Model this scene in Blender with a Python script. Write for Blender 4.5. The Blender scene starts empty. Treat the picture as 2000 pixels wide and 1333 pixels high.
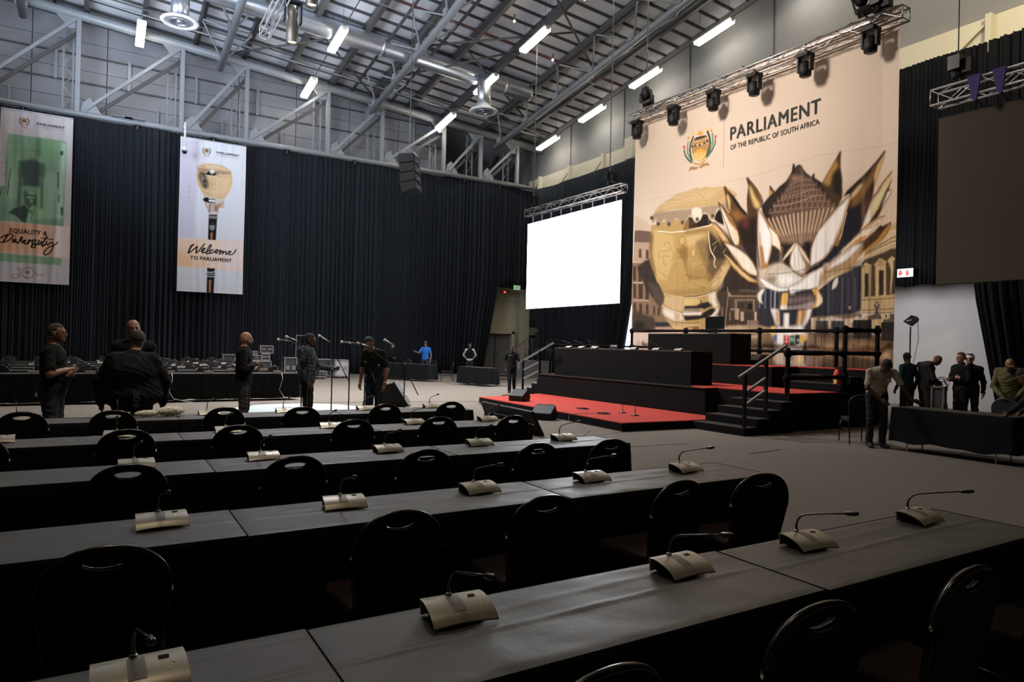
import bpy, bmesh, math, random
import numpy as np
from mathutils import Vector, Matrix, Euler
random.seed(7)
C = bpy.context.scene.collection
scn = bpy.context.scene
PI = math.pi
# ------------------------------------------------------------------ camera
H, YAW, PITCH, ROLL = 1.68, math.radians(31.1), math.radians(0.35), math.radians(1.3)
fwd = Vector((math.sin(YAW), math.cos(YAW), 0)); rgt = Vector((math.cos(YAW), -math.sin(YAW), 0)); upv = Vector((0, 0, 1))
f_ = fwd * math.cos(PITCH) + upv * math.sin(PITCH); u_ = upv * math.cos(PITCH) - fwd * math.sin(PITCH)
r2 = rgt * math.cos(ROLL) + u_ * math.sin(ROLL); u2 = u_ * math.cos(ROLL) - rgt * math.sin(ROLL)
cam = bpy.data.objects.new('camera', bpy.data.cameras.new('camera')); C.objects.link(cam)
cam.data.lens = 24.0; cam.data.sensor_width = 36.0; cam.data.clip_end = 200; cam.data.clip_start = 0.05
M = Matrix.Identity(4)
for i in range(3):
    M[i][0] = r2[i]; M[i][1] = u2[i]; M[i][2] = -f_[i]
M[0][3], M[1][3], M[2][3] = 0, 0, H
cam.matrix_world = M
scn.camera = cam
# ------------------------------------------------------------------ world, light, exposure
w = bpy.data.worlds.new('world'); scn.world = w; w.use_nodes = True
w.node_tree.nodes['Background'].inputs[0].default_value = (1.0, 0.88, 0.72, 1)
w.node_tree.nodes['Background'].inputs[1].default_value = 0.01
vs = scn.view_settings
scn.display_settings.display_device = 'sRGB'
vs.view_transform = 'Standard'; vs.look = 'None'; vs.gamma = 1.0; vs.use_curve_mapping = False
vs.exposure = 0.0
LAMP_E = 26.0
SCREEN_E = 11.0
def area(name, loc, rot, size, power, col, sy=None, spread=None):
    l = bpy.data.lights.new(name, 'AREA'); l.energy = power; l.color = col; l.size = size
    if sy: l.shape = 'RECTANGLE'; l.size_y = sy
    if spread: l.spread = spread
    o = bpy.data.objects.new(name, l); C.objects.link(o); o.location = loc; o.rotation_euler = rot
    return o
def aim(o, target):
    d = Vector(target) - o.location
    o.rotation_euler = d.to_track_quat('-Z', 'Y').to_euler()
def spot(name, loc, target, power, col, angle, blend=0.5, radius=0.15):
    l = bpy.data.lights.new(name, 'SPOT'); l.energy = power; l.color = col; l.spot_size = math.radians(angle); l.spot_blend = blend; l.shadow_soft_size = radius
    o = bpy.data.objects.new(name, l); C.objects.link(o); o.location = loc; aim(o, target); return o
# added lights without fixtures: cool ones on the left, warm ones on the right
a = area('fill_cool', (-3, 27, 11.0), (0, 0, 0), 4.0, 880, (0.70, 0.83, 1.0), spread=math.radians(150)); aim(a, (4, 30, 16.5))  # unseen fill below the roof, aimed up to brighten it
a = area('fill_mid', (2, 19.5, 10.5), (0, 0, 0), 4.0, 640, (0.76, 0.86, 1.0), spread=math.radians(130)); aim(a, (8, 28, 16.5))  # second added fill, brightens the middle of the roof
a = area('backstage_fill', (18.6, 13.5, 4.5), (0, 0, 0), 2.0, 120, (1.0, 0.97, 0.97), spread=math.radians(140)); aim(a, (22.9, 9.6, 1.9))  # unseen light added to brighten the backstage wall
a = area('flood_floor', (6, 21, 14), (0, 0, 0), 2.0, 1750, (0.95, 0.95, 1.0), spread=math.radians(110)); aim(a, (7.0, 20, 0))
spot('spot_floor', (2.5, 16.0, 13.5), (4.3, 17.8, 0), 900, (0.9, 0.97, 1.0), 13, 0.25)
a = area('flood_banner', (6.5, 15, 12.5), (0, 0, 0), 2.0, 420, (1.0, 0.89, 0.81), spread=math.radians(95)); aim(a, (16.2, 14, 6.5))
spot('spot_banner', (14.2, 11.6, 9.4), (16.2, 12.9, 2.2), 420, (0.86, 0.93, 1.0), 30, 1.0)
a = area('flood_wall', (15, 3, 16), (0, 0, 0), 2.0, 330, (1.0, 0.88, 0.62), spread=math.radians(80)); aim(a, (22.6, 7.5, 12.2))
a = area('flood_front', (0.5, 3.5, 15), (0, 0, 0), 3.0, 250, (1.0, 0.84, 0.64)); aim(a, (3, 5, 0))
a = area('fill_group', (3.5, 8.0, 11.0), (0, 0, 0), 1.0, 80, (1.0, 0.90, 0.76), spread=math.radians(62)); aim(a, (1.8, 11.0, 1.0))  # unseen light added to brighten the fifth row and the people there
# ------------------------------------------------------------------ materials
MATS = {}
def mat(name, col, rough=0.6, metal=0.0, spec=0.5, noise=0, nscale=20, bump=0, bscale=60, emit=0, ecol=None, sheen=0, vcol=False, trans=0):
    if name in MATS: return MATS[name]
    m = bpy.data.materials.new(name); m.use_nodes = True; nt = m.node_tree; b = nt.nodes['Principled BSDF']
    b.inputs['Base Color'].default_value = (*col, 1); b.inputs['Roughness'].default_value = rough
    b.inputs['Metallic'].default_value = metal; b.inputs['Specular IOR Level'].default_value = spec
    if sheen: b.inputs['Sheen Weight'].default_value = sheen
    tc = nt.nodes.new('ShaderNodeTexCoord')
    if noise:
        n = nt.nodes.new('ShaderNodeTexNoise'); n.inputs['Scale'].default_value = nscale; n.inputs['Detail'].default_value = 4
        mx = nt.nodes.new('ShaderNodeMix'); mx.data_type = 'RGBA'
        mx.inputs['A'].default_value = (*[max(0, c * (1 - noise)) for c in col], 1); mx.inputs['B'].default_value = (*[min(1, c * (1 + noise)) for c in col], 1)
        nt.links.new(tc.outputs['Object'], n.inputs['Vector']); nt.links.new(n.outputs['Fac'], mx.inputs['Factor']); nt.links.new(mx.outputs['Result'], b.inputs['Base Color'])
    if vcol:
        vc = nt.nodes.new('ShaderNodeVertexColor'); vc.layer_name = 'print'; nt.links.new(vc.outputs['Color'], b.inputs['Base Color'])
    if bump:
        n2 = nt.nodes.new('ShaderNodeTexNoise'); n2.inputs['Scale'].default_value = bscale; n2.inputs['Detail'].default_value = 3
        bp = nt.nodes.new('ShaderNodeBump'); bp.inputs['Strength'].default_value = bump; bp.inputs['Distance'].default_value = 0.01
        nt.links.new(tc.outputs['Object'], n2.inputs['Vector']); nt.links.new(n2.outputs['Fac'], bp.inputs['Height']); nt.links.new(bp.outputs['Normal'], b.inputs['Normal'])
    if emit:
        b.inputs['Emission Color'].default_value = (*(ecol or col), 1); b.inputs['Emission Strength'].default_value = emit
    MATS[name] = m; return m
clothlit = mat('black_cloth_lit', (0.056, 0.048, 0.039), 0.50, spec=0.42, noise=.25, nscale=7, bump=.25, bscale=14)  # cloth tops painted lighter, for the light falling on them
clothshaded = mat('black_cloth_shaded', (0.0095, 0.0105, 0.0115), 0.85, spec=0.12, noise=.3, nscale=5, bump=.3, bscale=12)  # darker copy for the hanging sides, their shade put into the colour
farcloth = mat('far_table_cloth', (0.03, 0.038, 0.045), 0.8, spec=0.2, noise=.3, nscale=6, bump=.3, bscale=12)
curtainm = mat('velvet_curtain', (0.021, 0.025, 0.032), 0.95, spec=0.10, noise=.5, nscale=9, sheen=.05, bump=.4, bscale=30)
carpet = mat('carpet', (0.20, 0.172, 0.142), 1.0, spec=0.1, noise=.5, nscale=38, bump=.6, bscale=220)
redcarpet = mat('red_carpet', (0.44, 0.06, 0.045), 0.95, spec=0.1, noise=.15, nscale=60, bump=.4, bscale=150)
stagem = mat('stage_black_carpet', (0.0075, 0.0066, 0.0068), 0.95, spec=0.12, noise=.3, nscale=60, bump=.4, bscale=120)
treadm = mat('stair_tread_carpet', (0.05, 0.04, 0.033), 0.95, spec=0.15, noise=.3, nscale=60)
greypaint = mat('grey_steel_paint', (0.27, 0.285, 0.31), 0.45, metal=.15, noise=.12, nscale=4)
greydark = mat('dark_steel_paint', (0.075, 0.072, 0.073), 0.55, metal=.1, noise=.15, nscale=5)
roofsheet = mat('roof_sheet', (0.60, 0.61, 0.66), 0.7, noise=.10, nscale=1.5)
wallpanel = mat('pale_wall_panel', (0.25, 0.25, 0.275), 0.75, noise=.10, nscale=1.2)
galv = mat('galvanised_duct', (0.52, 0.55, 0.60), 0.32, metal=.85, noise=.12, nscale=6)
wallgrey = mat('grey_wall', (0.21, 0.205, 0.205), 0.85, noise=.08, nscale=2)
wallcream = mat('cream_wall', (0.60, 0.55, 0.42), 0.8, noise=.06, nscale=2)
wallbeige = mat('beige_wall', (0.66, 0.60, 0.46), 0.85, noise=.06, nscale=2)
wallstage = mat('backstage_wall', (0.50, 0.49, 0.50), 0.85, noise=.06, nscale=2)
alu = mat('aluminium_truss', (0.52, 0.50, 0.50), 0.35, metal=.9)
blackpl = mat('black_plastic', (0.0085, 0.0085, 0.009), 0.55, spec=.3, noise=.2, nscale=20)
blackmet = mat('black_metal', (0.02, 0.02, 0.022), 0.30, metal=.6)
framem = mat('chair_frame_gloss', (0.06, 0.052, 0.045), 0.22, metal=.75)
chairfab = mat('chair_fabric', (0.010, 0.009, 0.010), 0.8, spec=.25, noise=.3, nscale=40)
seatfab = mat('seat_fabric', (0.022, 0.013, 0.011), 0.9, spec=.2, noise=.3, nscale=40)
champ = mat('champagne_console', (0.36, 0.32, 0.24), 0.38, metal=.35, noise=.05)
champd = mat('console_grille', (0.17, 0.15, 0.115), 0.5, metal=.3)
necksteel = mat('gooseneck_metal', (0.09, 0.09, 0.09), 0.28, metal=.8)
lampwarm = mat('lamp_tube', (1, 1, 1), 0.5, emit=LAMP_E, ecol=(1.0, 0.93, 0.78))
lampbody = mat('lamp_body', (0.75, 0.72, 0.62), 0.4)
screenm = mat('led_screen_lit', (0.9, 0.9, 0.9), 0.5, emit=SCREEN_E, ecol=(0.88, 0.92, 1.0))
screenoff = mat('led_screen_dark', (0.060, 0.051, 0.036), 0.75, spec=.2, noise=.1, nscale=3)
white = mat('white_paint', (0.75, 0.75, 0.75), 0.5)
inkdark = mat('print_ink_dark', (0.03, 0.035, 0.03), 0.8)
redm = mat('red_paint', (0.6, 0.03, 0.02), 0.5)
greenm = mat('green_sign', (0.25, 0.5, 0.25), 0.5, emit=.5, ecol=(0.4, 0.8, 0.4))
casem = mat('flight_case_panel', (0.035, 0.035, 0.04), 0.5)
caselt = mat('flight_case_pale', (0.50, 0.50, 0.52), 0.4, metal=.4)
gold = mat('warm_glow', (1, .8, .5), .5, emit=25, ecol=(1, .75, .45))
# ------------------------------------------------------------------ mesh helpers
class MB:
    def __init__(s): s.v = []; s.f = []; s.mi = []; s.m = 0
    def add(s, vs_, fs):
        n = len(s.v); s.v += [tuple(p) for p in vs_]; s.f += [tuple(i + n for i in f) for f in fs]; s.mi += [s.m] * len(fs); return s
    def box(s, x0, x1, y0, y1, z0, z1, rz=0, piv=(0, 0)):
        vs_ = [(x, y, z) for z in (z0, z1) for y in (y0, y1) for x in (x0, x1)]
        if rz:
            c, n = math.cos(rz), math.sin(rz); vs_ = [(piv[0] + (x - piv[0]) * c - (y - piv[1]) * n, piv[1] + (x - piv[0]) * n + (y - piv[1]) * c, z) for x, y, z in vs_]
        return s.add(vs_, [(0, 2, 3, 1), (4, 5, 7, 6), (0, 1, 5, 4), (2, 6, 7, 3), (0, 4, 6, 2), (1, 3, 7, 5)])
    def tube(s, pts, r, n=8, cap=True):
        pts = [Vector(p) for p in pts]; rs = r if isinstance(r, (list, tuple)) else [r] * len(pts)
        base = len(s.v); k = len(pts); ref = None
        for i, p in enumerate(pts):
            t = (pts[min(i + 1, k - 1)] - pts[max(i - 1, 0)]).normalized()
            if ref is None: ref = Vector((0, 0, 1)) if abs(t.z) < .9 else Vector((1, 0, 0))
            a_ = t.cross(ref).normalized(); b_ = t.cross(a_).normalized(); ref = -b_ if abs(t.dot(b_)) < .9 else ref
            for j in range(n):
                q = 2 * PI * (j + .5) / n; s.v.append(tuple(p + (a_ * math.cos(q) + b_ * math.sin(q)) * rs[i]))
        for i in range(k - 1):
            for j in range(n):
                j2 = (j + 1) % n; s.f.append((base + i * n + j, base + i * n + j2, base + (i + 1) * n + j2, base + (i + 1) * n + j)); s.mi.append(s.m)
        if cap:
            s.f.append(tuple(base + j for j in range(n))[::-1]); s.mi.append(s.m); s.f.append(tuple(base + (k - 1) * n + j for j in range(n))); s.mi.append(s.m)
        return s
    def lathe(s, prof, c=(0, 0, 0), n=16, axis='z'):
        base = len(s.v)
        for r, z in prof:
            for j in range(n):
                q = 2 * PI * j / n; p = (r * math.cos(q), r * math.sin(q), z)
                if axis == 'y': p = (p[0], p[2], p[1])
                if axis == 'x': p = (p[2], p[0], p[1])
                s.v.append((p[0] + c[0], p[1] + c[1], p[2] + c[2]))
        for i in range(len(prof) - 1):
            for j in range(n):
                j2 = (j + 1) % n; s.f.append((base + i * n + j, base + i * n + j2, base + (i + 1) * n + j2, base + (i + 1) * n + j)); s.mi.append(s.m)
        for i in (0, len(prof) - 1):
            if prof[i][0] > 1e-6: s.f.append(tuple(base + i * n + j for j in range(n))); s.mi.append(s.m)
        return s
    def ball(s, c, r, n=10, sq=(1, 1, 1)):
        k = max(4, n // 2); pr = [(math.sin(PI * i / k), -math.cos(PI * i / k)) for i in range(k + 1)]; base = len(s.v)
        s.lathe([(max(a_, 1e-4), b_) for a_, b_ in pr], n=n)
        for i in range(base, len(s.v)):
            p = s.v[i]; s.v[i] = (c[0] + p[0] * r * sq[0], c[1] + p[1] * r * sq[1], c[2] + p[2] * r * sq[2])
        return s
    def prism(s, poly, a0, a1, axis='z'):
        n = len(poly)
        def P3(p, h):
            if axis == 'z': return (p[0], p[1], h)
            if axis == 'x': return (h, p[0], p[1])
            return (p[0], h, p[1])
        return s.add([P3(p, a0) for p in poly] + [P3(p, a1) for p in poly], [tuple(range(n))[::-1], tuple(range(n, 2 * n))] + [(i, (i + 1) % n, n + (i + 1) % n, n + i) for i in range(n)])
    def beam(s, a_, b_, wd, hd):
        a_, b_ = Vector(a_), Vector(b_); t = (b_ - a_).normalized(); ref = Vector((0, 0, 1)) if abs(t.z) < .95 else Vector((0, 1, 0))
        x = t.cross(ref).normalized() * wd / 2; y = x.cross(t).normalized() * hd / 2
        return s.add([a_ - x - y, a_ + x - y, a_ + x + y, a_ - x + y, b_ - x - y, b_ + x - y, b_ + x + y, b_ - x + y], [(0, 3, 2, 1), (4, 5, 6, 7), (0, 1, 5, 4), (1, 2, 6, 5), (2, 3, 7, 6), (3, 0, 4, 7)])
    def build(s, name, mats, parent=None, world=False, smooth=False, top=False, bevel=0, kind=None):
        me = bpy.data.meshes.new(name); vv = s.v; off = Vector((0, 0, 0))
        if top:
            A = np.array(vv); off = Vector(((A[:, 0].min() + A[:, 0].max()) / 2, (A[:, 1].min() + A[:, 1].max()) / 2, A[:, 2].min()))
        elif world and parent is not None: off = Vector(wloc(parent))
        if off.length: vv = [(p[0] - off.x, p[1] - off.y, p[2] - off.z) for p in vv]
        me.from_pydata(vv, [], s.f)
        if not isinstance(mats, (list, tuple)): mats = [mats]
        for m_ in mats: me.materials.append(m_)
        if len(mats) > 1: me.polygons.foreach_set('material_index', s.mi)
        bm = bmesh.new(); bm.from_mesh(me); bmesh.ops.recalc_face_normals(bm, faces=bm.faces); bm.to_mesh(me); bm.free()
        if smooth: me.polygons.foreach_set('use_smooth', [True] * len(me.polygons))
        o = bpy.data.objects.new(name, me); C.objects.link(o)
        if parent is not None: o.parent = parent
        if top: o.location = off
        if bevel: 
            b = o.modifiers.new('bevel', 'BEVEL'); b.width = bevel; b.segments = 2; b.limit_method = 'ANGLE'
        if kind: o['kind'] = kind
        return o
def wloc(o):
    l = Vector(o.location); p = o.parent
    while p is not None: l = l + Vector(p.location); p = p.parent
    return l
def tag(o, label, cat, group=None):
    o['label'] = label; o['category'] = cat
    if group: o['group'] = group
    return o
def thing(name, label, cat, loc=(0, 0, 0), rz=0, group=None):
    o = bpy.data.objects.new(name, None); C.objects.link(o); o.location = loc; o.rotation_euler = (0, 0, rz); o.empty_display_size = .1
    return tag(o, label, cat, group)
def struct(o): o['kind'] = 'structure'; return o
def dup(root, loc, rz=0, label=None, group=None, scale=None):
    r = root.copy(); C.objects.link(r); r.location = loc; r.rotation_euler = (0, 0, rz)
    if label: r['label'] = label
    if group: r['group'] = group
    if scale: r.scale = scale
    for ch in list(root.children):
        c = ch.copy(); C.objects.link(c); c.parent = r
        for g in list(ch.children):
            d = g.copy(); C.objects.link(d); d.parent = c
    return r
ORD = ['first', 'second', 'third', 'fourth', 'fifth', 'sixth', 'seventh', 'eighth', 'ninth', 'tenth', 'eleventh', 'twelfth']
def link_copy(o, loc, parent=None):
    c = o.copy(); C.objects.link(c); c.location = loc
    if parent is not None: c.parent = parent
    return c
# ------------------------------------------------------------------ structure
YB, XR = 34.5, 22.0
RA = 14.3 + .08 * 22
def roofz(x, y, off=0): return RA - .08 * x - .13 * (y - 34.5) + off
fl = struct(MB().box(-14, 24, -8, 41, -.2, 0).build('floor', carpet))
cl = struct(bpy.data.objects.new('ceiling', None)); C.objects.link(cl)
m = MB(); x0, x1, y0, y1 = -14, 23.2, -8, 41
m.add([(x, y, roofz(x, y, o)) for o in (.05, .3) for x, y in ((x0, y0), (x1, y0), (x1, y1), (x0, y1))], [(0, 1, 2, 3), (4, 7, 6, 5), (0, 4, 5, 1), (1, 5, 6, 2), (2, 6, 7, 3), (3, 7, 4, 0)])
m.build('roof_deck', roofsheet, cl)
raft = [-9.4, -7.25, -5.1, -2.95, -.8, 1.35, 3.5, 5.6, 7.7, 9.85, 12.05, 14.15, 16.25, 18.7, 20.8]
edges = [-11.5] + raft + [22.9]
pan = {}
rows = [35.2 - .8 * k for k in range(29)]
for i in range(len(edges) - 1):
    xa, xb = edges[i] + .06, edges[i + 1] - .06
    wd = round(xb - xa, 3)
    for k, yy in enumerate(rows):
        if xb < -3 or (yy < 21.5 and xb < 14) or yy < 16.5: continue
        loc = (xa, yy, roofz(xa, yy))
        if wd not in pan:
            mm = MB(); t = .03
            mm.add([(x, y, -.08 * x - .13 * y + z) for z in (-t, .04) for x, y in ((0, -.75), (wd, -.75), (wd, -.03), (0, -.03))], [(0, 1, 2, 3), (4, 7, 6, 5), (0, 4, 5, 1), (1, 5, 6, 2), (2, 6, 7, 3), (3, 7, 4, 0)])
            o = mm.build('roof_panel', roofsheet, cl); o.location = loc; pan[wd] = o
        else: link_copy(pan[wd], loc, cl)
bat = None
for k, yy in enumerate(rows):
    for i in range(len(edges) - 1):
        pass
for k, yy in enumerate(rows):
    mm = MB(); zz = yy - .01
    mm.beam((-11, zz, roofz(-11, zz, -.06)), (22.8, zz, roofz(22.8, zz, -.06)), .085, .13); mm.build('batten', greydark, cl)
for x in raft:
    mm = MB(); ya, yb = 35.6, 8
    mm.beam((x, ya, roofz(x, ya, -.30)), (x, yb, roofz(x, yb, -.30)), .05, .46)
    mm.beam((x, ya, roofz(x, ya, -.53)), (x, yb, roofz(x, yb, -.53)), .20, .03); mm.build('rafter', greydark, cl)
# walls
def slab(name, poly, a0, a1, axis, m_): return struct(MB().prism(poly, a0, a1, axis).build(name, m_))
slab('wall_back', [(-14, 0), (24, 0), (24, 10.9), (-14, 10.9)], 35.6, 35.9, 'y', wallbeige)
slab('wall_left', [(-8, 0), (41, 0), (41, 19), (-8, 22)], -14.2, -14, 'x', clothshaded)
slab('wall_front', [(-14, 0), (24, 0), (24, 22), (-14, 22)], -8.2, -8, 'y', clothshaded)
wr = struct(bpy.data.objects.new('wall_right', None)); C.objects.link(wr)
MB().prism([(-8, 0), (41, 0), (41, 11.75), (-8, 11.75)], 22.95, 23.2, 'x').build('lower_wall', wallstage, wr)
mm = MB(); mm.prism([(-8, 11.75), (41, 11.75), (41, roofz(22.6, 41, .1)), (-8, roofz(22.6, -8, .1))], 22.62, 23.2, 'x').build('cladding', wallgrey, wr)
for y in (31.5, 26.9, 22.4, 17.9, 13.4, 8.9, 4.4):
    MB().box(22.585, 22.62, y - .03, y + .03, 12, roofz(22.6, y) - .4).build('cladding_joint', greydark, wr)
MB().box(22.3, 22.95, -8, 35.4, 10.55, 11.72).build('ledge', wallcream, wr)
for y in list(range(-2, 35, 3)):
    MB().box(22.1, 22.3, y - .08, y + .08, 10.6, 11.75).beam((22.2, y + .1, 11.5), (22.2, y + 1.1, 10.75), .06, .06).build('bracket', wallcream, wr)
for y, hgt in ((25.9, 1.0), (24.6, .8), (23.9, .5)):
    MB().box(22.05, 22.32, y - .3, y + .3, 11.0, 11.75 + hgt * .3).build('ledge_box', wallcream, wr)
MB().box(22.9, 22.96, 34.6, 35.6, 0, 5.2).build('return_panel', wallbeige, wr)
# upper back wall: pale sheets with rails and posts
ub = struct(bpy.data.objects.new('wall_upper', None)); C.objects.link(ub)
UBX = [-14, -11.2, -8.4, -5.6, -2.8, 0.0, 2.8, 5.6, 8.4, 11.2, 14.0, 16.9]
for i in range(len(UBX) - 1):
    xa, xb = UBX[i] + .015, UBX[i + 1] - .015; zs = [10.9, 12.2, 13.5, 14.75]
    for j, za in enumerate(zs):
        zb = zs[j + 1] - .02 if j < 3 else None
        if zb is None: poly = [(xa, za), (xb, za), (xb, roofz(xb, 36) + .05), (xa, roofz(xa, 36) + .05)]
        else: poly = [(xa, za), (xb, za), (xb, zb), (xa, zb)]
        MB().prism(poly, 36.0, 36.06, 'y').build('wall_sheet', wallpanel, ub)
    MB().box(xa + .8, xa + .92, 35.86, 36.0, 12.9, 14.2).box(xa + 2.0, xa + 2.1, 35.88, 36.0, 11.1, 12.3).build('wall_channel', greypaint, ub)
for z in (12.9, 14.1):
    MB().box(-14, 16.9, 35.93, 36.0, z, z + .07).build('wall_rail', greydark, ub)
MB().box(16.85, 16.9, 36, 40.5, 10.9, 16).build('recess_side', greydark, ub)
MB().box(16.9, 23.2, 40.4, 40.6, 10, 16).build('recess_back', wallgrey, ub)
MB().box(-14, 24, 35.5, 41, 10.7, 10.9).build('recess_floor', greydark, ub)
for k, (z, y) in enumerate(((11.6, 38), (12.3, 39), (11.9, 37.2))):
    MB().tube([(16.95, y, z), (22.9, y, z + .1)], .16, 10).build('recess_pipe', greydark, ub, smooth=True)
for k, x in enumerate((18.2, 19.8, 21.3)):
    MB().tube([(x, 37.6, 10.95), (x + 1.5, 37.6, 13.6)], .12, 8).build('recess_brace', greydark, ub, smooth=True)
# door alcove in the back wall
dr = struct(bpy.data.objects.new('door_1', None)); C.objects.link(dr); dr.location = (20.2, 35.55, 0)
MB().box(-1.05, 1.05, -.06, .0, 0, 2.35).build('door_leaf', wallgrey, dr)
for x0, x1, z0, z1 in ((-1.25, -1.05, 0, 2.5), (1.05, 1.25, 0, 2.5), (-1.25, 1.25, 2.35, 2.55)): MB().box(x0, x1, -.3, 0, z0, z1).build('door_frame', wallbeige, dr)
MB().box(-.03, .03, -.09, -.06, 0, 2.35).build('door_seam', greydark, dr)
MB().tube([(.15, -.12, 1.0), (.15, -.12, 1.3)], .02).build('door_handle', alu, dr)
# glowing white pane in a frame beside the banner
w1 = struct(bpy.data.objects.new('lit_opening_1', None)); C.objects.link(w1)
MB().box(22.86, 22.9, 24.3, 27.2, 0.0, 7.2).build('lit_pane', mat('white_glow_pane', (1, 1, 1), .5, emit=5.0, ecol=(.93, .96, 1)), w1)
MB().box(22.8, 22.9, 27.2, 27.35, 0, 7.3).box(22.8, 22.9, 24.15, 24.3, 0, 7.3).box(22.8, 22.9, 24.15, 27.35, 7.2, 7.35).build('opening_frame', greydark, w1)
# ------------------------------------------------------------------ curtains
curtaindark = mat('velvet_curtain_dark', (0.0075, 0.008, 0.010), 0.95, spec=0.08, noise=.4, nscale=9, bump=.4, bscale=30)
def drape(name, label, p0, p1, ztop, zbot, nx, seed, edge=None, amp=.10, lam=.30, m_=curtainm):
    """pleated cloth between p0 and p1; edge(side, z)->shift along the run"""
    rnd = np.random.RandomState(seed); L_ = math.hypot(p1[0] - p0[0], p1[1] - p0[1]); dx, dy = (p1[0] - p0[0]) / L_, (p1[1] - p0[1]) / L_
    nz = 11; s_ = np.linspace(0, L_, nx)
    ph = np.cumsum(rnd.uniform(.25, 1.9, nx)) * (L_ / nx) / lam * 2 * PI / 1.0
    mod = .55 + .45 * np.sin(np.cumsum(rnd.uniform(0, 1, nx)) * L_ / nx * 1.7)
    big = sum(rnd.uniform(.3, 1) * np.sin(s_ * rnd.uniform(.6, 2.6) + rnd.uniform(0, 6)) for _ in range(5)) * .05
    vs_ = []; fs = []
    for j in range(nz):
        t = j / (nz - 1); z = ztop + (zbot - ztop) * t
        d = amp * mod * (.55 + .6 * t) * np.sin(ph) + amp * .45 * np.sin(ph * 2.3 + 1 + t * 1.1) + big * (1 + t)
        for i in range(nx):
            s1 = s_[i]
            if edge: s1 = edge(s1, L_, z)
            vs_.append((p0[0] + dx * s1 - dy * d[i], p0[1] + dy * s1 + dx * d[i], z + (.03 * math.sin(i * .2) if j == nz - 1 else 0)))
    for j in range(nz - 1):
        for i in range(nx - 1): a_ = j * nx + i; fs.append((a_, a_ + 1, a_ + nx + 1, a_ + nx))
    o = MB().add(vs_, fs).build(name, m_, top=True, smooth=True)
    sd = o.modifiers.new('thick', 'SOLIDIFY'); sd.thickness = .02
    return tag(o, label, 'curtain')
def eb(s, L_, z):
    k = max(0, 5.1 - z) / 5.1; lim = 33.3
    return s if s < L_ - 3.2 else (L_ - 3.2) + (s - L_ + 3.2) * (1 - .3 * k)
drape('black_curtain', 'wide black velvet curtain along the far wall behind the two hanging banners', (-13.5, YB), (19.75, YB), 10.98, .06, 1500, 1, edge=eb, lam=.27)
drape('black_curtain', 'black curtain pelmet above the exit doorway in the far corner', (19.6, YB + .1), (22.1, YB + .1), 10.98, 5.05, 110, 2)
def ec(s, L_, z):
    k = max(0, 8.5 - z) / 8.5
    return s if s < L_ - 3 else (L_ - 3) + (s - L_ + 3) * (1 - .60 * k)
drape('black_curtain', 'black curtain behind the glowing white screen', (XR, 34.45), (XR, 24.4), 10.9, .06, 420, 3, edge=ec, lam=.28)
drape('black_curtain', 'short black curtain hanging high above the grey wall right of the huge banner', (XR, 24.4), (XR, 10.3), 10.9, 3.85, 460, 4, lam=.3, m_=curtaindark)
def ed(s, L_, z):
    k = max(0, 4.0 - z) / 4.0
    return s + .75 * k * max(0, (3 - s) / 3)
drape('black_curtain', 'full length black curtain at the right edge behind the cap wearer', (XR, 10.35), (XR, -7.5), 10.9, .06, 700, 5, edge=ed, lam=.3, m_=curtaindark)
# ------------------------------------------------------------------ girder along the far wall
g = thing('roof_girder', 'pale grey steel lattice girder running along the top of the far wall curtain', 'girder', (0, 34.4, 11))
GX = [-5.1, -1.06, 2.93, 5.71, 9.6, 12.47, 16.06, 18.38, 20.82]
tz = lambda x: 15.2 - .078 * x
MB().tube([(-14, 34.4, 11.1), (22.9, 34.4, 11.1)], .13, 10).build('bottom_chord', greypaint, g, world=True, smooth=True)
MB().tube([(-14, 34.4, tz(-14)), (22.9, 34.4, tz(22.9))], .2, 12).build('top_chord', greypaint, g, world=True, smooth=True)
MB().beam((-14, 34.9, tz(-14) + .1), (22.9, 34.9, tz(22.9) + .1), .12, .3).build('edge_beam', greydark, g, world=True)
def lacing(m_, x, y, z0, z1, w_):
    n = max(2, int((z1 - z0) / .45)); 
    for k in range(n):
        a_, b_ = (0, w_) if k % 2 else (w_, 0)
        m_.beam((x + a_, y, z0 + (z1 - z0) * k / n), (x + b_, y, z0 + (z1 - z0) * (k + 1) / n), .04, .03)
for i, x in enumerate(GX):
    top = tz(x) - .1
    MB().beam((x, 34.4, 11.1), (x, 34.4, top), .17, .20).build('post', greypaint, g, world=True)
    mm = MB(); mm.beam((x - .55, 35.1, 11.0), (x - .55, 35.1, top), .06, .08).beam((x - .2, 35.1, 11.0), (x - .2, 35.1, top), .06, .08); lacing(mm, x - .55, 35.1, 11.0, top, .35); mm.build('laced_post', greypaint, g, world=True)
    if i < len(GX) - 1:
        x2 = GX[i + 1]; a_, b_ = Vector((x + .3, 34.4, 11.25)), Vector((x2 - .1, 34.4, tz(x2) - .25))
        MB().beam(a_ + Vector((0, -.06, .06)), b_ + Vector((0, -.06, .06)), .10, .13).build('diagonal', greypaint, g, world=True)
        MB().beam(a_ + Vector((.32, .25, -.02)), b_ + Vector((.12, .25, -.35)), .08, .15).build('diagonal', greydark, g, world=True)
        MB().prism([(x + .12, 11.15), (x + .95, 11.15), (x + .45, 11.85), (x + .2, 11.6)], 34.36, 34.44, 'y').build('gusset', greypaint, g, world=True)
        MB().prism([(x2 - .12, tz(x2) - .15), (x2 - .85, tz(x2) - .1), (x2 - .35, tz(x2) - .65), (x2 - .12, tz(x2) - .6)], 34.36, 34.44, 'y').build('gusset', greypaint, g, world=True)
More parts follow.
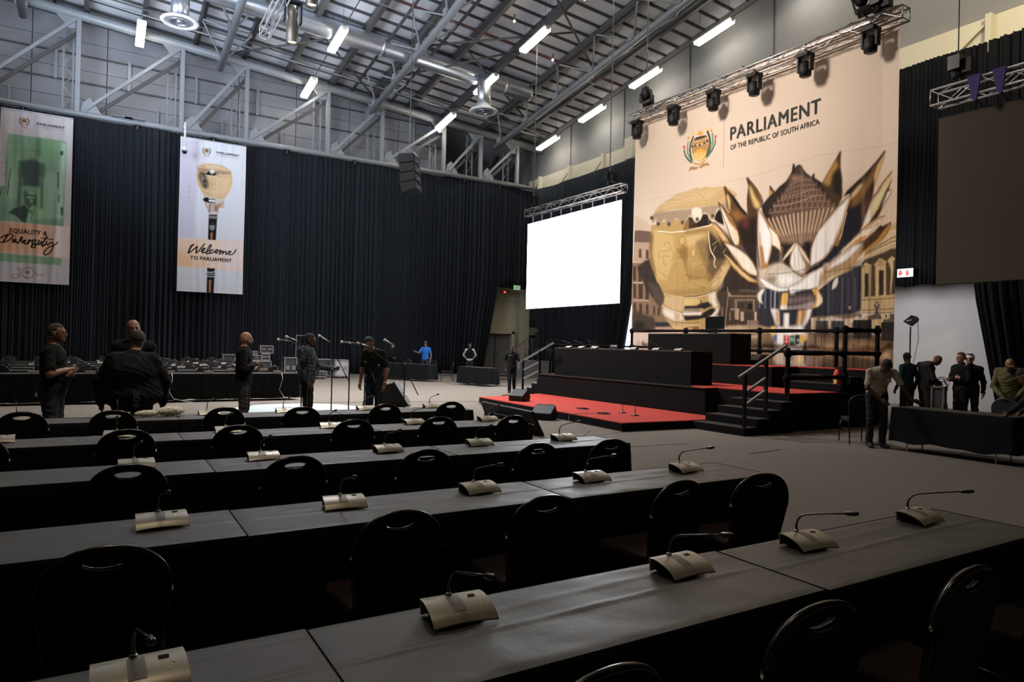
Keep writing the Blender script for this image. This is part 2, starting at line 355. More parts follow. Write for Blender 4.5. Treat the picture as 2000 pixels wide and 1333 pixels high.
for x in (-2.9, 1.2, 4.3, 7.6, 11.0, 14.2, 17.3, 19.6):
    MB().box(x - .12, x + .12, 34.2, 34.45, 10.96, 11.0).box(x - .03, x + .03, 34.25, 34.3, 10.8, 11.0).build('clamp', greydark, g, world=True)
for x in (.6, 1.1):
    MB().box(x - .4, x + .4, 34.1, 34.3, 11.2 , 11.23).build('cable_tray', greypaint, g, world=True)
# ------------------------------------------------------------------ main roof trusses (tubes running up the slope)
for k, (x, z0, lb) in enumerate(((-3.0, 14.72, 'leftmost grey tubular roof truss at the top left corner'), (4.5, 14.25, 'grey tubular roof truss ending above the gap between the two hanging banners'), (11.85, 13.72, 'grey tubular roof truss crossing under the round silver duct'), (19.25, 13.09, 'grey tubular roof truss nearest the huge banner'))):
    t = thing('roof_truss', lb, 'truss', (x, 34.1, z0), 0, None)
    def bz(y): return z0 + .145 * (34.2 - y)
    MB().tube([(x, 34.3, bz(34.3)), (x, 8, bz(8))], .155, 12).build('bottom_tube', greypaint, t, world=True, smooth=True)
    tc = lambda xx, y: roofz(xx, y, -.62)
    for s in (-1.05, 1.05):
        MB().tube([(x + s, 35.2, tc(x + s, 35.2)), (x + s, 8, tc(x + s, 8))], .07, 8).build('top_tube', greydark, t, world=True, smooth=True)
    y = 33.6; n = 0
    while y > 10:
        for s in (-1.05, 1.05):
            MB().tube([(x, y, bz(y)), (x + s, y - 1.4, tc(x + s, y - 1.4))], .045, 6, False).build('web', greypaint, t, world=True, smooth=True)
            MB().tube([(x + s, y - 1.4, tc(x + s, y - 1.4)), (x, y - 2.8, bz(y - 2.8))], .04, 6, False).build('web', greypaint, t, world=True, smooth=True)
        MB().box(x - .2, x + .2, y - .18, y + .18, bz(y) - .02, bz(y) + .28).build('node_plate', greypaint, t, world=True)
        y -= 2.8; n += 1
# wind bracing under the roof
for k, (a_, b_) in enumerate((((4.5, 33.6), (9.6, 29.4)), ((11.85, 33.6), (7.7, 30.0)), ((11.85, 31.0), (16.2, 26.5)), ((19.25, 31.0), (14.2, 28)), ((11.85, 28.0), (17.5, 24)), ((19.25, 25.2), (15, 22.4)), ((4.5, 28.0), (8.5, 25.6)))):
    tag(MB().tube([(a_[0], a_[1], roofz(*a_, -1.15)), (b_[0], b_[1], roofz(*b_, -.65))], .05, 6).build('bracing_bar', greydark, top=True, smooth=True), ['slanting bar bracing the roof left of the crossing duct', 'slanting bar bracing the roof behind the two upper middle lamps', 'slanting bar bracing the roof between the duct end and far lamp', 'slanting bar bracing the roof above the round diffuser', 'slanting bar bracing the roof right of the duct, high up', 'slanting bar bracing the roof highest, beside the big banner truss', 'slanting bar bracing the roof above the stage spotlights'][k], 'brace')
# conduits
def onr(x, off): return lambda y: roofz(x, y, off)
for k, (y, off, r_, m_, lb) in enumerate(((26.2, -.75, .02, mat('red_pipe', (.22, .02, .02), .5), 'thin red sprinkler pipe under the roof above the duct'), (26.6, -.9, .02, greypaint, 'thin grey pipe beside the red sprinkler pipe'), (33.0, -.8, .04, greypaint, 'grey pipe under the roof just above the girder'), (32.6, -.78, .04, greydark, 'dark pipe under the roof beside the girder pipe'))):
    tag(MB().tube([(-8, y, roofz(-8, y, off)), (21.8, y, roofz(21.8, y, off))], r_, 6).build('ceiling_pipe', m_, top=True, smooth=True), lb, 'pipe')
# duct
dt = thing('spiral_duct', 'round silver spiral ventilation duct crossing the roof', 'duct', (8, 30.0, 15))
pA, pB = Vector((-8, 30.2, roofz(-8, 30.2, -.72))), Vector((18.42, 29.4, roofz(18.42, 29.4, -.72)))
pts = []; rs = []; n = 330
for i in range(n + 1): pts.append(pA.lerp(pB, i / n)); rs.append(.43 + (.012 if i % 2 else 0))
MB().tube(pts, rs, 20).build('duct_tube', galv, dt, world=True, smooth=True)
for x in (3.0, 10.6, 16.9):
    p = pA.lerp(pB, (x + 8) / 26.42); q = pA.lerp(pB, (x + 8.12) / 26.42); MB().tube([p, q], .46, 20).build('duct_collar', galv, dt, world=True, smooth=True)
for x in (0, 5.2, 8.4, 13.2, 17.4):
    p = pA.lerp(pB, (x + 8) / 26.42); MB().tube([p + Vector((0, 0, .4)), (p.x, p.y, roofz(p.x, p.y))], .012, 5).build('hanger_rod', greydark, dt, world=True)
def diffuser(x, y, z0, z1, lb):
    d = thing('air_diffuser', lb, 'air vent', (x, y, z0))
    MB().lathe([(.34, 0.12), (.34, z1 - z0)], n=20).build('drop_duct', galv, d, smooth=True)
    MB().lathe([(.34, .12), (.66, .1), (.70, .05), (.66, 0.0), (.5, .03), (.5, .06), (.30, .1)], n=28).build('diffuser_ring', white, d, smooth=True)
    MB().lathe([(.44, .02), (.36, -.01), (.26, .05), (.3, .09)], n=28).build('diffuser_cone', galv, d, smooth=True)
    MB().lathe([(.001, -.02), (.12, -.01), (.14, .04), (.001, .05)], n=16).build('diffuser_hub', galv, d, smooth=True)
diffuser(15.55, 28.9, 12.85, 14.6, 'round ceiling air diffuser on a drop duct left of the far lamp row')
diffuser(2.4, 29.8, 14.05, 15.5, 'round ceiling air diffuser at the top left beside the first lamp')
# ------------------------------------------------------------------ lamps
def lamp_proto():
    t = thing('batten_light', '', 'light fixture', (0, 0, 0)); L_ = 2.0; sl = .13
    def bx(m_, x0, x1, ya, yb, za, zb): m_.add([(x, y, z - sl * y) for z in (za, zb) for y in (ya, yb) for x in (x0, x1)], [(0, 2, 3, 1), (4, 5, 7, 6), (0, 1, 5, 4), (2, 6, 7, 3), (0, 4, 6, 2), (1, 3, 7, 5)]); return m_
    bx(MB(), -.17, .17, -L_ / 2, L_ / 2, 0.02, .09).build('lamp_housing', lampbody, t)
    m_ = bx(MB(), -.16, -.01, -L_ / 2 + .05, L_ / 2 - .05, -.09, .02); m_.build('tube', lampwarm, t)
    m_ = bx(MB(), .01, .16, -L_ / 2 + .05, L_ / 2 - .05, -.09, .02); m_.build('tube', lampwarm, t)
    bx(bx(MB(), -.1, .1, L_ / 2 - .04, L_ / 2, -.06, .02), -.1, .1, -L_ / 2, -L_ / 2 + .04, -.06, .02).build('end_cap', lampbody, t)
    return t
lp = lamp_proto(); first = True
for row, (x, ys, off, nm) in enumerate(((1.2, [33.55, 20.5], -1.35, 'leftmost row'), (8.5, [33.95, 29.25, 24.8, 20.4], -1.35, 'row crossing the duct'), (15.6, [33.3, 28.85, 24.55, 20.3, 16], -1.35, 'row over the round diffuser'), (21.6, [32.35, 28.3, 24.25, 20.1, 16.1, 12], None, 'row along the grey side wall'), (-6.2, [33.5, 29, 24.5, 20], -1.35, 'left row beyond the frame'))):
    for k, y in enumerate(ys):
        z = roofz(x, y, off) if off else 13.02 + .135 * (33.36 - y) + .12
        lb = f'{ORD[k]} glowing batten lamp from the far wall, {nm}'
        if row == 0 and k == 0: lb = 'single glowing batten lamp hanging at top left above the gap between the banners'
        if first: lp.location = (x, y, z); lp['label'] = lb; lp['group'] = 'batten lamps under the roof'; first = False
        else: dup(lp, (x, y, z), 0, lb, 'batten lamps under the roof')
    ya, yb = max(ys) + 1.2, min(ys) - 1.2
    zf = (lambda y: roofz(x, y, off) + .11) if off else (lambda y: 13.02 + .135 * (33.36 - y) + .23)
    cd = thing('lamp_conduit', f'thin rod carrying the lamps of the {nm}', 'conduit', (x, ya, zf(ya)))
    MB().tube([(x, ya, zf(ya)), (x, yb, zf(yb))], .022, 6).build('rod', greydark, cd, world=True)
    for y in ys:
        for dy in (-.8, .8): MB().tube([(x, y + dy, zf(y + dy)), (x, y + dy, roofz(x, y + dy, -.05))], .008, 4).build('suspension_wire', greydark, cd, world=True)
for k, (x, y, z) in enumerate(((14.6, 24.6, 15.3), (14.9, 29.6, 14.6), (17.6, 26.1, 14.9))):
    t = thing('bulb_light', ['small bare bulb up beside the topmost lamp of the long row', 'small bare bulb over the round diffuser duct', 'small bare bulb right of the duct end'][k], 'bulb', (x, y, z), 0)
    MB().ball((0, 0, 0), .05, 8).build('bulb', gold, t, smooth=True); MB().tube([(0, 0, .04), (0, 0, .3)], .03, 8).build('bulb_holder', greydark, t, smooth=True)
# ------------------------------------------------------------------ box truss helper
def box_truss(name, lb, a_, b_, w_=.29, seg=.5, grp=None, m_=alu):
    a_, b_ = Vector(a_), Vector(b_); t = thing(name, lb, 'truss', tuple(a_)); d = (b_ - a_); L_ = d.length; d.normalize(); s_ = Vector((d.y, -d.x, 0)).normalized() * w_ / 2; u = Vector((0, 0, w_ / 2))
    cr = [s_ + u, s_ - u, -s_ - u, -s_ + u]
    for c in cr: MB().tube([a_ + c, b_ + c], .025, 7).build('chord_tube', m_, t, world=True, smooth=True)
    n = max(2, int(L_ / seg))
    for f in range(4):
        mm = MB()
        for k in range(n):
            p, q = a_ + d * (L_ * k / n), a_ + d * (L_ * (k + 1) / n); c1, c2 = cr[f], cr[(f + 1) % 4]
            if k % 2: c1, c2 = c2, c1
            mm.tube([p + c1, q + c2], .011, 5, False)
        mm.tube([a_ + cr[f], a_ + cr[(f + 1) % 4]], .015, 5).tube([b_ + cr[f], b_ + cr[(f + 1) % 4]], .015, 5)
        mm.build('lacing', m_, t, world=True, smooth=True)
    return t
def hoist(x, y, z, lb, ztop=None):
    t = thing('chain_hoist', lb, 'hoist', (x, y, z)); zt = ztop or roofz(x, y, -.6)
    MB().box(-.2, .2, -.12, .12, .25, .55).lathe([(.12, .1), (.14, .3)], (.0, .0, 0), 10).build('hoist_body', blackmet, t)
    MB().box(-.1, .1, -.3, -.12, .15, .45).build('chain_bag', blackpl, t)
    MB().tube([(0, 0, .55), (0, 0, zt - z)], .014, 5).build('chain', greydark, t); MB().tube([(.05, .02, .55), (.05, .02, zt - z)], .007, 5).build('cable', greypaint, t)
    MB().tube([(0, 0, .25), (0, 0, .12), (.12, .12, 0)], .02, 6).tube([(0, 0, .12), (-.12, -.12, 0)], .02, 6).build('sling', blackmet, t)
# left screen
SX = 16.0
sc = thing('led_screen', 'big glowing blank white projection screen hanging left of the stage', 'screen', (SX, 22.22, 3.27))
MB().box(-.0, .10, -3.16, 3.16, 0, 3.76).build('screen_frame', blackpl, sc)
for i in range(8):
    for j in range(5):
        ya = -3.14 + i * .785; za = .02 + j * .744
        MB().box(-.02, 0, ya, ya + .785, za, za + .744).build('screen_panel', screenm, sc)
box_truss('screen_truss', 'short aluminium truss carrying the glowing white screen', (SX, 18.95, 7.43), (SX, 25.45, 7.5), .28)
for k in range(9):
    y = 19.4 + k * .7; tag(MB().tube([(SX + .02, y, 7.32), (SX + .02, y, 7.03)], .02, 5).ball((SX + .02, y, 7.18), .04, 6).build('shackle', alu, top=True), f'{ORD[k]} short chain link from the right between truss and white screen', 'shackle')
hoist(SX, 25.0, 7.6, 'chain hoist over the left end of the white screen'); hoist(SX, 19.8, 7.6, 'chain hoist over the right end of the white screen')
# right dark screen
sd = thing('led_screen', 'switched off dark brown screen hanging at the right edge', 'screen', (SX, 5.03, 3.24))
MB().box(0, .12, -3.18, 3.17, 0, 3.74).build('screen_frame', blackpl, sd)
for i in range(8):
    for j in range(5):
        ya = -3.16 + i * .79; za = .01 + j * .745
        MB().box(-.025, 0, ya, ya + .789, za, za + .744).build('screen_panel', screenoff, sd)
box_truss('screen_truss', 'aluminium truss with purple straps above the dark screen', (SX - .2, 8.2, 7.36), (SX - .2, 1.7, 7.36), .34)
hoist(SX - .2, 7.72, 7.6, 'chain hoist above the left end of the dark screen')
for k, y in enumerate((7.3, 6.83, 5.9)):
    tag(MB().prism([(y - .13, 7.58), (y + .13, 7.58), (y + .04, 7.1), (y - .03, 7.02), (y - .06, 7.1)], SX - .42, SX - .38, 'x').tube([(SX - .3, y, 7.1), (SX, y, 6.97)], .02, 5).build('strap', mat('purple_strap', (.05, .03, .16), .8), top=True), ['purple strap on the dark screen truss, nearest its hoist', 'purple strap on the dark screen truss, second from its hoist', 'purple strap on the dark screen truss at the frame edge'][k], 'strap')
# banner truss and moving heads
box_truss('banner_truss', 'long aluminium truss holding the huge parliament banner and stage lights', (15.95, 18.6, 9.78), (15.95, 8.95, 9.66), .30)
hoist(15.95, 17.85, 9.9, 'chain hoist on the left end of the banner truss'); hoist(15.95, 9.62, 9.85, 'chain hoist with cables on the right end of the banner truss')
mh = thing('moving_head_light', '', 'stage light', (0, 0, 0))
MB().box(-.17, .17, -.17, .17, -.12, 0).build('light_base', blackpl, mh, bevel=.02)
MB().box(-.08, .08, -.2, -.155, -.48, -.1).build('yoke_arm', blackpl, mh); MB().box(-.08, .08, .155, .2, -.48, -.1).build('yoke_arm', blackpl, mh)
MB().lathe([(.10, -.62), (.15, -.60), (.16, -.45), (.14, -.30), (.09, -.22), (.001, -.2)], n=16).build('light_head', blackpl, mh, smooth=True)
MB().lathe([(.001, -.625), (.115, -.625), (.12, -.61)], n=16).build('lens', blackmet, mh, smooth=True)
MB().tube([(0, 0, 0), (0, 0, .12)], .03, 6).build('clamp', blackmet, mh)
for k, y in enumerate((18.05, 16.3, 14.62, 13.1, 11.46, 9.68)):
    lb = f'black moving head stage light under the banner truss, {ORD[k]} from the left'
    if k == 0: mh.location = (15.75, y, 9.55); mh['label'] = lb; mh['group'] = 'moving head lights on the banner truss'
    else: dup(mh, (15.75, y, 9.55), 0, lb, 'moving head lights on the banner truss')
for k, y in enumerate((17.6, 9.9)):
    t = dup(mh, (15.85, y, 10.0), .4, ['black stage light standing on top of the banner truss, left end', 'black stage light standing on top of the banner truss, right end'][k], 'lights on top of the banner truss'); t.rotation_euler = (PI * .92, 0, .4)
for k in range(10):
    y = 18.2 - k * .92; tag(MB().tube([(15.9 + .1 * math.sin(k), y, 9.95), (15.8, y - .25, 9.8), (15.98, y - .5, 9.97), (15.85, y - .8, 9.86)], .018, 5).build('cable', blackpl, top=True, smooth=True), f'{ORD[k]} black cable loop from the left on the banner truss', 'cable')
# spotlight tower at the top of the frame
st = box_truss('spotlight_truss', 'short dark truss hanging at the top edge with two spotlights', (3.85, 20.6, 10.5), (4.7, 18.6, 12.6), .3, .35, m_=greydark)
def par(x, y, z, lb):
    t = thing('spotlight', lb, 'stage light', (x, y, z))
    MB().lathe([(.13, .08), (.15, 0), (.17, 0), (.17, .45), (.12, .7), (.14, .85), (.14, 1.05), (.001, 1.1)], n=18).build('can', mat('bronze_can', (.05, .042, .03), .4, metal=.5), t, smooth=True)
    MB().lathe([(.001, .07), (.13, .07)], n=18).build('lens', mat('spot_lens', (1, 1, 1), .5, emit=6, ecol=(.85, .9, 1)), t)
    MB().prism([(-.25, .6), (-.2, .6), (-.2, 1.15), (.2, 1.15), (.2, .6), (.25, .6), (.25, 1.2), (-.25, 1.2)], -.1, .1, 'y').build('yoke', blackmet, t)
par(4.5, 20.0, 10.16, 'dark spotlight pointing down with a white lens near the top edge'); par(4.98, 19.8, 11.28, 'second spotlight cut by the top edge, right of the first')
# ------------------------------------------------------------------ line array speaker
ly = thing('speaker_array', 'black curved speaker array hanging in front of the far curtain', 'speaker', (9.75, 23.9, 8.65), math.radians(52))
zz = 0; tilt = 0; yy = 0
for k in range(4):
    tilt = math.radians(1 + k * 4); hgt = .34
    mm = MB(); mm.prism([(-.28, 0), (.28, .0), (.26, -hgt), (-.28, -hgt + .05)], -.48, .48, 'x'); 
    bxo = mm.build('speaker_box', mat('speaker_black', (.0035, .0035, .004), .7, spec=.12), ly); bxo.location = (0, yy, zz); bxo.rotation_euler = (-tilt, 0, 0)
    for s in (-.22, .22):
        gm = MB().box(s - .18, s + .18, -.30, -.275, -.29, -.06).build('grille', mat('array_grille', (.006, .006, .007), .6, spec=.2), bxo)
    MB().lathe([(.001, -.31), (.05, -.31), (.07, -.285)], (0.0, 0, -.17), 10, 'y').build('horn', greydark, bxo)
    zz -= hgt * math.cos(tilt) + .01; yy -= .02
MB().box(-.4, .4, -.25, .25, .02, .1).box(-.05, .05, -.05, .05, .1, .3).build('fly_bar', blackmet, ly)
MB().tube([(0, 0, .3), (0, 0, 7.9)], .012, 5).tube([(.06, 0, .3), (.06, 0, 7.9)], .008, 5).build('chain', greydark, ly)
# cctv camera and signs
cc = thing('cctv_camera', 'white dome security camera on a pole in front of the welcome banner', 'camera', (3.02, 33.5, 9.85))
MB().tube([(0, 0, .25), (0, 0, 1.4)], .045, 8).tube([(0, 0, 1.3), (0, .9, 1.3)], .04, 6).build('pole', white, cc, smooth=True); MB().ball((0, 0, .2), .15, 12, (1, 1, .8)).build('dome', white, cc, smooth=True); MB().ball((0, 0, .1), .11, 12).build('lens_dome', blackmet, cc, smooth=True)
def poly_part(name, polys, m_, parent, axis, h0, h1):
    mm = MB()
    for p in polys: mm.prism(p, h0, h1, axis)
    return mm.build(name, m_, parent)
es = thing('exit_sign', 'green running man exit sign on the far corner curtain', 'sign', (21.0, 34.36, 4.95)); MB().box(-.22, .22, 0, .04, 0, .26).build('sign_plate', greenm, es)
poly_part('running_man', [[(-.15, .04), (-.1, .04), (-.05, .12), (-.02, .06), (.04, .03), (.05, .06), (0, .1), (.0, .17), (.06, .15), (.07, .18), (-.01, .2), (-.1, .17), (-.13, .12), (-.1, .11), (-.07, .15), (-.08, .12)], [(-.01, .2), (.03, .2), (.03, .24), (-.01, .24)], [(.1, .03), (.18, .03), (.18, .22), (.1, .22)]], white, es, 'y', -.01, 0)
fs_ = thing('fire_sign', 'small lit red sign above the exit doorway', 'sign', (20.15, 34.34, 4.66)); MB().box(-.27, .27, 0, .04, 0, .2).build('sign_plate', mat('dark_red', (.12, .02, .02), .5), fs_); poly_part('arrow', [[(-.07, .04), (0, .1), (.07, .04), (.03, .1), (.07, .16), (0, .12), (-.07, .16), (-.03, .1)]], mat('red_glow', (1, .1, .05), .5, emit=3, ecol=(1, .15, .08)), fs_, 'y', -.012, 0)
f2 = thing('fire_sign', 'white sign with red arrow and extinguisher right of the huge banner', 'sign', (21.78, 12.1, 4.12)); MB().box(0, .03, -.25, .25, 0, .27).build('sign_plate', white, f2)
poly_part('arrow', [[(.12, .22), (.12, .14), (.06, .15), (.15, .05), (.24, .15), (.18, .14), (.18, .22)]], redm, f2, 'x', -.01, 0)
poly_part('extinguisher_symbol', [[(-.1, .05), (-.03, .05), (-.03, .17), (-.1, .17)], [(-.09, .18), (-.04, .18), (-.04, .22), (-.09, .22)]], redm, f2, 'x', -.01, 0)
for o_ in (f2,): pass
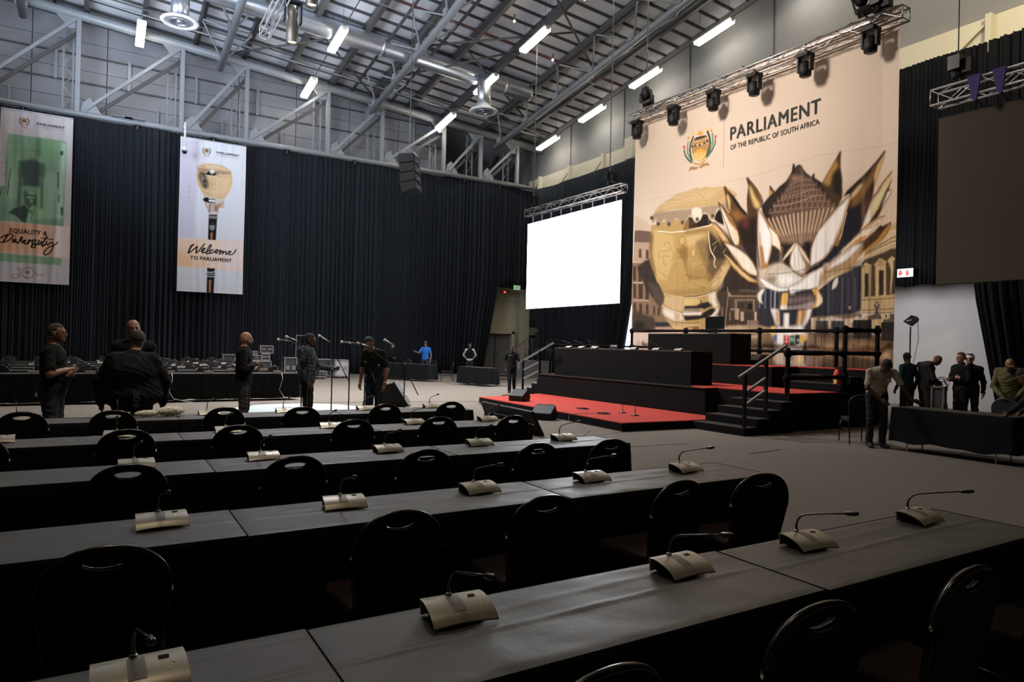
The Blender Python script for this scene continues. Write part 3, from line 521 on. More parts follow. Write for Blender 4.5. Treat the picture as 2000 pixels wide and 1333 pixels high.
ART_BIG = '''0 214 189 164 30 6,1008 323,971 966,1013 1465,829 1896,759 1901,1052 1751,1107 1476,1318 975,1377 13,1227
0 205 181 157 12 7,716 126,777 322,936 14,936
0 160 138 120 1 14,827 177,856 187,939 16,914
0 111 90 78 2 18,831 61,833 181,858 183,933 16,911
0 183 155 130 1 12,913 187,938 195,1207 8,1194
0 138 111 89 1 0,1059 333,1089 451,1550 11,1548
0 87 69 57 1 60,964 86,967 88,1030 63,1027
0 87 69 57 1 132,978 159,981 161,1043 133,1040
0 75 60 51 1 9,1083 33,1085 36,1188 12,1186
0 75 60 51 1 60,1087 89,1090 92,1198 64,1196
0 75 60 51 1 13,1209 37,1211 40,1308 16,1307
0 75 60 51 1 64,1213 106,1215 109,1317 67,1315
0 75 60 51 1 135,1223 168,1225 171,1326 138,1324
0 75 60 51 1 17,1342 40,1342 42,1422 20,1422
0 75 60 51 1 73,1350 102,1351 104,1424 75,1423
0 75 60 51 1 143,1358 168,1359 170,1426 146,1425
0 75 60 51 1 209,1372 232,1373 234,1433 210,1433
0 75 60 51 1 257,1384 280,1385 282,1440 258,1439
1 198 171 144 0 28,0 8,1051 159,1067
1 198 171 144 0 28,0 13,1198 163,1210
1 198 171 144 0 28,0 17,1324 167,1333
0 60 52 46 6 43,1091 117,1053 170,1041 234,1174 307,1267 321,1322 287,1364 231,1339 148,1257 79,1163
0 84 72 63 10 146,1190 268,1242 317,1321 304,1419 215,1317
0 74 64 56 8 20,1410 62,1400 129,1425 219,1449 244,1494 237,1527 174,1543 15,1542 8,1444
0 48 42 38 8 18,1485 56,1468 123,1481 145,1526 108,1546 15,1545
0 51 56 60 3 228,1483 375,1485 391,1512 237,1516
0 189 160 134 2 241,1519 421,1521 451,1548 242,1546
1 123 101 82 0 6,0 241,1530 436,1532
0 58 48 42 14 689,876 871,970 946,1047 953,1255 771,1242 870,1160 875,1136 816,1032
0 51 42 36 8 885,1145 951,1199 954,1314 955,1390 807,1384 777,1344 785,1294 841,1249
0 58 47 40 12 727,969 955,1042 1081,1234 1104,1306 1084,1332 875,1311 809,1261 774,1306 736,1294
0 44 37 33 8 924,947 1075,967 1081,1234 955,1056
0 51 43 39 8 1069,966 1091,1191 1235,1169 1231,988
0 70 58 49 5 774,1306 875,1302 1105,1320 1110,1527 810,1524 783,1448 800,1401
0 176 144 112 2 867,1311 894,1335 1073,1345 1083,1323 1089,1341 1063,1357 900,1350 867,1334
0 84 70 58 2 888,1340 1084,1350 1086,1438 890,1432
0 169 139 108 1 917,1360 1058,1366 1058,1371 918,1365
0 169 139 108 1 917,1360 926,1360 927,1429 919,1429
0 169 139 108 1 1049,1366 1057,1366 1059,1433 1051,1433
0 36 31 28 1 1009,1386 1047,1388 1048,1424 1010,1422
0 63 53 45 1 935,1379 986,1381 987,1417 936,1415
0 181 154 126 1 884,1414 948,1416 948,1422 884,1420
0 183 155 128 1 916,1415 945,1416 946,1480 918,1479
0 200 172 142 1 959,1434 981,1435 982,1489 961,1489
0 200 172 142 1 1059,1437 1078,1438 1079,1491 1061,1491
0 200 173 148 1 1110,1421 1142,1422 1144,1514 1112,1514
0 125 104 84 1 813,1402 825,1402 828,1515 816,1514
0 141 117 98 1 1011,1485 1093,1487 1094,1520 1012,1519
0 138 115 93 1 876,1432 887,1432 889,1483 877,1483
1 169 142 114 0 18,0 860,1283 867,1334 860,1394 853,1450 848,1496 852,1524 829,1552
1 42 34 29 0 14,0 985,1317 1004,1409 1001,1512
0 52 51 57 5 1083,1305 1136,1300 1446,1319 1451,1561 1089,1527
0 46 47 54 6 1383,1257 1519,1251 1630,1228 1712,1220 1708,1450 1652,1483 1388,1489
0 59 60 68 3 1499,1322 1534,1308 1572,1287 1622,1259 1680,1240 1688,1426 1610,1470 1502,1475
1 36 37 44 1 16,0 1515,1275 1516,1467
1 36 37 44 1 16,0 1546,1277 1547,1468
1 36 37 44 1 16,0 1576,1279 1577,1469
1 36 37 44 1 16,0 1593,1280 1594,1469
1 36 37 44 1 16,0 1623,1282 1623,1470
1 36 37 44 1 16,0 1652,1285 1653,1471
1 92 91 98 2 18,0 1528,1276 1529,1460
1 92 91 98 2 18,0 1606,1281 1606,1462
1 92 91 98 2 18,0 1639,1284 1640,1463
1 92 91 98 2 18,0 1670,1286 1671,1464
1 125 149 173 2 22,0 1094,1310 1094,1416
1 35 38 46 2 22,0 1118,1312 1118,1417
1 111 130 150 2 22,0 1136,1313 1137,1418
1 35 38 46 2 22,0 1155,1314 1155,1419
1 135 153 169 2 22,0 1175,1315 1176,1419
1 196 198 200 2 22,0 1204,1317 1204,1420
1 92 91 96 2 22,0 1229,1318 1229,1421
0 194 164 121 3 1925,1032 1862,1044 1780,1120 1781,1136 1927,1152
0 196 168 127 2 1905,1077 1825,1067 1711,1178 1704,1235 1708,1457 1903,1463
0 74 61 44 2 1895,1162 1860,1160 1804,1176 1719,1198 1703,1212 1709,1384 1900,1386
0 211 183 143 1 1905,1077 1836,1068 1784,1095 1710,1166 1711,1186 1804,1161 1860,1141 1906,1137
1 140 115 79 0 24,0 1723,1175 1804,1142 1860,1127 1902,1124
1 125 102 70 0 24,0 1730,1165 1807,1128 1860,1110 1903,1106
1 224 200 164 0 8,0 1861,1071 1861,1079
1 224 200 164 0 8,0 1864,1072 1864,1080
1 224 200 164 0 8,0 1867,1072 1867,1080
1 224 200 164 0 8,0 1871,1073 1871,1081
1 224 200 164 0 8,0 1874,1073 1874,1081
1 224 200 164 0 8,0 1877,1074 1877,1082
1 224 200 164 0 8,0 1881,1074 1881,1082
1 224 200 164 0 8,0 1884,1074 1884,1083
1 224 200 164 0 8,0 1887,1075 1887,1083
1 224 200 164 0 8,0 1890,1075 1891,1083
1 224 200 164 0 8,0 1894,1076 1894,1084
1 224 200 164 0 8,0 1897,1076 1897,1084
1 224 200 164 0 8,0 1900,1077 1900,1085
1 224 200 164 0 8,0 1904,1077 1904,1085
0 195 166 122 1 1767,1229 1799,1198 1836,1220 1828,1231 1775,1233
0 171 140 96 1 1779,1226 1799,1207 1824,1221
0 200 172 128 1 1775,1233 1830,1234 1835,1387 1780,1392
0 58 47 36 1 1795,1258 1821,1258 1822,1379 1797,1381
0 184 156 112 1 1712,1232 1755,1233 1756,1387 1709,1392 1702,1242
0 44 38 32 1 1722,1267 1744,1267 1746,1382 1723,1385
0 197 169 125 1 1712,1228 1723,1213 1759,1228 1751,1235
0 203 176 134 1 1839,1217 1865,1197 1885,1210 1876,1220 1875,1264 1865,1377 1861,1377 1862,1263 1851,1229
0 192 164 120 1 1707,1388 1900,1379 1901,1463 1708,1457
1 143 117 80 0 24,0 1709,1398 1900,1397
1 144 118 81 0 24,0 1710,1450 1901,1448
1 47 40 32 0 12,0 1708,1463 1901,1465
0 58 50 44 1 1640,1416 1648,1417 1661,1440 1650,1459 1663,1498 1629,1498 1640,1459 1628,1439
0 164 154 140 1 1637,1426 1652,1426 1650,1444 1640,1443
0 58 50 44 1 1784,1407 1792,1407 1804,1430 1793,1449 1805,1486 1774,1486 1784,1448 1773,1429
0 164 154 140 1 1781,1416 1795,1417 1793,1434 1784,1433
0 124 106 87 3 1635,1467 1709,1465 1711,1562 1432,1561 1430,1477
0 207 192 176 3 1484,1487 1546,1476 1610,1489 1623,1505 1485,1503
0 216 201 186 2 1668,1487 1689,1476 1709,1495 1710,1522 1669,1526
0 92 81 68 2 1709,1499 1745,1477 1772,1470 1859,1469 1900,1474 1903,1562 1711,1562
0 182 160 125 1 1725,1481 1752,1477 1741,1504 1717,1503
0 200 179 143 1 1805,1471 1861,1469 1860,1495 1818,1498
0 61 53 42 1 1833,1474 1844,1474 1845,1491 1833,1491
0 169 141 109 4 863,1515 1088,1514 1173,1532 1174,1597 866,1608
0 196 168 136 4 863,1524 950,1516 1100,1553 882,1552
0 130 105 79 4 864,1561 1204,1563 1219,1743 870,1756
0 201 171 136 5 882,1571 980,1578 1100,1571 1101,1593 883,1598
0 134 112 90 8 970,1616 1101,1589 1102,1624
0 210 181 146 4 890,1642 1196,1647 1196,1658 891,1663
0 168 141 111 4 885,1672 1103,1668 1104,1721 887,1742
1 106 86 66 0 8,0 914,1681 988,1679
0 139 114 96 4 1408,1555 1540,1556 1544,1739 1403,1745
0 200 173 148 4 1410,1644 1465,1645 1543,1667 1543,1687 1411,1666
0 143 118 90 4 1482,1574 1598,1574 1902,1587 1906,1829 1488,1857
0 191 160 121 5 1483,1620 1762,1627 1864,1660 1904,1684 1905,1732 1737,1689 1484,1669
0 163 133 95 4 1598,1588 1709,1600 1863,1607 1903,1660 1762,1638 1627,1619
0 128 101 70 5 1762,1607 1902,1597 1903,1645 1851,1636
0 210 187 163 1 1434,1482 1462,1480 1464,1494 1459,1561 1436,1561
0 210 187 163 1 1520,1484 1546,1482 1549,1496 1543,1561 1522,1561
0 216 192 164 1 1621,1490 1668,1487 1669,1506 1655,1510 1656,1561 1625,1561
0 201 174 132 1 1761,1497 1822,1494 1822,1509 1811,1513 1808,1562 1766,1562
0 187 160 121 1 1872,1538 1901,1538 1905,1732 1875,1714
1 58 58 64 0 18,0 1462,1498 1464,1561
1 58 58 64 0 18,0 1468,1499 1469,1561
1 58 58 64 0 18,0 1474,1499 1475,1561
1 58 58 64 0 18,0 1480,1499 1481,1561
1 58 58 64 0 18,0 1486,1499 1487,1561
1 58 58 64 0 18,0 1491,1499 1493,1561
1 58 58 64 0 18,0 1497,1499 1499,1561
1 58 58 64 0 18,0 1503,1499 1504,1561
1 58 58 64 0 18,0 1509,1499 1510,1561
1 58 58 64 0 18,0 1514,1499 1516,1561
1 58 58 64 0 18,0 1520,1500 1522,1561
1 58 58 64 0 18,0 1526,1500 1527,1561
1 58 58 64 0 18,0 1546,1500 1548,1561
1 58 58 64 0 18,0 1552,1500 1553,1561
1 58 58 64 0 18,0 1557,1500 1558,1561
1 58 58 64 0 18,0 1562,1500 1563,1561
1 58 58 64 0 18,0 1567,1500 1569,1561
1 58 58 64 0 18,0 1572,1501 1574,1561
1 58 58 64 0 18,0 1578,1501 1579,1561
1 58 58 64 0 18,0 1583,1501 1584,1561
1 58 58 64 0 18,0 1588,1501 1589,1561
1 58 58 64 0 18,0 1593,1501 1594,1561
1 58 58 64 0 18,0 1598,1501 1599,1561
1 58 58 64 0 18,0 1603,1501 1604,1561
1 58 58 64 0 18,0 1608,1501 1609,1561
1 58 58 64 0 18,0 1613,1501 1614,1561
1 58 58 64 0 18,0 1618,1501 1619,1561
1 38 34 31 0 20,0 1669,1498 1671,1587
1 38 34 31 0 20,0 1674,1499 1675,1587
1 38 34 31 0 20,0 1679,1499 1680,1587
1 38 34 31 0 20,0 1683,1499 1685,1587
1 38 34 31 0 20,0 1688,1499 1690,1587
1 38 34 31 0 20,0 1693,1499 1695,1587
1 38 34 31 0 20,0 1698,1499 1700,1587
1 38 34 31 0 20,0 1703,1499 1705,1587
1 38 34 31 0 20,0 1708,1499 1709,1587
1 38 34 31 0 20,0 1712,1499 1714,1587
1 38 34 31 0 20,0 1717,1499 1719,1587
1 38 34 31 0 20,0 1722,1500 1724,1587
1 38 34 31 0 20,0 1727,1500 1729,1587
1 38 34 31 0 20,0 1732,1500 1733,1587
1 38 34 31 0 20,0 1736,1500 1738,1587
1 38 34 31 0 20,0 1741,1500 1743,1587
1 38 34 31 0 20,0 1746,1500 1748,1587
1 38 34 31 0 20,0 1751,1500 1752,1587
1 38 34 31 0 20,0 1755,1500 1757,1587
1 38 34 31 0 20,0 1760,1500 1762,1587
1 38 34 31 0 20,0 1815,1513 1817,1598
1 38 34 31 0 20,0 1819,1513 1821,1598
1 38 34 31 0 20,0 1824,1513 1826,1598
1 38 34 31 0 20,0 1829,1513 1830,1598
1 38 34 31 0 20,0 1833,1513 1835,1598
1 38 34 31 0 20,0 1838,1513 1839,1598
1 38 34 31 0 20,0 1842,1513 1844,1598
1 38 34 31 0 20,0 1847,1513 1848,1598
1 38 34 31 0 20,0 1851,1513 1853,1598
1 38 34 31 0 20,0 1855,1513 1857,1598
1 38 34 31 0 20,0 1860,1513 1862,1598
1 38 34 31 0 20,0 1864,1513 1866,1598
1 38 34 31 0 20,0 1869,1513 1870,1598
1 38 34 31 0 20,0 1873,1514 1875,1598
1 38 34 31 0 20,0 1878,1514 1879,1598
1 38 34 31 0 20,0 1882,1514 1884,1598
1 38 34 31 0 20,0 1886,1514 1888,1598
1 38 34 31 0 20,0 1891,1514 1892,1598
1 38 34 31 0 28,0 1669,1526 1761,1531
1 38 34 31 0 28,0 1812,1535 1901,1547
1 38 34 31 0 16,0 1670,1564 1762,1572
1 38 34 31 0 28,0 1812,1583 1873,1594
1 43 38 34 0 16,0 1428,1490 1430,1572
1 43 38 34 0 16,0 1462,1572 1463,1620
1 43 38 34 0 16,0 1495,1572 1496,1628
0 184 152 95 1 183,816 193,873 168,959 167,1015 192,1107 243,1206 268,1231 308,1288 321,1322 314,1354 297,1375 300,1419 328,1457 375,1501 443,1548 661,1549 751,1467 789,1443 801,1404 774,1353 773,1304 816,1257 882,1149 882,1142 824,1063 790,980 736,893 601,854 384,801
0 205 174 116 10 200,841 181,994 243,1188 336,1206 406,1040 388,909
0 204 175 120 12 490,922 671,924 687,1018 535,1001
0 143 115 74 12 591,981 671,955 706,1000 741,1099 717,1172 663,1117 620,1041
0 61 51 40 10 710,914 810,1012 868,1097 819,1131 750,1165 709,1096 693,1018
0 109 90 64 10 696,1138 741,1092 838,1121 814,1178 713,1245 691,1178
0 184 154 104 10 323,1289 648,1317 772,1294 748,1342 325,1333
0 207 178 129 6 813,1148 879,1151 804,1261 720,1291 745,1232
0 198 168 119 2 193,751 216,716 259,689 343,660 424,636 482,642 567,631 602,632 629,648 663,638 729,656 826,664 882,699 916,725 917,744 847,756 861,827 785,790 653,759 528,754 367,734 221,744
0 205 177 132 6 259,695 424,647 567,641 637,664 813,672 692,730 485,716 322,727
0 163 142 116 4 193,745 221,733 383,742 550,758 653,762 797,773 847,766 848,825 772,793 741,854 722,856 694,816 667,802 641,813 621,856 594,853 558,806 530,799 495,844 474,857 452,832 429,808 407,799 385,812 363,847 341,846 324,809 301,789 255,832 231,823 222,772 199,807 182,771
0 227 216 196 3 553,764 591,754 640,772 647,809 628,837 601,854 580,835 554,795
1 165 135 92 0 6,0 221,727 322,727 427,722 456,743 528,747 653,759
1 165 135 92 0 6,0 259,700 366,696 448,704 471,740
1 165 135 92 0 6,0 328,668 455,684 485,716 569,714 692,730
1 165 135 92 0 6,0 698,726 770,708 826,679
1 165 135 92 0 6,0 705,742 789,722 833,700
1 165 135 92 0 6,0 636,644 623,682 665,720
1 165 135 92 0 6,0 424,647 497,665 527,702
1 165 135 92 0 6,0 366,674 469,676 568,673
1 165 135 92 0 6,0 482,642 595,662 665,710
1 165 135 92 0 6,0 666,751 758,751 839,711
0 43 35 29 1 530,807 558,816 580,845 601,859 635,843 654,810 688,815 708,849 735,873 709,889 532,886 489,885 502,840
0 74 57 48 3 530,812 566,828 594,863 532,880
0 138 107 69 2 475,888 502,840 530,807 532,886
0 33 27 24 2 760,826 785,800 804,813 826,905 774,878 748,855
0 111 92 70 1 231,801 259,802 264,825 244,831 228,818
0 60 48 38 1 240,807 255,809 253,822 241,819
0 111 92 70 1 332,815 359,816 365,839 344,845 330,832
0 60 48 38 1 341,821 355,823 354,836 342,833
0 111 92 70 1 459,823 485,824 490,846 470,852 456,839
0 60 48 38 1 468,828 481,830 480,843 468,840
0 111 92 70 1 593,822 618,823 622,844 604,850 591,838
0 60 48 38 1 601,827 614,829 613,841 602,838
0 111 92 70 1 724,821 747,822 752,843 735,849 722,837
0 60 48 38 1 732,826 744,828 743,840 732,837
0 111 92 70 1 169,750 198,752 204,775 182,781 167,768
0 60 48 38 1 179,756 194,758 192,771 179,768
1 239 226 196 0 28,0 241,863 372,888 475,895 574,896 670,891 729,889
1 124 96 57 0 6,0 249,870 372,896 490,906 670,900
1 229 211 168 0 28,0 700,908 705,949 716,1011 730,1053 761,1098 752,1135 769,1159
1 74 58 36 0 8,0 690,912 695,968 706,1020
0 141 111 66 6 180,849 203,886 194,1018 242,1183 211,1147 176,1044 165,959
0 154 124 76 8 490,890 723,901 711,930 505,924
0 149 117 68 7 464,993 496,1101 534,1209 745,1224 717,1172 698,1196 540,1178 517,1103 521,999
0 163 132 79 10 308,1278 766,1283 747,1302 502,1315 324,1295
1 111 80 41 0 8,0 306,975 313,949 344,949 367,971 368,993 338,1006 276,1004 253,1024 258,1057
1 111 80 41 0 8,0 368,998 391,1022 396,1060 370,1079
1 111 80 41 0 8,0 277,1043 316,1036 362,1051
1 111 80 41 0 8,0 455,939 476,925 502,939 506,966 485,990 456,981 448,959 455,939
1 111 80 41 0 8,0 435,1000 407,1045 385,1070
1 111 80 41 0 8,0 485,995 522,1010 533,1053 524,1083 495,1096
1 111 80 41 0 8,0 435,1005 437,1064 524,1080
1 111 80 41 0 8,0 492,980 464,993 435,1005
1 111 80 41 0 8,0 544,1054 550,1013 577,995 605,1014 610,1060 594,1100 566,1097 544,1054
1 111 80 41 0 8,0 561,1035 578,1018 599,1039 597,1069 580,1078 562,1061 561,1035
1 111 80 41 0 8,0 628,1093 641,1058 668,1059 678,1088 663,1122
1 111 80 41 0 8,0 538,1095 525,1130 540,1163 583,1182 602,1152 643,1125 683,1139 698,1191
1 111 80 41 0 8,0 602,1152 610,1184
1 111 80 41 0 8,0 496,1128 531,1094
1 111 80 41 0 8,0 512,1187 541,1183 555,1211
1 111 80 41 0 8,0 186,906 179,944
1 111 80 41 0 8,0 308,1040 302,1083 333,1103
1 111 80 41 0 8,0 241,1122 336,1184
1 111 80 41 0 8,0 438,1096 410,1147
1 111 80 41 0 8,0 718,1192 782,1152 814,1170 771,1221 731,1213
1 111 80 41 0 8,0 744,1184 795,1168
1 111 80 41 0 8,0 751,1200 801,1179
1 111 80 41 0 8,0 556,1214 678,1207
1 111 80 41 0 8,0 556,1219 514,1247
1 111 80 41 0 8,0 563,1224 612,1259
1 111 80 41 0 8,0 486,1266 543,1259
1 111 80 41 0 8,0 505,1178 541,1186 559,1214 535,1238
1 111 80 41 0 8,0 646,1261 680,1278
1 111 80 41 0 8,0 633,1275 680,1268
1 111 80 41 0 8,0 654,1292 694,1274
1 111 80 41 0 8,0 714,1290 745,1247 809,1212
1 111 80 41 0 8,0 700,1269 712,1230
1 111 80 41 0 8,0 742,1112 769,1164 807,1138
1 111 80 41 0 8,0 718,1205 782,1155 814,1178 745,1227
1 226 203 150 0 8,0 462,934 470,956 463,971
1 226 203 150 0 8,0 571,1031 572,1057
1 226 203 150 0 8,0 765,1026 747,1054
1 226 203 150 0 8,0 777,993 739,1014
1 226 203 150 0 8,0 817,1072 842,1050
0 143 112 64 4 435,1005 522,1015 530,1073 466,1072
0 168 138 86 5 538,1100 596,1157 677,1143 679,1219 583,1192 533,1146
0 201 171 112 3 455,939 491,933 499,970 463,982
0 205 176 119 2 564,1025 595,1028 593,1064 569,1061
1 74 58 36 0 16,0 502,1322 600,1325 681,1316 773,1296
1 233 218 182 0 10,0 316,1294 400,1312 502,1326 614,1333 682,1324 770,1306
0 204 177 130 4 324,1311 502,1330 505,1414 388,1411 314,1365
0 216 189 125 3 502,1336 655,1343 650,1378 504,1383
0 43 38 34 2 511,1383 616,1387 663,1369 722,1363 752,1377 749,1392 684,1410 657,1404 505,1414
0 56 48 42 3 635,1337 663,1363 643,1383 616,1382 649,1368
0 139 122 102 2 519,1399 650,1404 651,1424 498,1419
0 230 221 208 3 490,1419 658,1424 658,1447 505,1441
0 43 37 33 2 491,1443 548,1449 652,1447 684,1425 750,1402 773,1418 757,1442 719,1461 618,1474 535,1478 506,1472
0 230 220 200 3 751,1442 788,1403 795,1409 789,1433 738,1472 712,1471
0 232 220 196 6 721,1316 766,1308 774,1363 794,1394 763,1403 722,1361
1 111 86 54 0 12,0 314,1365 387,1400 447,1418 505,1425 651,1424
1 255 243 216 0 8,0 303,1370 387,1408 476,1427
0 236 227 210 8 311,1386 403,1416 491,1435 507,1477 404,1470 320,1436
0 205 181 139 5 418,1422 476,1432 478,1477 426,1470
1 111 86 54 0 14,0 329,1460 405,1486 507,1496 646,1495
1 243 232 204 0 8,0 329,1466 420,1494 550,1504 646,1503
0 210 182 128 3 375,1507 647,1510 648,1549 443,1548
0 140 101 70 2 508,1524 543,1519 640,1516 641,1541 508,1543
0 194 160 106 2 550,1525 592,1523 579,1543 551,1540
1 91 70 48 0 10,0 372,1501 406,1523 440,1547
0 91 65 40 2 820,664 832,666 850,693 901,744 949,812 995,858 1031,946 966,1043 944,1041 906,920 869,845 844,795 830,722 817,678
0 36 26 21 3 847,693 901,744 949,812 990,859 985,876 950,844 902,781
0 216 185 124 4 839,715 857,732 870,766 868,799 875,832 859,802
0 138 98 56 8 875,832 921,826 990,886 996,901 951,899 899,873
0 77 56 38 2 981,645 995,643 1013,664 1058,718 1091,768 1105,806 1098,836 1072,845 1073,908 1055,1039 955,1027 980,912 995,865 988,795 990,750 997,697
0 217 184 120 6 1002,689 1025,716 1048,765 1081,811 1085,843 1066,840 1044,823 1021,765
0 109 77 45 6 1018,670 1069,747 1098,814 1081,802 1047,747
0 43 31 25 10 940,888 1067,889 1071,1055 966,1043 924,932
0 94 51 40 10 951,871 1007,898 1003,942 964,937
0 79 59 39 1 1145,723 1153,722 1185,763 1145,795
0 196 154 87 3 1146,743 1170,765 1144,787
0 45 35 31 2 1093,831 1113,808 1144,787 1190,760 1215,738 1255,720 1274,698 1291,672 1297,635 1304,626 1314,643 1317,656 1326,646 1341,643 1355,652 1365,671 1389,701 1418,727 1426,712 1432,710 1413,722 1438,709 1438,735 1487,773 1523,812 1597,866 1577,902 1513,955 1469,998 1439,1063 1426,1096 1441,1097 1223,1073 1159,964 1099,867
0 90 70 58 6 1274,698 1322,683 1356,690 1399,732 1433,763 1441,1097 1233,1074 1179,945 1157,894 1157,859 1227,801 1256,763
0 107 84 70 7 1371,709 1428,795 1488,822 1524,869 1568,912 1504,962 1443,1023 1421,1095 1379,1090
0 49 39 34 7 1124,801 1205,754 1279,708 1265,748 1241,786 1217,799 1167,860 1157,894 1125,871
0 138 111 91 6 1289,693 1366,717 1366,734 1304,730
0 75 58 49 6 1322,649 1355,656 1370,689 1322,687
1 163 134 108 1 18,0 1227,805 1306,806 1373,801 1434,792
1 168 139 112 1 18,0 1177,840 1248,852 1326,848 1435,833
1 122 98 80 1 18,0 1203,883 1303,895 1351,885
1 94 74 62 1 18,0 1261,773 1324,776 1434,780
1 94 74 62 1 18,0 1275,733 1362,745 1418,768
1 177 149 122 1 16,0 1374,845 1420,835 1466,834
1 163 134 108 1 14,0 1373,801 1419,793 1456,804
1 107 84 70 1 14,0 1372,768 1432,755
1 44 32 26 1 60,0 1145,911 1156,932 1168,954 1181,976 1196,998 1212,1021 1229,1045 1248,1068 1268,1093 1289,1117
1 44 32 26 1 60,0 1174,911 1183,932 1194,954 1206,976 1218,998 1232,1022 1247,1045 1263,1069 1281,1093 1299,1118
1 44 32 26 1 60,0 1203,910 1211,932 1220,953 1229,976 1240,999 1252,1022 1265,1046 1279,1070 1294,1094 1309,1119
1 44 32 26 1 60,0 1231,910 1238,931 1245,953 1253,976 1262,999 1272,1022 1283,1046 1294,1070 1306,1095 1319,1120
1 44 32 26 1 60,0 1259,910 1264,932 1270,954 1277,976 1284,999 1292,1023 1300,1047 1309,1071 1319,1096 1329,1121
1 44 32 26 1 60,0 1287,909 1291,932 1295,954 1300,977 1305,1000 1311,1024 1317,1047 1324,1072 1331,1097 1339,1122
1 44 32 26 1 60,0 1314,909 1317,932 1320,954 1323,977 1327,1000 1330,1024 1335,1048 1339,1073 1344,1098 1349,1123
1 44 32 26 1 60,0 1341,910 1343,932 1344,955 1346,977 1348,1001 1349,1025 1352,1049 1354,1074 1356,1099 1358,1124
1 44 32 26 1 60,0 1368,910 1368,932 1368,955 1369,978 1369,1001 1368,1025 1368,1050 1369,1075 1369,1100 1368,1125
1 44 32 26 1 60,0 1394,910 1393,932 1392,955 1391,979 1389,1002 1387,1026 1385,1050 1383,1075 1380,1100 1378,1126
1 44 32 26 1 60,0 1421,910 1418,933 1416,956 1413,979 1409,1003 1406,1027 1402,1051 1398,1076 1393,1101 1388,1127
1 44 32 26 1 60,0 1446,911 1443,934 1439,956 1435,980 1430,1003 1424,1028 1418,1052 1412,1077 1405,1103 1397,1128
1 44 32 26 1 60,0 1472,912 1467,934 1462,957 1457,980 1450,1004 1443,1028 1435,1053 1426,1078 1417,1104 1407,1129
1 44 32 26 1 60,0 1497,912 1491,935 1485,958 1478,981 1470,1005 1461,1029 1451,1054 1441,1079 1429,1105 1416,1130
1 44 32 26 1 60,0 1521,913 1515,936 1507,959 1499,982 1489,1006 1479,1030 1467,1055 1455,1080 1441,1105 1426,1131
1 44 32 26 1 60,0 1546,914 1539,937 1530,960 1520,983 1509,1007 1497,1031 1483,1056 1469,1081 1453,1106 1435,1132
1 44 32 26 1 60,0 1571,914 1562,937 1552,961 1541,984 1528,1008 1514,1032 1499,1057 1483,1082 1464,1107 1445,1133
1 155 125 102 2 40,0 1145,911 1156,931 1168,952 1181,973 1196,995 1212,1017 1229,1039 1248,1062 1268,1085 1289,1108
1 208 177 149 2 22,0 1143,911 1154,931 1166,951 1179,972 1194,994 1210,1016
1 155 125 102 2 41,0 1174,911 1183,931 1194,952 1205,973 1218,995 1232,1017 1247,1039 1263,1062 1281,1086 1299,1110
1 208 177 149 2 22,0 1172,911 1181,931 1192,952 1203,973 1216,994 1230,1017
1 155 125 102 2 42,0 1203,910 1211,931 1220,952 1229,973 1240,995 1252,1017 1265,1040 1279,1063 1293,1086 1309,1111
1 208 177 149 2 22,0 1201,910 1209,930 1218,951 1227,973 1238,995 1250,1017
1 155 125 102 2 43,0 1231,910 1238,931 1245,952 1253,973 1262,995 1272,1018 1283,1041 1294,1064 1306,1087 1319,1112
1 208 177 149 2 22,0 1229,910 1236,930 1243,951 1251,973 1260,995 1270,1018
1 155 125 102 2 44,0 1259,910 1264,931 1270,952 1277,974 1284,995 1292,1018 1300,1041 1309,1065 1319,1088 1328,1113
1 208 177 149 2 22,0 1257,910 1262,930 1268,952 1275,973 1282,995 1290,1018
1 155 125 102 2 45,0 1287,909 1291,930 1295,952 1300,974 1305,996 1311,1019 1317,1042 1324,1066 1331,1089 1339,1114
1 208 177 149 2 22,0 1285,909 1289,930 1293,952 1298,974 1303,996 1309,1019
1 155 125 102 2 46,0 1314,909 1317,931 1320,952 1323,974 1327,997 1330,1019 1334,1043 1339,1066 1344,1090 1349,1115
1 208 177 149 2 22,0 1312,909 1315,931 1318,952 1321,974 1325,996 1328,1019
1 155 125 102 2 47,0 1341,910 1343,931 1344,952 1346,975 1348,997 1349,1020 1352,1043 1354,1067 1356,1091 1358,1116
1 208 177 149 2 22,0 1340,909 1341,931 1342,952 1344,975 1346,997 1347,1020
1 155 125 102 2 48,0 1368,910 1368,931 1368,953 1369,975 1369,998 1368,1021 1368,1044 1368,1068 1368,1092 1368,1117
1 208 177 149 2 22,0 1366,909 1366,931 1366,953 1367,975 1367,998 1366,1021
1 155 125 102 2 47,0 1394,910 1393,931 1392,954 1391,976 1389,998 1387,1022 1385,1045 1383,1069 1380,1093 1378,1118
1 208 177 149 2 22,0 1392,910 1392,931 1390,953 1389,975 1387,998 1385,1021
1 155 125 102 2 46,0 1421,910 1418,932 1416,954 1413,976 1409,999 1406,1022 1402,1046 1397,1070 1392,1094 1387,1119
1 208 177 149 2 22,0 1419,910 1417,932 1414,954 1411,976 1407,999 1404,1022
1 155 125 102 2 45,0 1446,911 1443,932 1439,955 1435,977 1430,1000 1424,1023 1418,1047 1412,1071 1405,1095 1397,1120
1 208 177 149 2 22,0 1445,910 1441,932 1437,954 1433,977 1428,1000 1422,1023
1 155 125 102 2 44,0 1472,912 1467,933 1462,955 1456,978 1450,1001 1443,1024 1435,1047 1426,1072 1417,1096 1407,1121
1 208 177 149 2 22,0 1470,911 1465,933 1460,955 1455,978 1448,1000 1441,1024
1 155 125 102 2 43,0 1497,912 1491,934 1485,956 1478,979 1470,1001 1461,1025 1451,1049 1440,1073 1429,1097 1416,1122
1 208 177 149 2 22,0 1495,912 1490,934 1483,956 1476,978 1468,1001 1459,1024
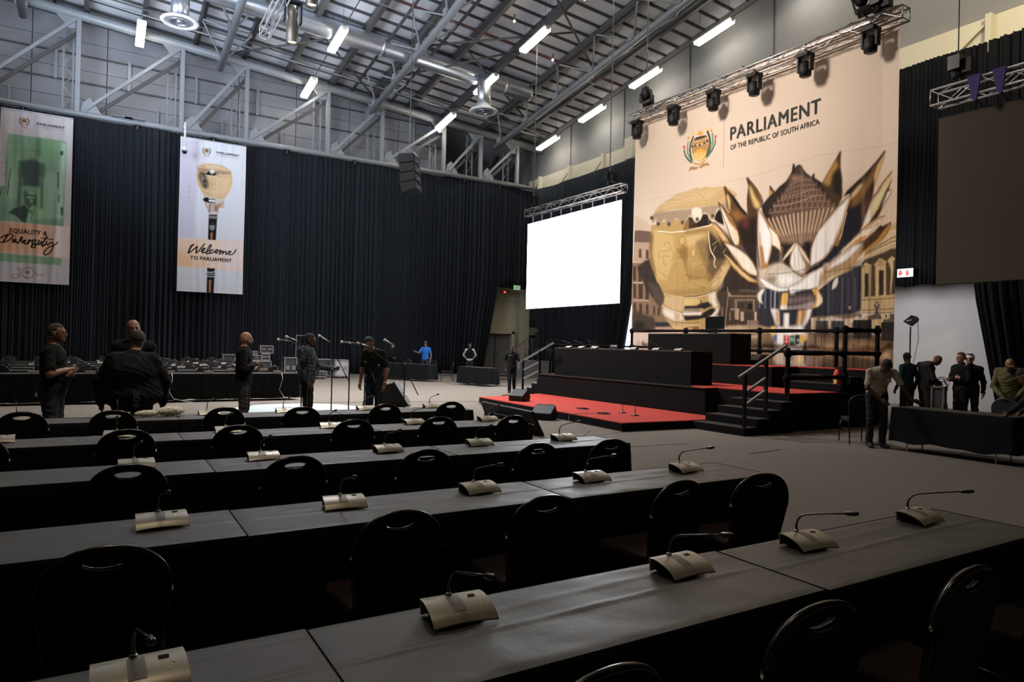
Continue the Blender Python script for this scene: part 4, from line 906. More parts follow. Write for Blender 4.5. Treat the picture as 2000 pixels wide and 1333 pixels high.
1 155 125 102 2 42,0 1521,913 1515,934 1507,957 1499,980 1489,1003 1479,1026 1467,1049 1455,1074 1441,1098 1426,1123
1 208 177 149 2 22,0 1520,912 1513,934 1506,957 1497,979 1488,1002 1477,1026
1 155 125 102 2 41,0 1546,914 1539,936 1530,958 1520,980 1509,1003 1497,1027 1483,1050 1469,1074 1452,1099 1435,1124
1 208 177 149 2 22,0 1545,913 1537,935 1528,957 1518,980 1507,1003 1495,1026
1 155 125 102 2 40,0 1571,914 1562,937 1552,959 1541,981 1528,1004 1514,1028 1499,1051 1482,1076 1464,1100 1445,1125
1 208 177 149 2 22,0 1569,914 1560,936 1550,959 1539,981 1527,1004 1513,1027
1 143 117 98 3 18,0 1152,880 1154,856
1 42 31 26 2 14,0 1168,882 1170,855
1 143 117 98 3 18,0 1188,879 1190,855
1 42 31 26 2 14,0 1204,881 1206,854
1 143 117 98 3 18,0 1223,879 1226,855
1 42 31 26 2 14,0 1240,881 1241,854
1 143 117 98 3 18,0 1258,879 1261,856
1 42 31 26 2 14,0 1274,882 1276,855
1 143 117 98 3 18,0 1293,880 1295,857
1 42 31 26 2 14,0 1309,883 1310,856
1 143 117 98 3 18,0 1327,882 1329,859
1 42 31 26 2 14,0 1342,885 1344,858
1 143 117 98 3 18,0 1360,885 1363,862
1 42 31 26 2 14,0 1376,887 1377,861
1 143 117 98 3 18,0 1393,888 1396,865
1 42 31 26 2 14,0 1408,890 1410,864
1 143 117 98 3 18,0 1426,892 1428,869
1 42 31 26 2 14,0 1441,894 1442,868
1 143 117 98 3 18,0 1458,896 1460,874
1 42 31 26 2 14,0 1472,899 1474,873
1 143 117 98 3 18,0 1489,901 1492,879
1 42 31 26 2 14,0 1504,904 1505,878
1 143 117 98 3 18,0 1520,907 1523,885
1 42 31 26 2 14,0 1535,909 1536,884
1 143 117 98 3 18,0 1551,913 1553,891
1 42 31 26 2 14,0 1565,916 1567,890
1 138 111 91 1 16,0 1152,880 1188,879 1223,879 1258,879 1293,880 1327,882 1360,885 1393,888 1426,892 1458,896 1489,901 1520,907 1551,913
1 143 117 98 3 18,0 1178,849 1181,827
1 42 31 26 2 14,0 1193,851 1195,826
1 143 117 98 3 18,0 1210,848 1212,825
1 42 31 26 2 14,0 1224,850 1226,824
1 143 117 98 3 18,0 1240,847 1243,825
1 42 31 26 2 14,0 1254,849 1256,824
1 143 117 98 3 18,0 1271,847 1273,825
1 42 31 26 2 14,0 1284,849 1286,824
1 143 117 98 3 18,0 1300,848 1302,826
1 42 31 26 2 14,0 1314,850 1315,825
1 143 117 98 3 18,0 1330,849 1332,827
1 42 31 26 2 14,0 1343,851 1345,827
1 143 117 98 3 18,0 1359,851 1361,829
1 42 31 26 2 14,0 1372,853 1374,829
1 143 117 98 3 18,0 1387,854 1390,833
1 42 31 26 2 14,0 1401,856 1402,832
1 143 117 98 3 18,0 1416,857 1418,836
1 42 31 26 2 14,0 1429,860 1431,835
1 143 117 98 3 18,0 1443,861 1446,840
1 42 31 26 2 14,0 1457,863 1458,839
1 143 117 98 3 18,0 1471,866 1473,845
1 42 31 26 2 14,0 1484,868 1485,844
1 143 117 98 3 18,0 1498,871 1501,850
1 42 31 26 2 14,0 1511,873 1513,850
1 143 117 98 3 18,0 1526,877 1528,857
1 42 31 26 2 14,0 1538,879 1539,855
1 138 111 91 1 16,0 1178,849 1210,848 1240,847 1271,847 1300,848 1330,849 1359,851 1387,854 1416,857 1443,861 1471,866 1498,871 1526,877
1 143 117 98 3 18,0 1205,821 1207,802
1 42 31 26 2 14,0 1217,823 1219,801
1 143 117 98 3 18,0 1231,819 1234,800
1 42 31 26 2 14,0 1243,821 1245,799
1 143 117 98 3 18,0 1257,818 1259,798
1 42 31 26 2 14,0 1268,820 1270,798
1 143 117 98 3 18,0 1282,817 1285,798
1 42 31 26 2 14,0 1294,819 1296,797
1 143 117 98 3 18,0 1308,817 1310,799
1 42 31 26 2 14,0 1319,819 1321,798
1 143 117 98 3 18,0 1332,818 1335,799
1 42 31 26 2 14,0 1344,820 1346,799
1 143 117 98 3 18,0 1357,819 1359,801
1 42 31 26 2 14,0 1368,821 1370,800
1 143 117 98 3 18,0 1382,822 1384,803
1 42 31 26 2 14,0 1393,824 1395,802
1 143 117 98 3 18,0 1405,825 1408,806
1 42 31 26 2 14,0 1417,827 1418,806
1 143 117 98 3 18,0 1429,828 1432,810
1 42 31 26 2 14,0 1440,830 1442,809
1 143 117 98 3 18,0 1453,832 1456,814
1 42 31 26 2 14,0 1464,834 1466,813
1 143 117 98 3 18,0 1476,837 1479,819
1 42 31 26 2 14,0 1487,839 1489,818
1 143 117 98 3 18,0 1500,842 1502,825
1 42 31 26 2 14,0 1510,844 1512,824
1 138 111 91 1 16,0 1205,821 1231,819 1257,818 1282,817 1308,817 1332,818 1357,819 1382,822 1405,825 1429,828 1453,832 1476,837 1500,842
1 143 117 98 3 18,0 1231,795 1234,778
1 42 31 26 2 14,0 1241,797 1243,777
1 143 117 98 3 18,0 1252,793 1255,775
1 42 31 26 2 14,0 1262,794 1264,774
1 143 117 98 3 18,0 1273,791 1276,773
1 42 31 26 2 14,0 1283,792 1285,772
1 143 117 98 3 18,0 1294,789 1296,772
1 42 31 26 2 14,0 1304,791 1306,771
1 143 117 98 3 18,0 1315,789 1317,772
1 42 31 26 2 14,0 1324,791 1326,771
1 143 117 98 3 18,0 1335,789 1338,772
1 42 31 26 2 14,0 1344,791 1346,771
1 143 117 98 3 18,0 1355,790 1358,773
1 42 31 26 2 14,0 1365,792 1367,772
1 143 117 98 3 18,0 1375,791 1378,774
1 42 31 26 2 14,0 1385,793 1387,774
1 143 117 98 3 18,0 1395,794 1398,777
1 42 31 26 2 14,0 1405,796 1407,776
1 143 117 98 3 18,0 1415,797 1418,780
1 42 31 26 2 14,0 1424,798 1426,779
1 143 117 98 3 18,0 1435,800 1437,784
1 42 31 26 2 14,0 1444,802 1446,783
1 143 117 98 3 18,0 1454,805 1456,788
1 42 31 26 2 14,0 1463,806 1465,787
1 143 117 98 3 18,0 1473,809 1476,793
1 42 31 26 2 14,0 1482,811 1484,792
1 138 111 91 1 16,0 1231,795 1252,793 1273,791 1294,789 1315,789 1335,789 1355,790 1375,791 1395,794 1415,797 1435,800 1454,805 1473,809
1 143 117 98 3 18,0 1257,772 1260,758
1 42 31 26 2 14,0 1264,773 1267,757
1 143 117 98 3 18,0 1273,769 1276,754
1 42 31 26 2 14,0 1281,770 1283,753
1 143 117 98 3 18,0 1290,766 1292,752
1 42 31 26 2 14,0 1297,767 1299,751
1 143 117 98 3 18,0 1306,764 1308,750
1 42 31 26 2 14,0 1313,765 1315,749
1 143 117 98 3 18,0 1322,763 1324,749
1 42 31 26 2 14,0 1329,764 1332,748
1 143 117 98 3 18,0 1338,762 1341,748
1 42 31 26 2 14,0 1345,764 1347,747
1 143 117 98 3 18,0 1354,762 1356,748
1 42 31 26 2 14,0 1361,764 1363,748
1 143 117 98 3 18,0 1369,763 1372,749
1 42 31 26 2 14,0 1377,765 1379,749
1 143 117 98 3 18,0 1385,765 1388,751
1 42 31 26 2 14,0 1392,766 1394,750
1 143 117 98 3 18,0 1401,767 1403,753
1 42 31 26 2 14,0 1408,769 1410,752
1 143 117 98 3 18,0 1416,770 1419,756
1 42 31 26 2 14,0 1424,772 1426,755
1 143 117 98 3 18,0 1432,774 1434,760
1 42 31 26 2 14,0 1439,775 1441,759
1 143 117 98 3 18,0 1447,778 1449,764
1 42 31 26 2 14,0 1454,779 1456,763
1 138 111 91 1 16,0 1257,772 1273,769 1290,766 1306,764 1322,763 1338,762 1354,762 1369,763 1385,765 1401,767 1416,770 1432,774 1447,778
1 143 117 98 3 18,0 1283,749 1285,736
1 42 31 26 2 14,0 1288,750 1290,735
1 143 117 98 3 18,0 1294,745 1297,732
1 42 31 26 2 14,0 1300,746 1302,731
1 143 117 98 3 18,0 1306,742 1308,729
1 42 31 26 2 14,0 1311,743 1313,728
1 143 117 98 3 18,0 1318,739 1320,726
1 42 31 26 2 14,0 1323,740 1325,725
1 143 117 98 3 18,0 1329,737 1332,724
1 42 31 26 2 14,0 1335,738 1337,723
1 143 117 98 3 18,0 1341,736 1343,723
1 42 31 26 2 14,0 1346,737 1348,722
1 143 117 98 3 18,0 1352,735 1355,722
1 42 31 26 2 14,0 1357,736 1359,721
1 143 117 98 3 18,0 1364,735 1366,723
1 42 31 26 2 14,0 1369,736 1371,722
1 143 117 98 3 18,0 1375,736 1377,723
1 42 31 26 2 14,0 1380,737 1382,723
1 143 117 98 3 18,0 1386,737 1389,725
1 42 31 26 2 14,0 1392,739 1394,724
1 143 117 98 3 18,0 1398,740 1400,727
1 42 31 26 2 14,0 1403,741 1405,726
1 143 117 98 3 18,0 1409,743 1412,730
1 42 31 26 2 14,0 1414,744 1416,729
1 143 117 98 3 18,0 1420,746 1423,734
1 42 31 26 2 14,0 1425,747 1427,733
1 138 111 91 1 16,0 1283,749 1294,745 1306,742 1318,739 1329,737 1341,736 1352,735 1364,735 1375,736 1386,737 1398,740 1409,743 1420,746
0 38 31 29 8 1233,1052 1441,1097 1444,1212 1335,1211 1235,1169
0 38 31 29 6 1379,1070 1430,1067 1424,1211 1382,1207
0 74 56 36 2 1579,625 1588,627 1586,658 1585,713 1595,771 1597,866 1577,902 1524,861 1482,772 1521,716 1559,660
0 169 129 72 6 1559,664 1572,703 1539,735 1527,797 1487,773 1521,720
0 42 32 25 6 1552,738 1581,716 1591,778 1595,861 1545,832 1539,775
0 44 34 27 2 1810,676 1819,681 1811,716 1796,750 1781,792 1763,842 1756,893 1734,950 1707,1023 1684,1066 1628,1119 1577,1113 1624,929 1639,857 1601,868 1622,838 1679,795 1726,758 1780,709
0 125 90 50 8 1769,733 1795,720 1774,783 1743,830 1705,884 1681,927 1641,951 1648,882 1703,823 1738,784
0 210 179 129 4 1695,813 1703,823 1680,857 1656,876 1644,889 1647,859
0 201 168 119 3 1817,682 1807,723 1781,792 1763,842 1762,788 1777,742
0 31 31 38 8 1624,929 1697,914 1741,898 1723,983 1684,1066 1627,1106 1590,1114
0 92 58 44 8 1706,934 1744,861 1734,950 1699,991
0 43 37 48 6 1377,1007 1382,1008 1382,1008
0 34 35 43 5 1580,1034 1696,1050 1628,1111 1578,1164 1531,1196 1465,1198 1517,1146 1551,1102
0 202 174 134 2 1855,787 1856,829 1836,866 1804,950 1785,996 1751,1029 1704,1045 1692,1052 1723,983 1741,929 1760,894 1801,834
0 217 207 158 5 1843,823 1814,881 1784,936 1743,990 1753,931 1783,891
0 230 221 200 4 1745,941 1747,1006 1704,1045 1723,979
1 75 48 24 0 14,0 1855,789 1813,825 1783,875 1756,897
1 110 76 38 0 8,0 1853,796 1802,841 1760,890
0 53 40 29 2 1856,828 1840,871 1857,874 1855,892 1826,928 1800,968 1778,1003 1739,1024 1751,999 1785,955 1803,916 1818,882
1 122 90 52 0 8,0 1855,896 1822,935 1800,968
0 216 201 172 3 1855,874 1852,891 1822,927 1800,968 1811,925 1829,884
0 192 149 96 2 1820,994 1816,1005 1786,1030 1756,1056 1709,1100 1685,1125 1621,1118 1684,1062 1731,1026 1774,1002
0 240 231 216 4 1816,997 1786,1026 1744,1062 1693,1102 1661,1122 1628,1119 1692,1071 1747,1036
1 138 90 40 0 12,0 1709,1100 1661,1109 1681,1089 1732,1049 1786,1026
0 47 36 24 2 1802,1036 1806,1044 1854,1030 1860,1033 1851,1065 1818,1102 1777,1130 1702,1127 1725,1109 1756,1079 1786,1045
0 181 128 60 4 1854,1032 1851,1061 1818,1098 1777,1127 1757,1133 1788,1102 1825,1058
0 74 50 28 4 1701,1108 1748,1079 1787,1062 1833,1068 1799,1112 1750,1148 1711,1178 1687,1210 1663,1216 1686,1164
0 192 138 69 3 1833,1068 1803,1109 1750,1148 1711,1174 1663,1220 1686,1175 1734,1142 1788,1103 1817,1066
0 242 227 200 4 1722,1156 1703,1192 1667,1212 1687,1183
0 154 116 70 2 1647,859 1640,896 1624,933 1616,971 1601,1055 1577,1113 1430,1096 1439,1067 1469,1014 1513,964 1564,915 1606,883
0 154 116 70 2 1601,1037 1576,1085 1551,1118 1517,1158 1491,1184 1419,1214 1426,1108 1439,1069 1483,1021 1492,1022
0 239 234 226 5 1639,869 1615,932 1600,980 1551,1097 1542,1109 1440,1097 1465,1030 1522,973 1581,914
0 239 234 226 5 1558,1031 1542,1081 1530,1132 1500,1169 1424,1206 1429,1117 1457,1054 1479,1021
1 217 194 156 2 16,0 1639,873 1612,962 1571,1059
1 107 74 40 0 10,0 1643,870 1628,926 1612,970 1589,1062 1560,1111
1 247 236 216 0 8,0 1624,949 1609,1009 1585,1081
1 122 90 52 1 10,0 1615,892 1564,919 1517,964 1469,1014 1439,1063
1 107 74 40 1 12,0 1597,1036 1572,1093 1534,1136 1496,1184 1419,1210
0 42 32 32 5 1387,1224 1424,1211 1487,1184 1518,1174 1496,1221 1438,1240 1383,1257
0 168 138 100 3 1697,1111 1706,1127 1702,1158 1663,1220 1630,1244 1506,1244 1497,1225 1574,1180 1591,1166 1645,1132
0 242 236 228 5 1701,1115 1678,1147 1629,1189 1583,1208 1506,1234 1570,1187 1628,1150 1665,1123
0 184 148 104 4 1662,1161 1686,1148 1702,1127 1687,1183 1655,1215 1621,1216
1 107 74 40 0 14,0 1582,1161 1628,1134 1661,1119 1721,1103 1764,1066
0 233 216 188 3 1752,1061 1717,1087 1661,1111 1599,1151 1590,1150 1644,1101 1708,1051 1764,1058
0 192 136 64 3 1732,1077 1709,1097 1661,1115 1628,1130 1660,1103 1701,1081
0 186 154 116 4 1501,1237 1630,1236 1671,1228 1631,1252 1580,1268 1537,1284 1476,1329 1454,1331 1493,1281
0 243 226 198 3 1630,1248 1576,1267 1529,1292 1477,1333 1463,1328 1533,1276
0 239 231 218 2 1580,1271 1579,1303 1569,1326 1547,1337 1555,1301 1563,1286
0 156 113 64 1 780,756 808,784 845,823 887,862 917,908 943,1003 944,1041 909,1037 872,971 841,897 803,821
0 238 224 198 4 790,772 840,850 871,901 906,934 931,1011 926,1033 903,1021 860,937 816,856
1 90 59 28 0 12,0 796,773 839,827 858,867 900,901 912,921
0 231 214 180 3 860,939 924,947 936,985 935,1022 915,1033 897,1008
1 107 71 36 0 10,0 839,817 881,866 918,922 940,993
0 156 113 64 1 725,871 762,881 800,920 843,963 874,1013 874,1033 820,1007 764,938
0 226 189 128 4 731,879 769,901 819,955 856,1011 819,988 763,924
0 156 113 64 1 763,926 800,945 843,964 871,1014 826,1004 789,957
0 230 200 143 4 769,929 819,961 859,1008 820,989
0 156 113 64 1 817,1003 880,1025 950,1065 1024,1122 1058,1174 1081,1216 1076,1234 1027,1226 970,1194 929,1145 887,1090 851,1040
0 238 227 205 4 832,1012 909,1046 990,1101 1036,1146 1070,1207 1070,1229 1026,1212 970,1176 911,1102
0 156 113 64 1 816,1074 876,1103 929,1154 999,1214 1082,1265 1077,1274 1017,1261 960,1225 901,1175 859,1115
0 232 198 138 4 828,1079 888,1123 947,1183 1016,1234 1071,1264 1016,1252 954,1211 889,1146
1 74 48 24 1 16,0 864,1097 912,1143 959,1179 1010,1215 1081,1239
0 176 132 85 2 1071,841 1105,881 1148,940 1206,1000 1228,1050 1233,1074 1071,1055 1067,996 1068,907
0 176 132 85 2 1221,986 1225,1051 1236,1087 1237,1134 1219,1094 1172,1063 1170,1097 1153,1161 1144,1191 1102,1191 1090,1173 1071,1056 1069,966
0 240 235 228 5 1074,850 1094,880 1138,952 1154,985 1162,1066 1088,1057 1077,953
0 240 235 228 5 1159,978 1167,1058 1153,1130 1138,1164 1127,1159 1110,1082 1096,970
0 244 230 204 3 1148,953 1206,1009 1222,1045 1223,1073 1177,1067 1160,999
0 244 230 204 3 1175,980 1211,1011 1223,1051 1229,1099 1208,1080 1182,1038
1 107 67 34 1 12,0 1099,880 1143,948 1212,1014 1228,1055
1 125 85 48 1 10,0 1141,952 1165,999 1182,1068
1 246 236 216 0 10,0 1074,967 1080,1056 1099,1191
1 138 92 48 2 14,0 1086,982 1099,1081 1122,1158 1128,1185
0 143 111 76 1 1336,1060 1360,1088 1394,1129 1419,1181 1419,1198 1410,1226 1383,1257 1369,1260 1330,1232 1295,1187 1290,1165 1245,1169 1240,1160 1274,1108
0 44 34 32 3 1250,1166 1284,1122 1313,1100 1299,1132 1290,1178 1305,1209 1266,1180
0 238 230 218 4 1336,1071 1351,1112 1376,1165 1391,1195 1383,1240 1325,1223 1300,1183 1304,1137 1322,1101
0 233 217 189 2 1331,1064 1303,1094 1264,1133 1245,1161 1284,1131 1322,1097
0 239 224 196 2 1346,1083 1380,1124 1414,1181 1419,1194 1400,1175 1371,1131
1 156 136 112 2 10,0 1323,1118 1335,1228
1 156 136 112 2 10,0 1347,1120 1359,1230
1 156 136 112 2 10,0 1361,1122 1378,1231
0 203 189 169 3 1116,1254 1144,1208 1185,1177 1220,1169 1246,1174 1286,1199 1325,1227 1374,1260 1444,1237 1446,1327 1375,1327 1288,1313 1229,1314 1156,1283
0 240 235 228 12 1212,1227 1287,1233 1335,1253 1374,1273 1312,1298 1239,1302 1207,1261
0 157 137 115 6 1129,1251 1166,1236 1212,1244 1198,1286 1156,1283
1 138 122 98 2 20,0 1145,1228 1237,1229 1325,1227 1392,1220
1 107 81 56 0 10,0 1116,1254 1144,1208 1185,1177 1220,1169 1251,1174 1325,1227 1374,1260
0 244 239 232 3 1087,1239 1135,1260 1188,1290 1239,1310 1288,1313 1284,1330 1219,1330 1147,1305 1104,1276
0 181 152 120 4 1087,1252 1125,1290 1104,1289 1082,1270
0 244 240 234 4 1444,1237 1446,1319 1385,1327 1309,1340 1289,1317 1360,1297
0 244 239 232 4 1383,1273 1429,1248 1494,1217 1497,1233 1493,1273 1467,1320 1385,1323
0 183 154 114 4 1488,1232 1502,1266 1472,1320 1475,1280
0 74 63 62 3 1284,1347 1446,1343 1448,1429 1378,1439 1272,1444 1285,1385
0 74 63 62 3 1385,1331 1436,1338 1460,1385 1447,1417 1387,1435
0 142 122 116 8 1290,1377 1447,1368 1447,1384 1290,1394
0 168 150 144 6 1286,1419 1448,1404 1448,1425 1282,1440
0 168 150 144 6 1386,1406 1451,1392 1447,1417 1387,1431
0 232 184 102 3 1249,1341 1289,1339 1285,1377 1277,1453 1242,1443 1241,1387
0 251 243 230 5 1241,1409 1281,1410 1277,1450 1237,1439
0 233 185 104 3 1436,1330 1467,1320 1477,1345 1495,1378 1496,1398 1478,1418 1438,1433 1455,1401 1459,1368
0 251 239 216 4 1468,1344 1493,1378 1494,1398 1474,1418 1456,1425 1473,1385
0 247 235 214 3 1105,1311 1131,1308 1105,1346 1106,1377 1120,1395 1090,1381 1079,1358 1084,1332
0 230 192 136 2 1105,1311 1128,1312 1115,1325
0 246 238 228 5 1303,1314 1332,1312 1328,1349 1304,1348
0 52 52 60 3 1191,1428 1429,1436 1394,1518 1224,1515
0 245 234 216 4 1175,1424 1211,1425 1227,1434 1234,1516 1214,1520 1197,1472
0 201 138 74 5 1217,1434 1232,1451 1234,1516 1221,1515
0 253 246 234 3 1265,1452 1297,1453 1298,1533 1266,1533
0 223 174 120 4 1354,1438 1387,1435 1375,1518 1346,1521
0 251 238 219 4 1396,1435 1438,1429 1425,1477 1394,1522 1380,1518
0 168 113 60 5 1383,1443 1401,1440 1389,1514 1382,1518
0 255 250 240 6 1214,1524 1269,1533 1389,1518 1385,1555 1409,1572 1215,1571
0 242 199 119 4 1180,1524 1214,1524 1219,1554 1195,1588 1184,1563
0 88 102 168 3 1199,1571 1225,1571 1221,1614 1203,1606
0 253 246 238 5 1220,1571 1270,1571 1272,1648 1221,1631
0 184 48 60 2 1267,1573 1304,1576 1303,1635 1269,1633
0 240 192 192 3 1277,1580 1292,1580 1293,1592 1278,1593
0 240 192 192 3 1278,1601 1293,1601 1293,1614 1278,1614
0 63 122 90 2 1307,1576 1336,1574 1337,1630 1308,1632
0 168 208 188 3 1314,1588 1331,1588 1332,1605 1315,1605
0 42 52 56 2 1338,1571 1367,1569 1368,1621 1339,1626
0 240 194 106 3 1371,1571 1406,1572 1405,1604 1382,1621 1367,1609
0 160 168 168 2 1350,1592 1362,1592 1363,1609 1351,1609
0 255 248 238 5 1221,1631 1269,1637 1335,1632 1382,1621 1378,1654 1345,1667 1247,1661
0 58 52 54 4 1391,1605 1409,1596 1406,1654 1403,1732 1389,1733 1385,1663
0 201 178 156 5 1197,1671 1267,1673 1388,1667 1394,1733 1214,1735
0 107 76 60 6 1268,1695 1336,1693 1332,1705 1278,1707
0 240 200 136 6 1359,1667 1388,1667 1384,1725 1346,1726
0 240 221 198 6 1217,1674 1242,1674 1244,1734 1219,1730
1 42 28 18 1 18,0 780,756 808,784 845,823 887,862 917,908 943,1003 944,1041
1 42 28 18 1 18,0 780,756 803,821 841,897 872,971 909,1037
1 42 28 18 1 18,0 725,871 762,881 800,920 843,963 874,1013
1 42 28 18 1 10,0 817,1003 880,1025 950,1065 1024,1122 1058,1174 1081,1216 1076,1234
1 42 28 18 1 10,0 817,1003 851,1040 887,1090 929,1145 970,1194 1027,1226 1076,1234
1 42 28 18 1 10,0 816,1074 859,1115 901,1175 960,1225 1017,1261 1077,1274
1 42 28 18 1 10,0 1071,841 1068,907 1067,996 1071,1055
1 42 28 18 1 10,0 1069,966 1071,1056 1090,1173 1102,1191
1 42 28 18 1 10,0 1071,841 1105,881 1148,940 1206,1000 1228,1050 1233,1074
1 42 28 18 1 10,0 1224,987 1236,1087 1237,1134 1219,1094 1172,1063 1170,1097 1153,1161 1144,1191
1 42 28 18 1 8,0 1240,1160 1274,1108 1336,1060 1360,1088 1394,1129 1419,1181 1410,1226 1383,1257 1369,1260 1330,1232 1295,1187 1290,1165 1308,1108 1336,1065
1 42 28 18 1 12,0 1647,859 1606,883 1564,915 1513,964 1469,1014 1439,1067 1430,1096
1 42 28 18 1 8,0 1438,1015 1426,1108 1419,1210
1 42 28 18 1 10,0 1855,787 1801,834 1760,894 1741,929 1723,983 1692,1052
1 42 28 18 1 10,0 1856,829 1836,866 1804,950 1785,996
1 42 28 18 1 12,0 1820,994 1774,1002 1731,1026 1684,1062 1621,1118
1 42 28 18 1 12,0 1491,1184 1531,1196 1578,1164 1628,1111 1696,1061
1 42 28 18 1 10,0 1506,1244 1630,1236 1671,1228
1 42 28 18 1 8,0 1454,1331 1537,1284 1631,1252
1 42 28 18 1 8,0 1087,1239 1135,1260 1188,1290 1239,1310 1288,1313 1374,1273 1444,1237
1 42 28 18 1 10,0 1104,1276 1147,1305 1219,1330 1284,1330 1446,1327
1 42 28 18 1 8,0 1079,1358 1090,1381 1120,1395
1 42 28 18 1 12,0 1284,1347 1446,1343
1 42 28 18 1 12,0 1272,1444 1378,1439 1448,1429
1 42 28 18 1 6,0 183,816 193,873 168,959 167,1015 192,1107 243,1206
1 42 28 18 1 8,0 268,1231 308,1288 321,1322 314,1354 297,1375 300,1419 328,1457 375,1501 443,1548
1 42 28 18 1 8,0 882,1149 816,1257 773,1304 774,1353 801,1404 789,1443 751,1467
0 53 43 34 16 1451,1534 1761,1562 1902,1575 1902,1606 1654,1600 1452,1574
0 90 72 56 14 1600,1666 1904,1696 1906,1829 1488,1857 1485,1709
0 109 88 69 14 866,1608 1091,1611 1175,1606 1196,1632 1091,1633 867,1645
1 179 151 124 0 3,0 5,635 313,638 840,643 1067,642 1461,622 1903,661
1 207 180 154 5 6,0 298,108 311,1038
1 207 180 154 5 6,0 699,218 710,1078
1 207 180 154 5 6,0 1080,322 1089,1117
1 207 180 154 5 6,0 1357,398 1365,1144
1 207 180 154 5 6,0 1702,492 1708,1179
0 176 138 90 0.5 560,311 603,309 668,316 687,350 689,398 677,444 646,466 607,465 567,439 543,394 538,348 547,320
0 74 53 44 0.5 557,315 577,305 622,307 661,313 671,321 642,324 597,323 564,320
0 220 193 151 0.5 548,348 624,356 684,354 686,364 624,366 547,359
0 217 189 146 0.5 554,324 623,334 674,330 678,338 623,341 554,333
0 63 44 37 0.3 557,361 586,363 571,346
0 63 44 37 0.3 595,365 624,367 609,350
0 63 44 37 0.3 636,364 664,366 649,349
0 63 44 37 0.3 532,360 561,362 546,345
0 63 44 37 0.3 662,360 690,362 676,344
1 63 44 37 0 10,0 556,325 561,331
1 63 44 37 0 10,0 570,327 575,332
1 63 44 37 0 10,0 584,328 589,333
1 63 44 37 0 10,0 598,330 603,335
1 63 44 37 0 10,0 611,331 617,336
1 63 44 37 0 10,0 625,332 630,338
1 63 44 37 0 10,0 639,334 644,339
1 63 44 37 0 10,0 652,335 657,340
1 63 44 37 0 10,0 666,337 671,342
0 217 165 72 0.5 550,408 579,392 618,386 657,405 676,424 659,454 614,466 567,444
1 245 227 184 0 12,0 563,403 584,452
1 245 227 184 0 12,0 581,406 594,455
1 245 227 184 0 12,0 599,409 605,457
1 245 227 184 0 12,0 617,411 611,458
1 245 227 184 0 12,0 635,416 617,460
1 245 227 184 0 12,0 653,422 623,461
1 245 227 184 0 12,0 667,427 630,462
0 217 165 72 0.5 576,288 599,289 582,270 602,282 602,260 615,281 631,267 628,286 651,290 632,297 638,304 609,301
1 60 74 76 0.5 52,0 551,296 531,331 522,369 533,416 547,449
1 93 148 103 0.5 44,0 507,320 501,354 505,390 527,430 544,451
1 63 90 88 0.5 40,0 474,363 485,400 514,437 541,458
1 60 74 76 0.5 56,0 676,294 693,332 701,372 692,414 671,447
1 93 148 103 0.5 48,0 718,319 722,358 717,395 696,434 674,453
1 63 90 88 0.5 40,0 744,364 739,391 721,420 681,454
0 216 90 80 0.5 466,330 479,332 484,346 478,357 467,353 462,341
0 221 162 74 0.5 502,280 515,282 520,296 514,307 503,303 499,291
0 232 196 122 0.5 545,258 557,260 563,275 557,285 546,281 542,269
0 236 200 104 0.5 658,259 670,261 675,275 669,285 659,282 655,270
0 221 154 60 0.5 703,284 714,286 719,300 713,310 703,306 699,295
0 212 80 90 0.5 738,331 749,333 754,347 748,357 738,354 734,342
0 217 168 94 0.5 544,451 568,466 608,480 646,476 678,454 679,464 653,487 615,493 575,482 547,463
1 138 94 44 0 10,0 558,466 608,485 665,468
0 168 131 92 0.5 516,510 532,483 562,490 608,502 589,515 549,507
0 168 131 92 0.5 608,502 640,489 682,488 704,513 666,507 622,514
1 106 90 78 0 8,0 813,230 811,544'''
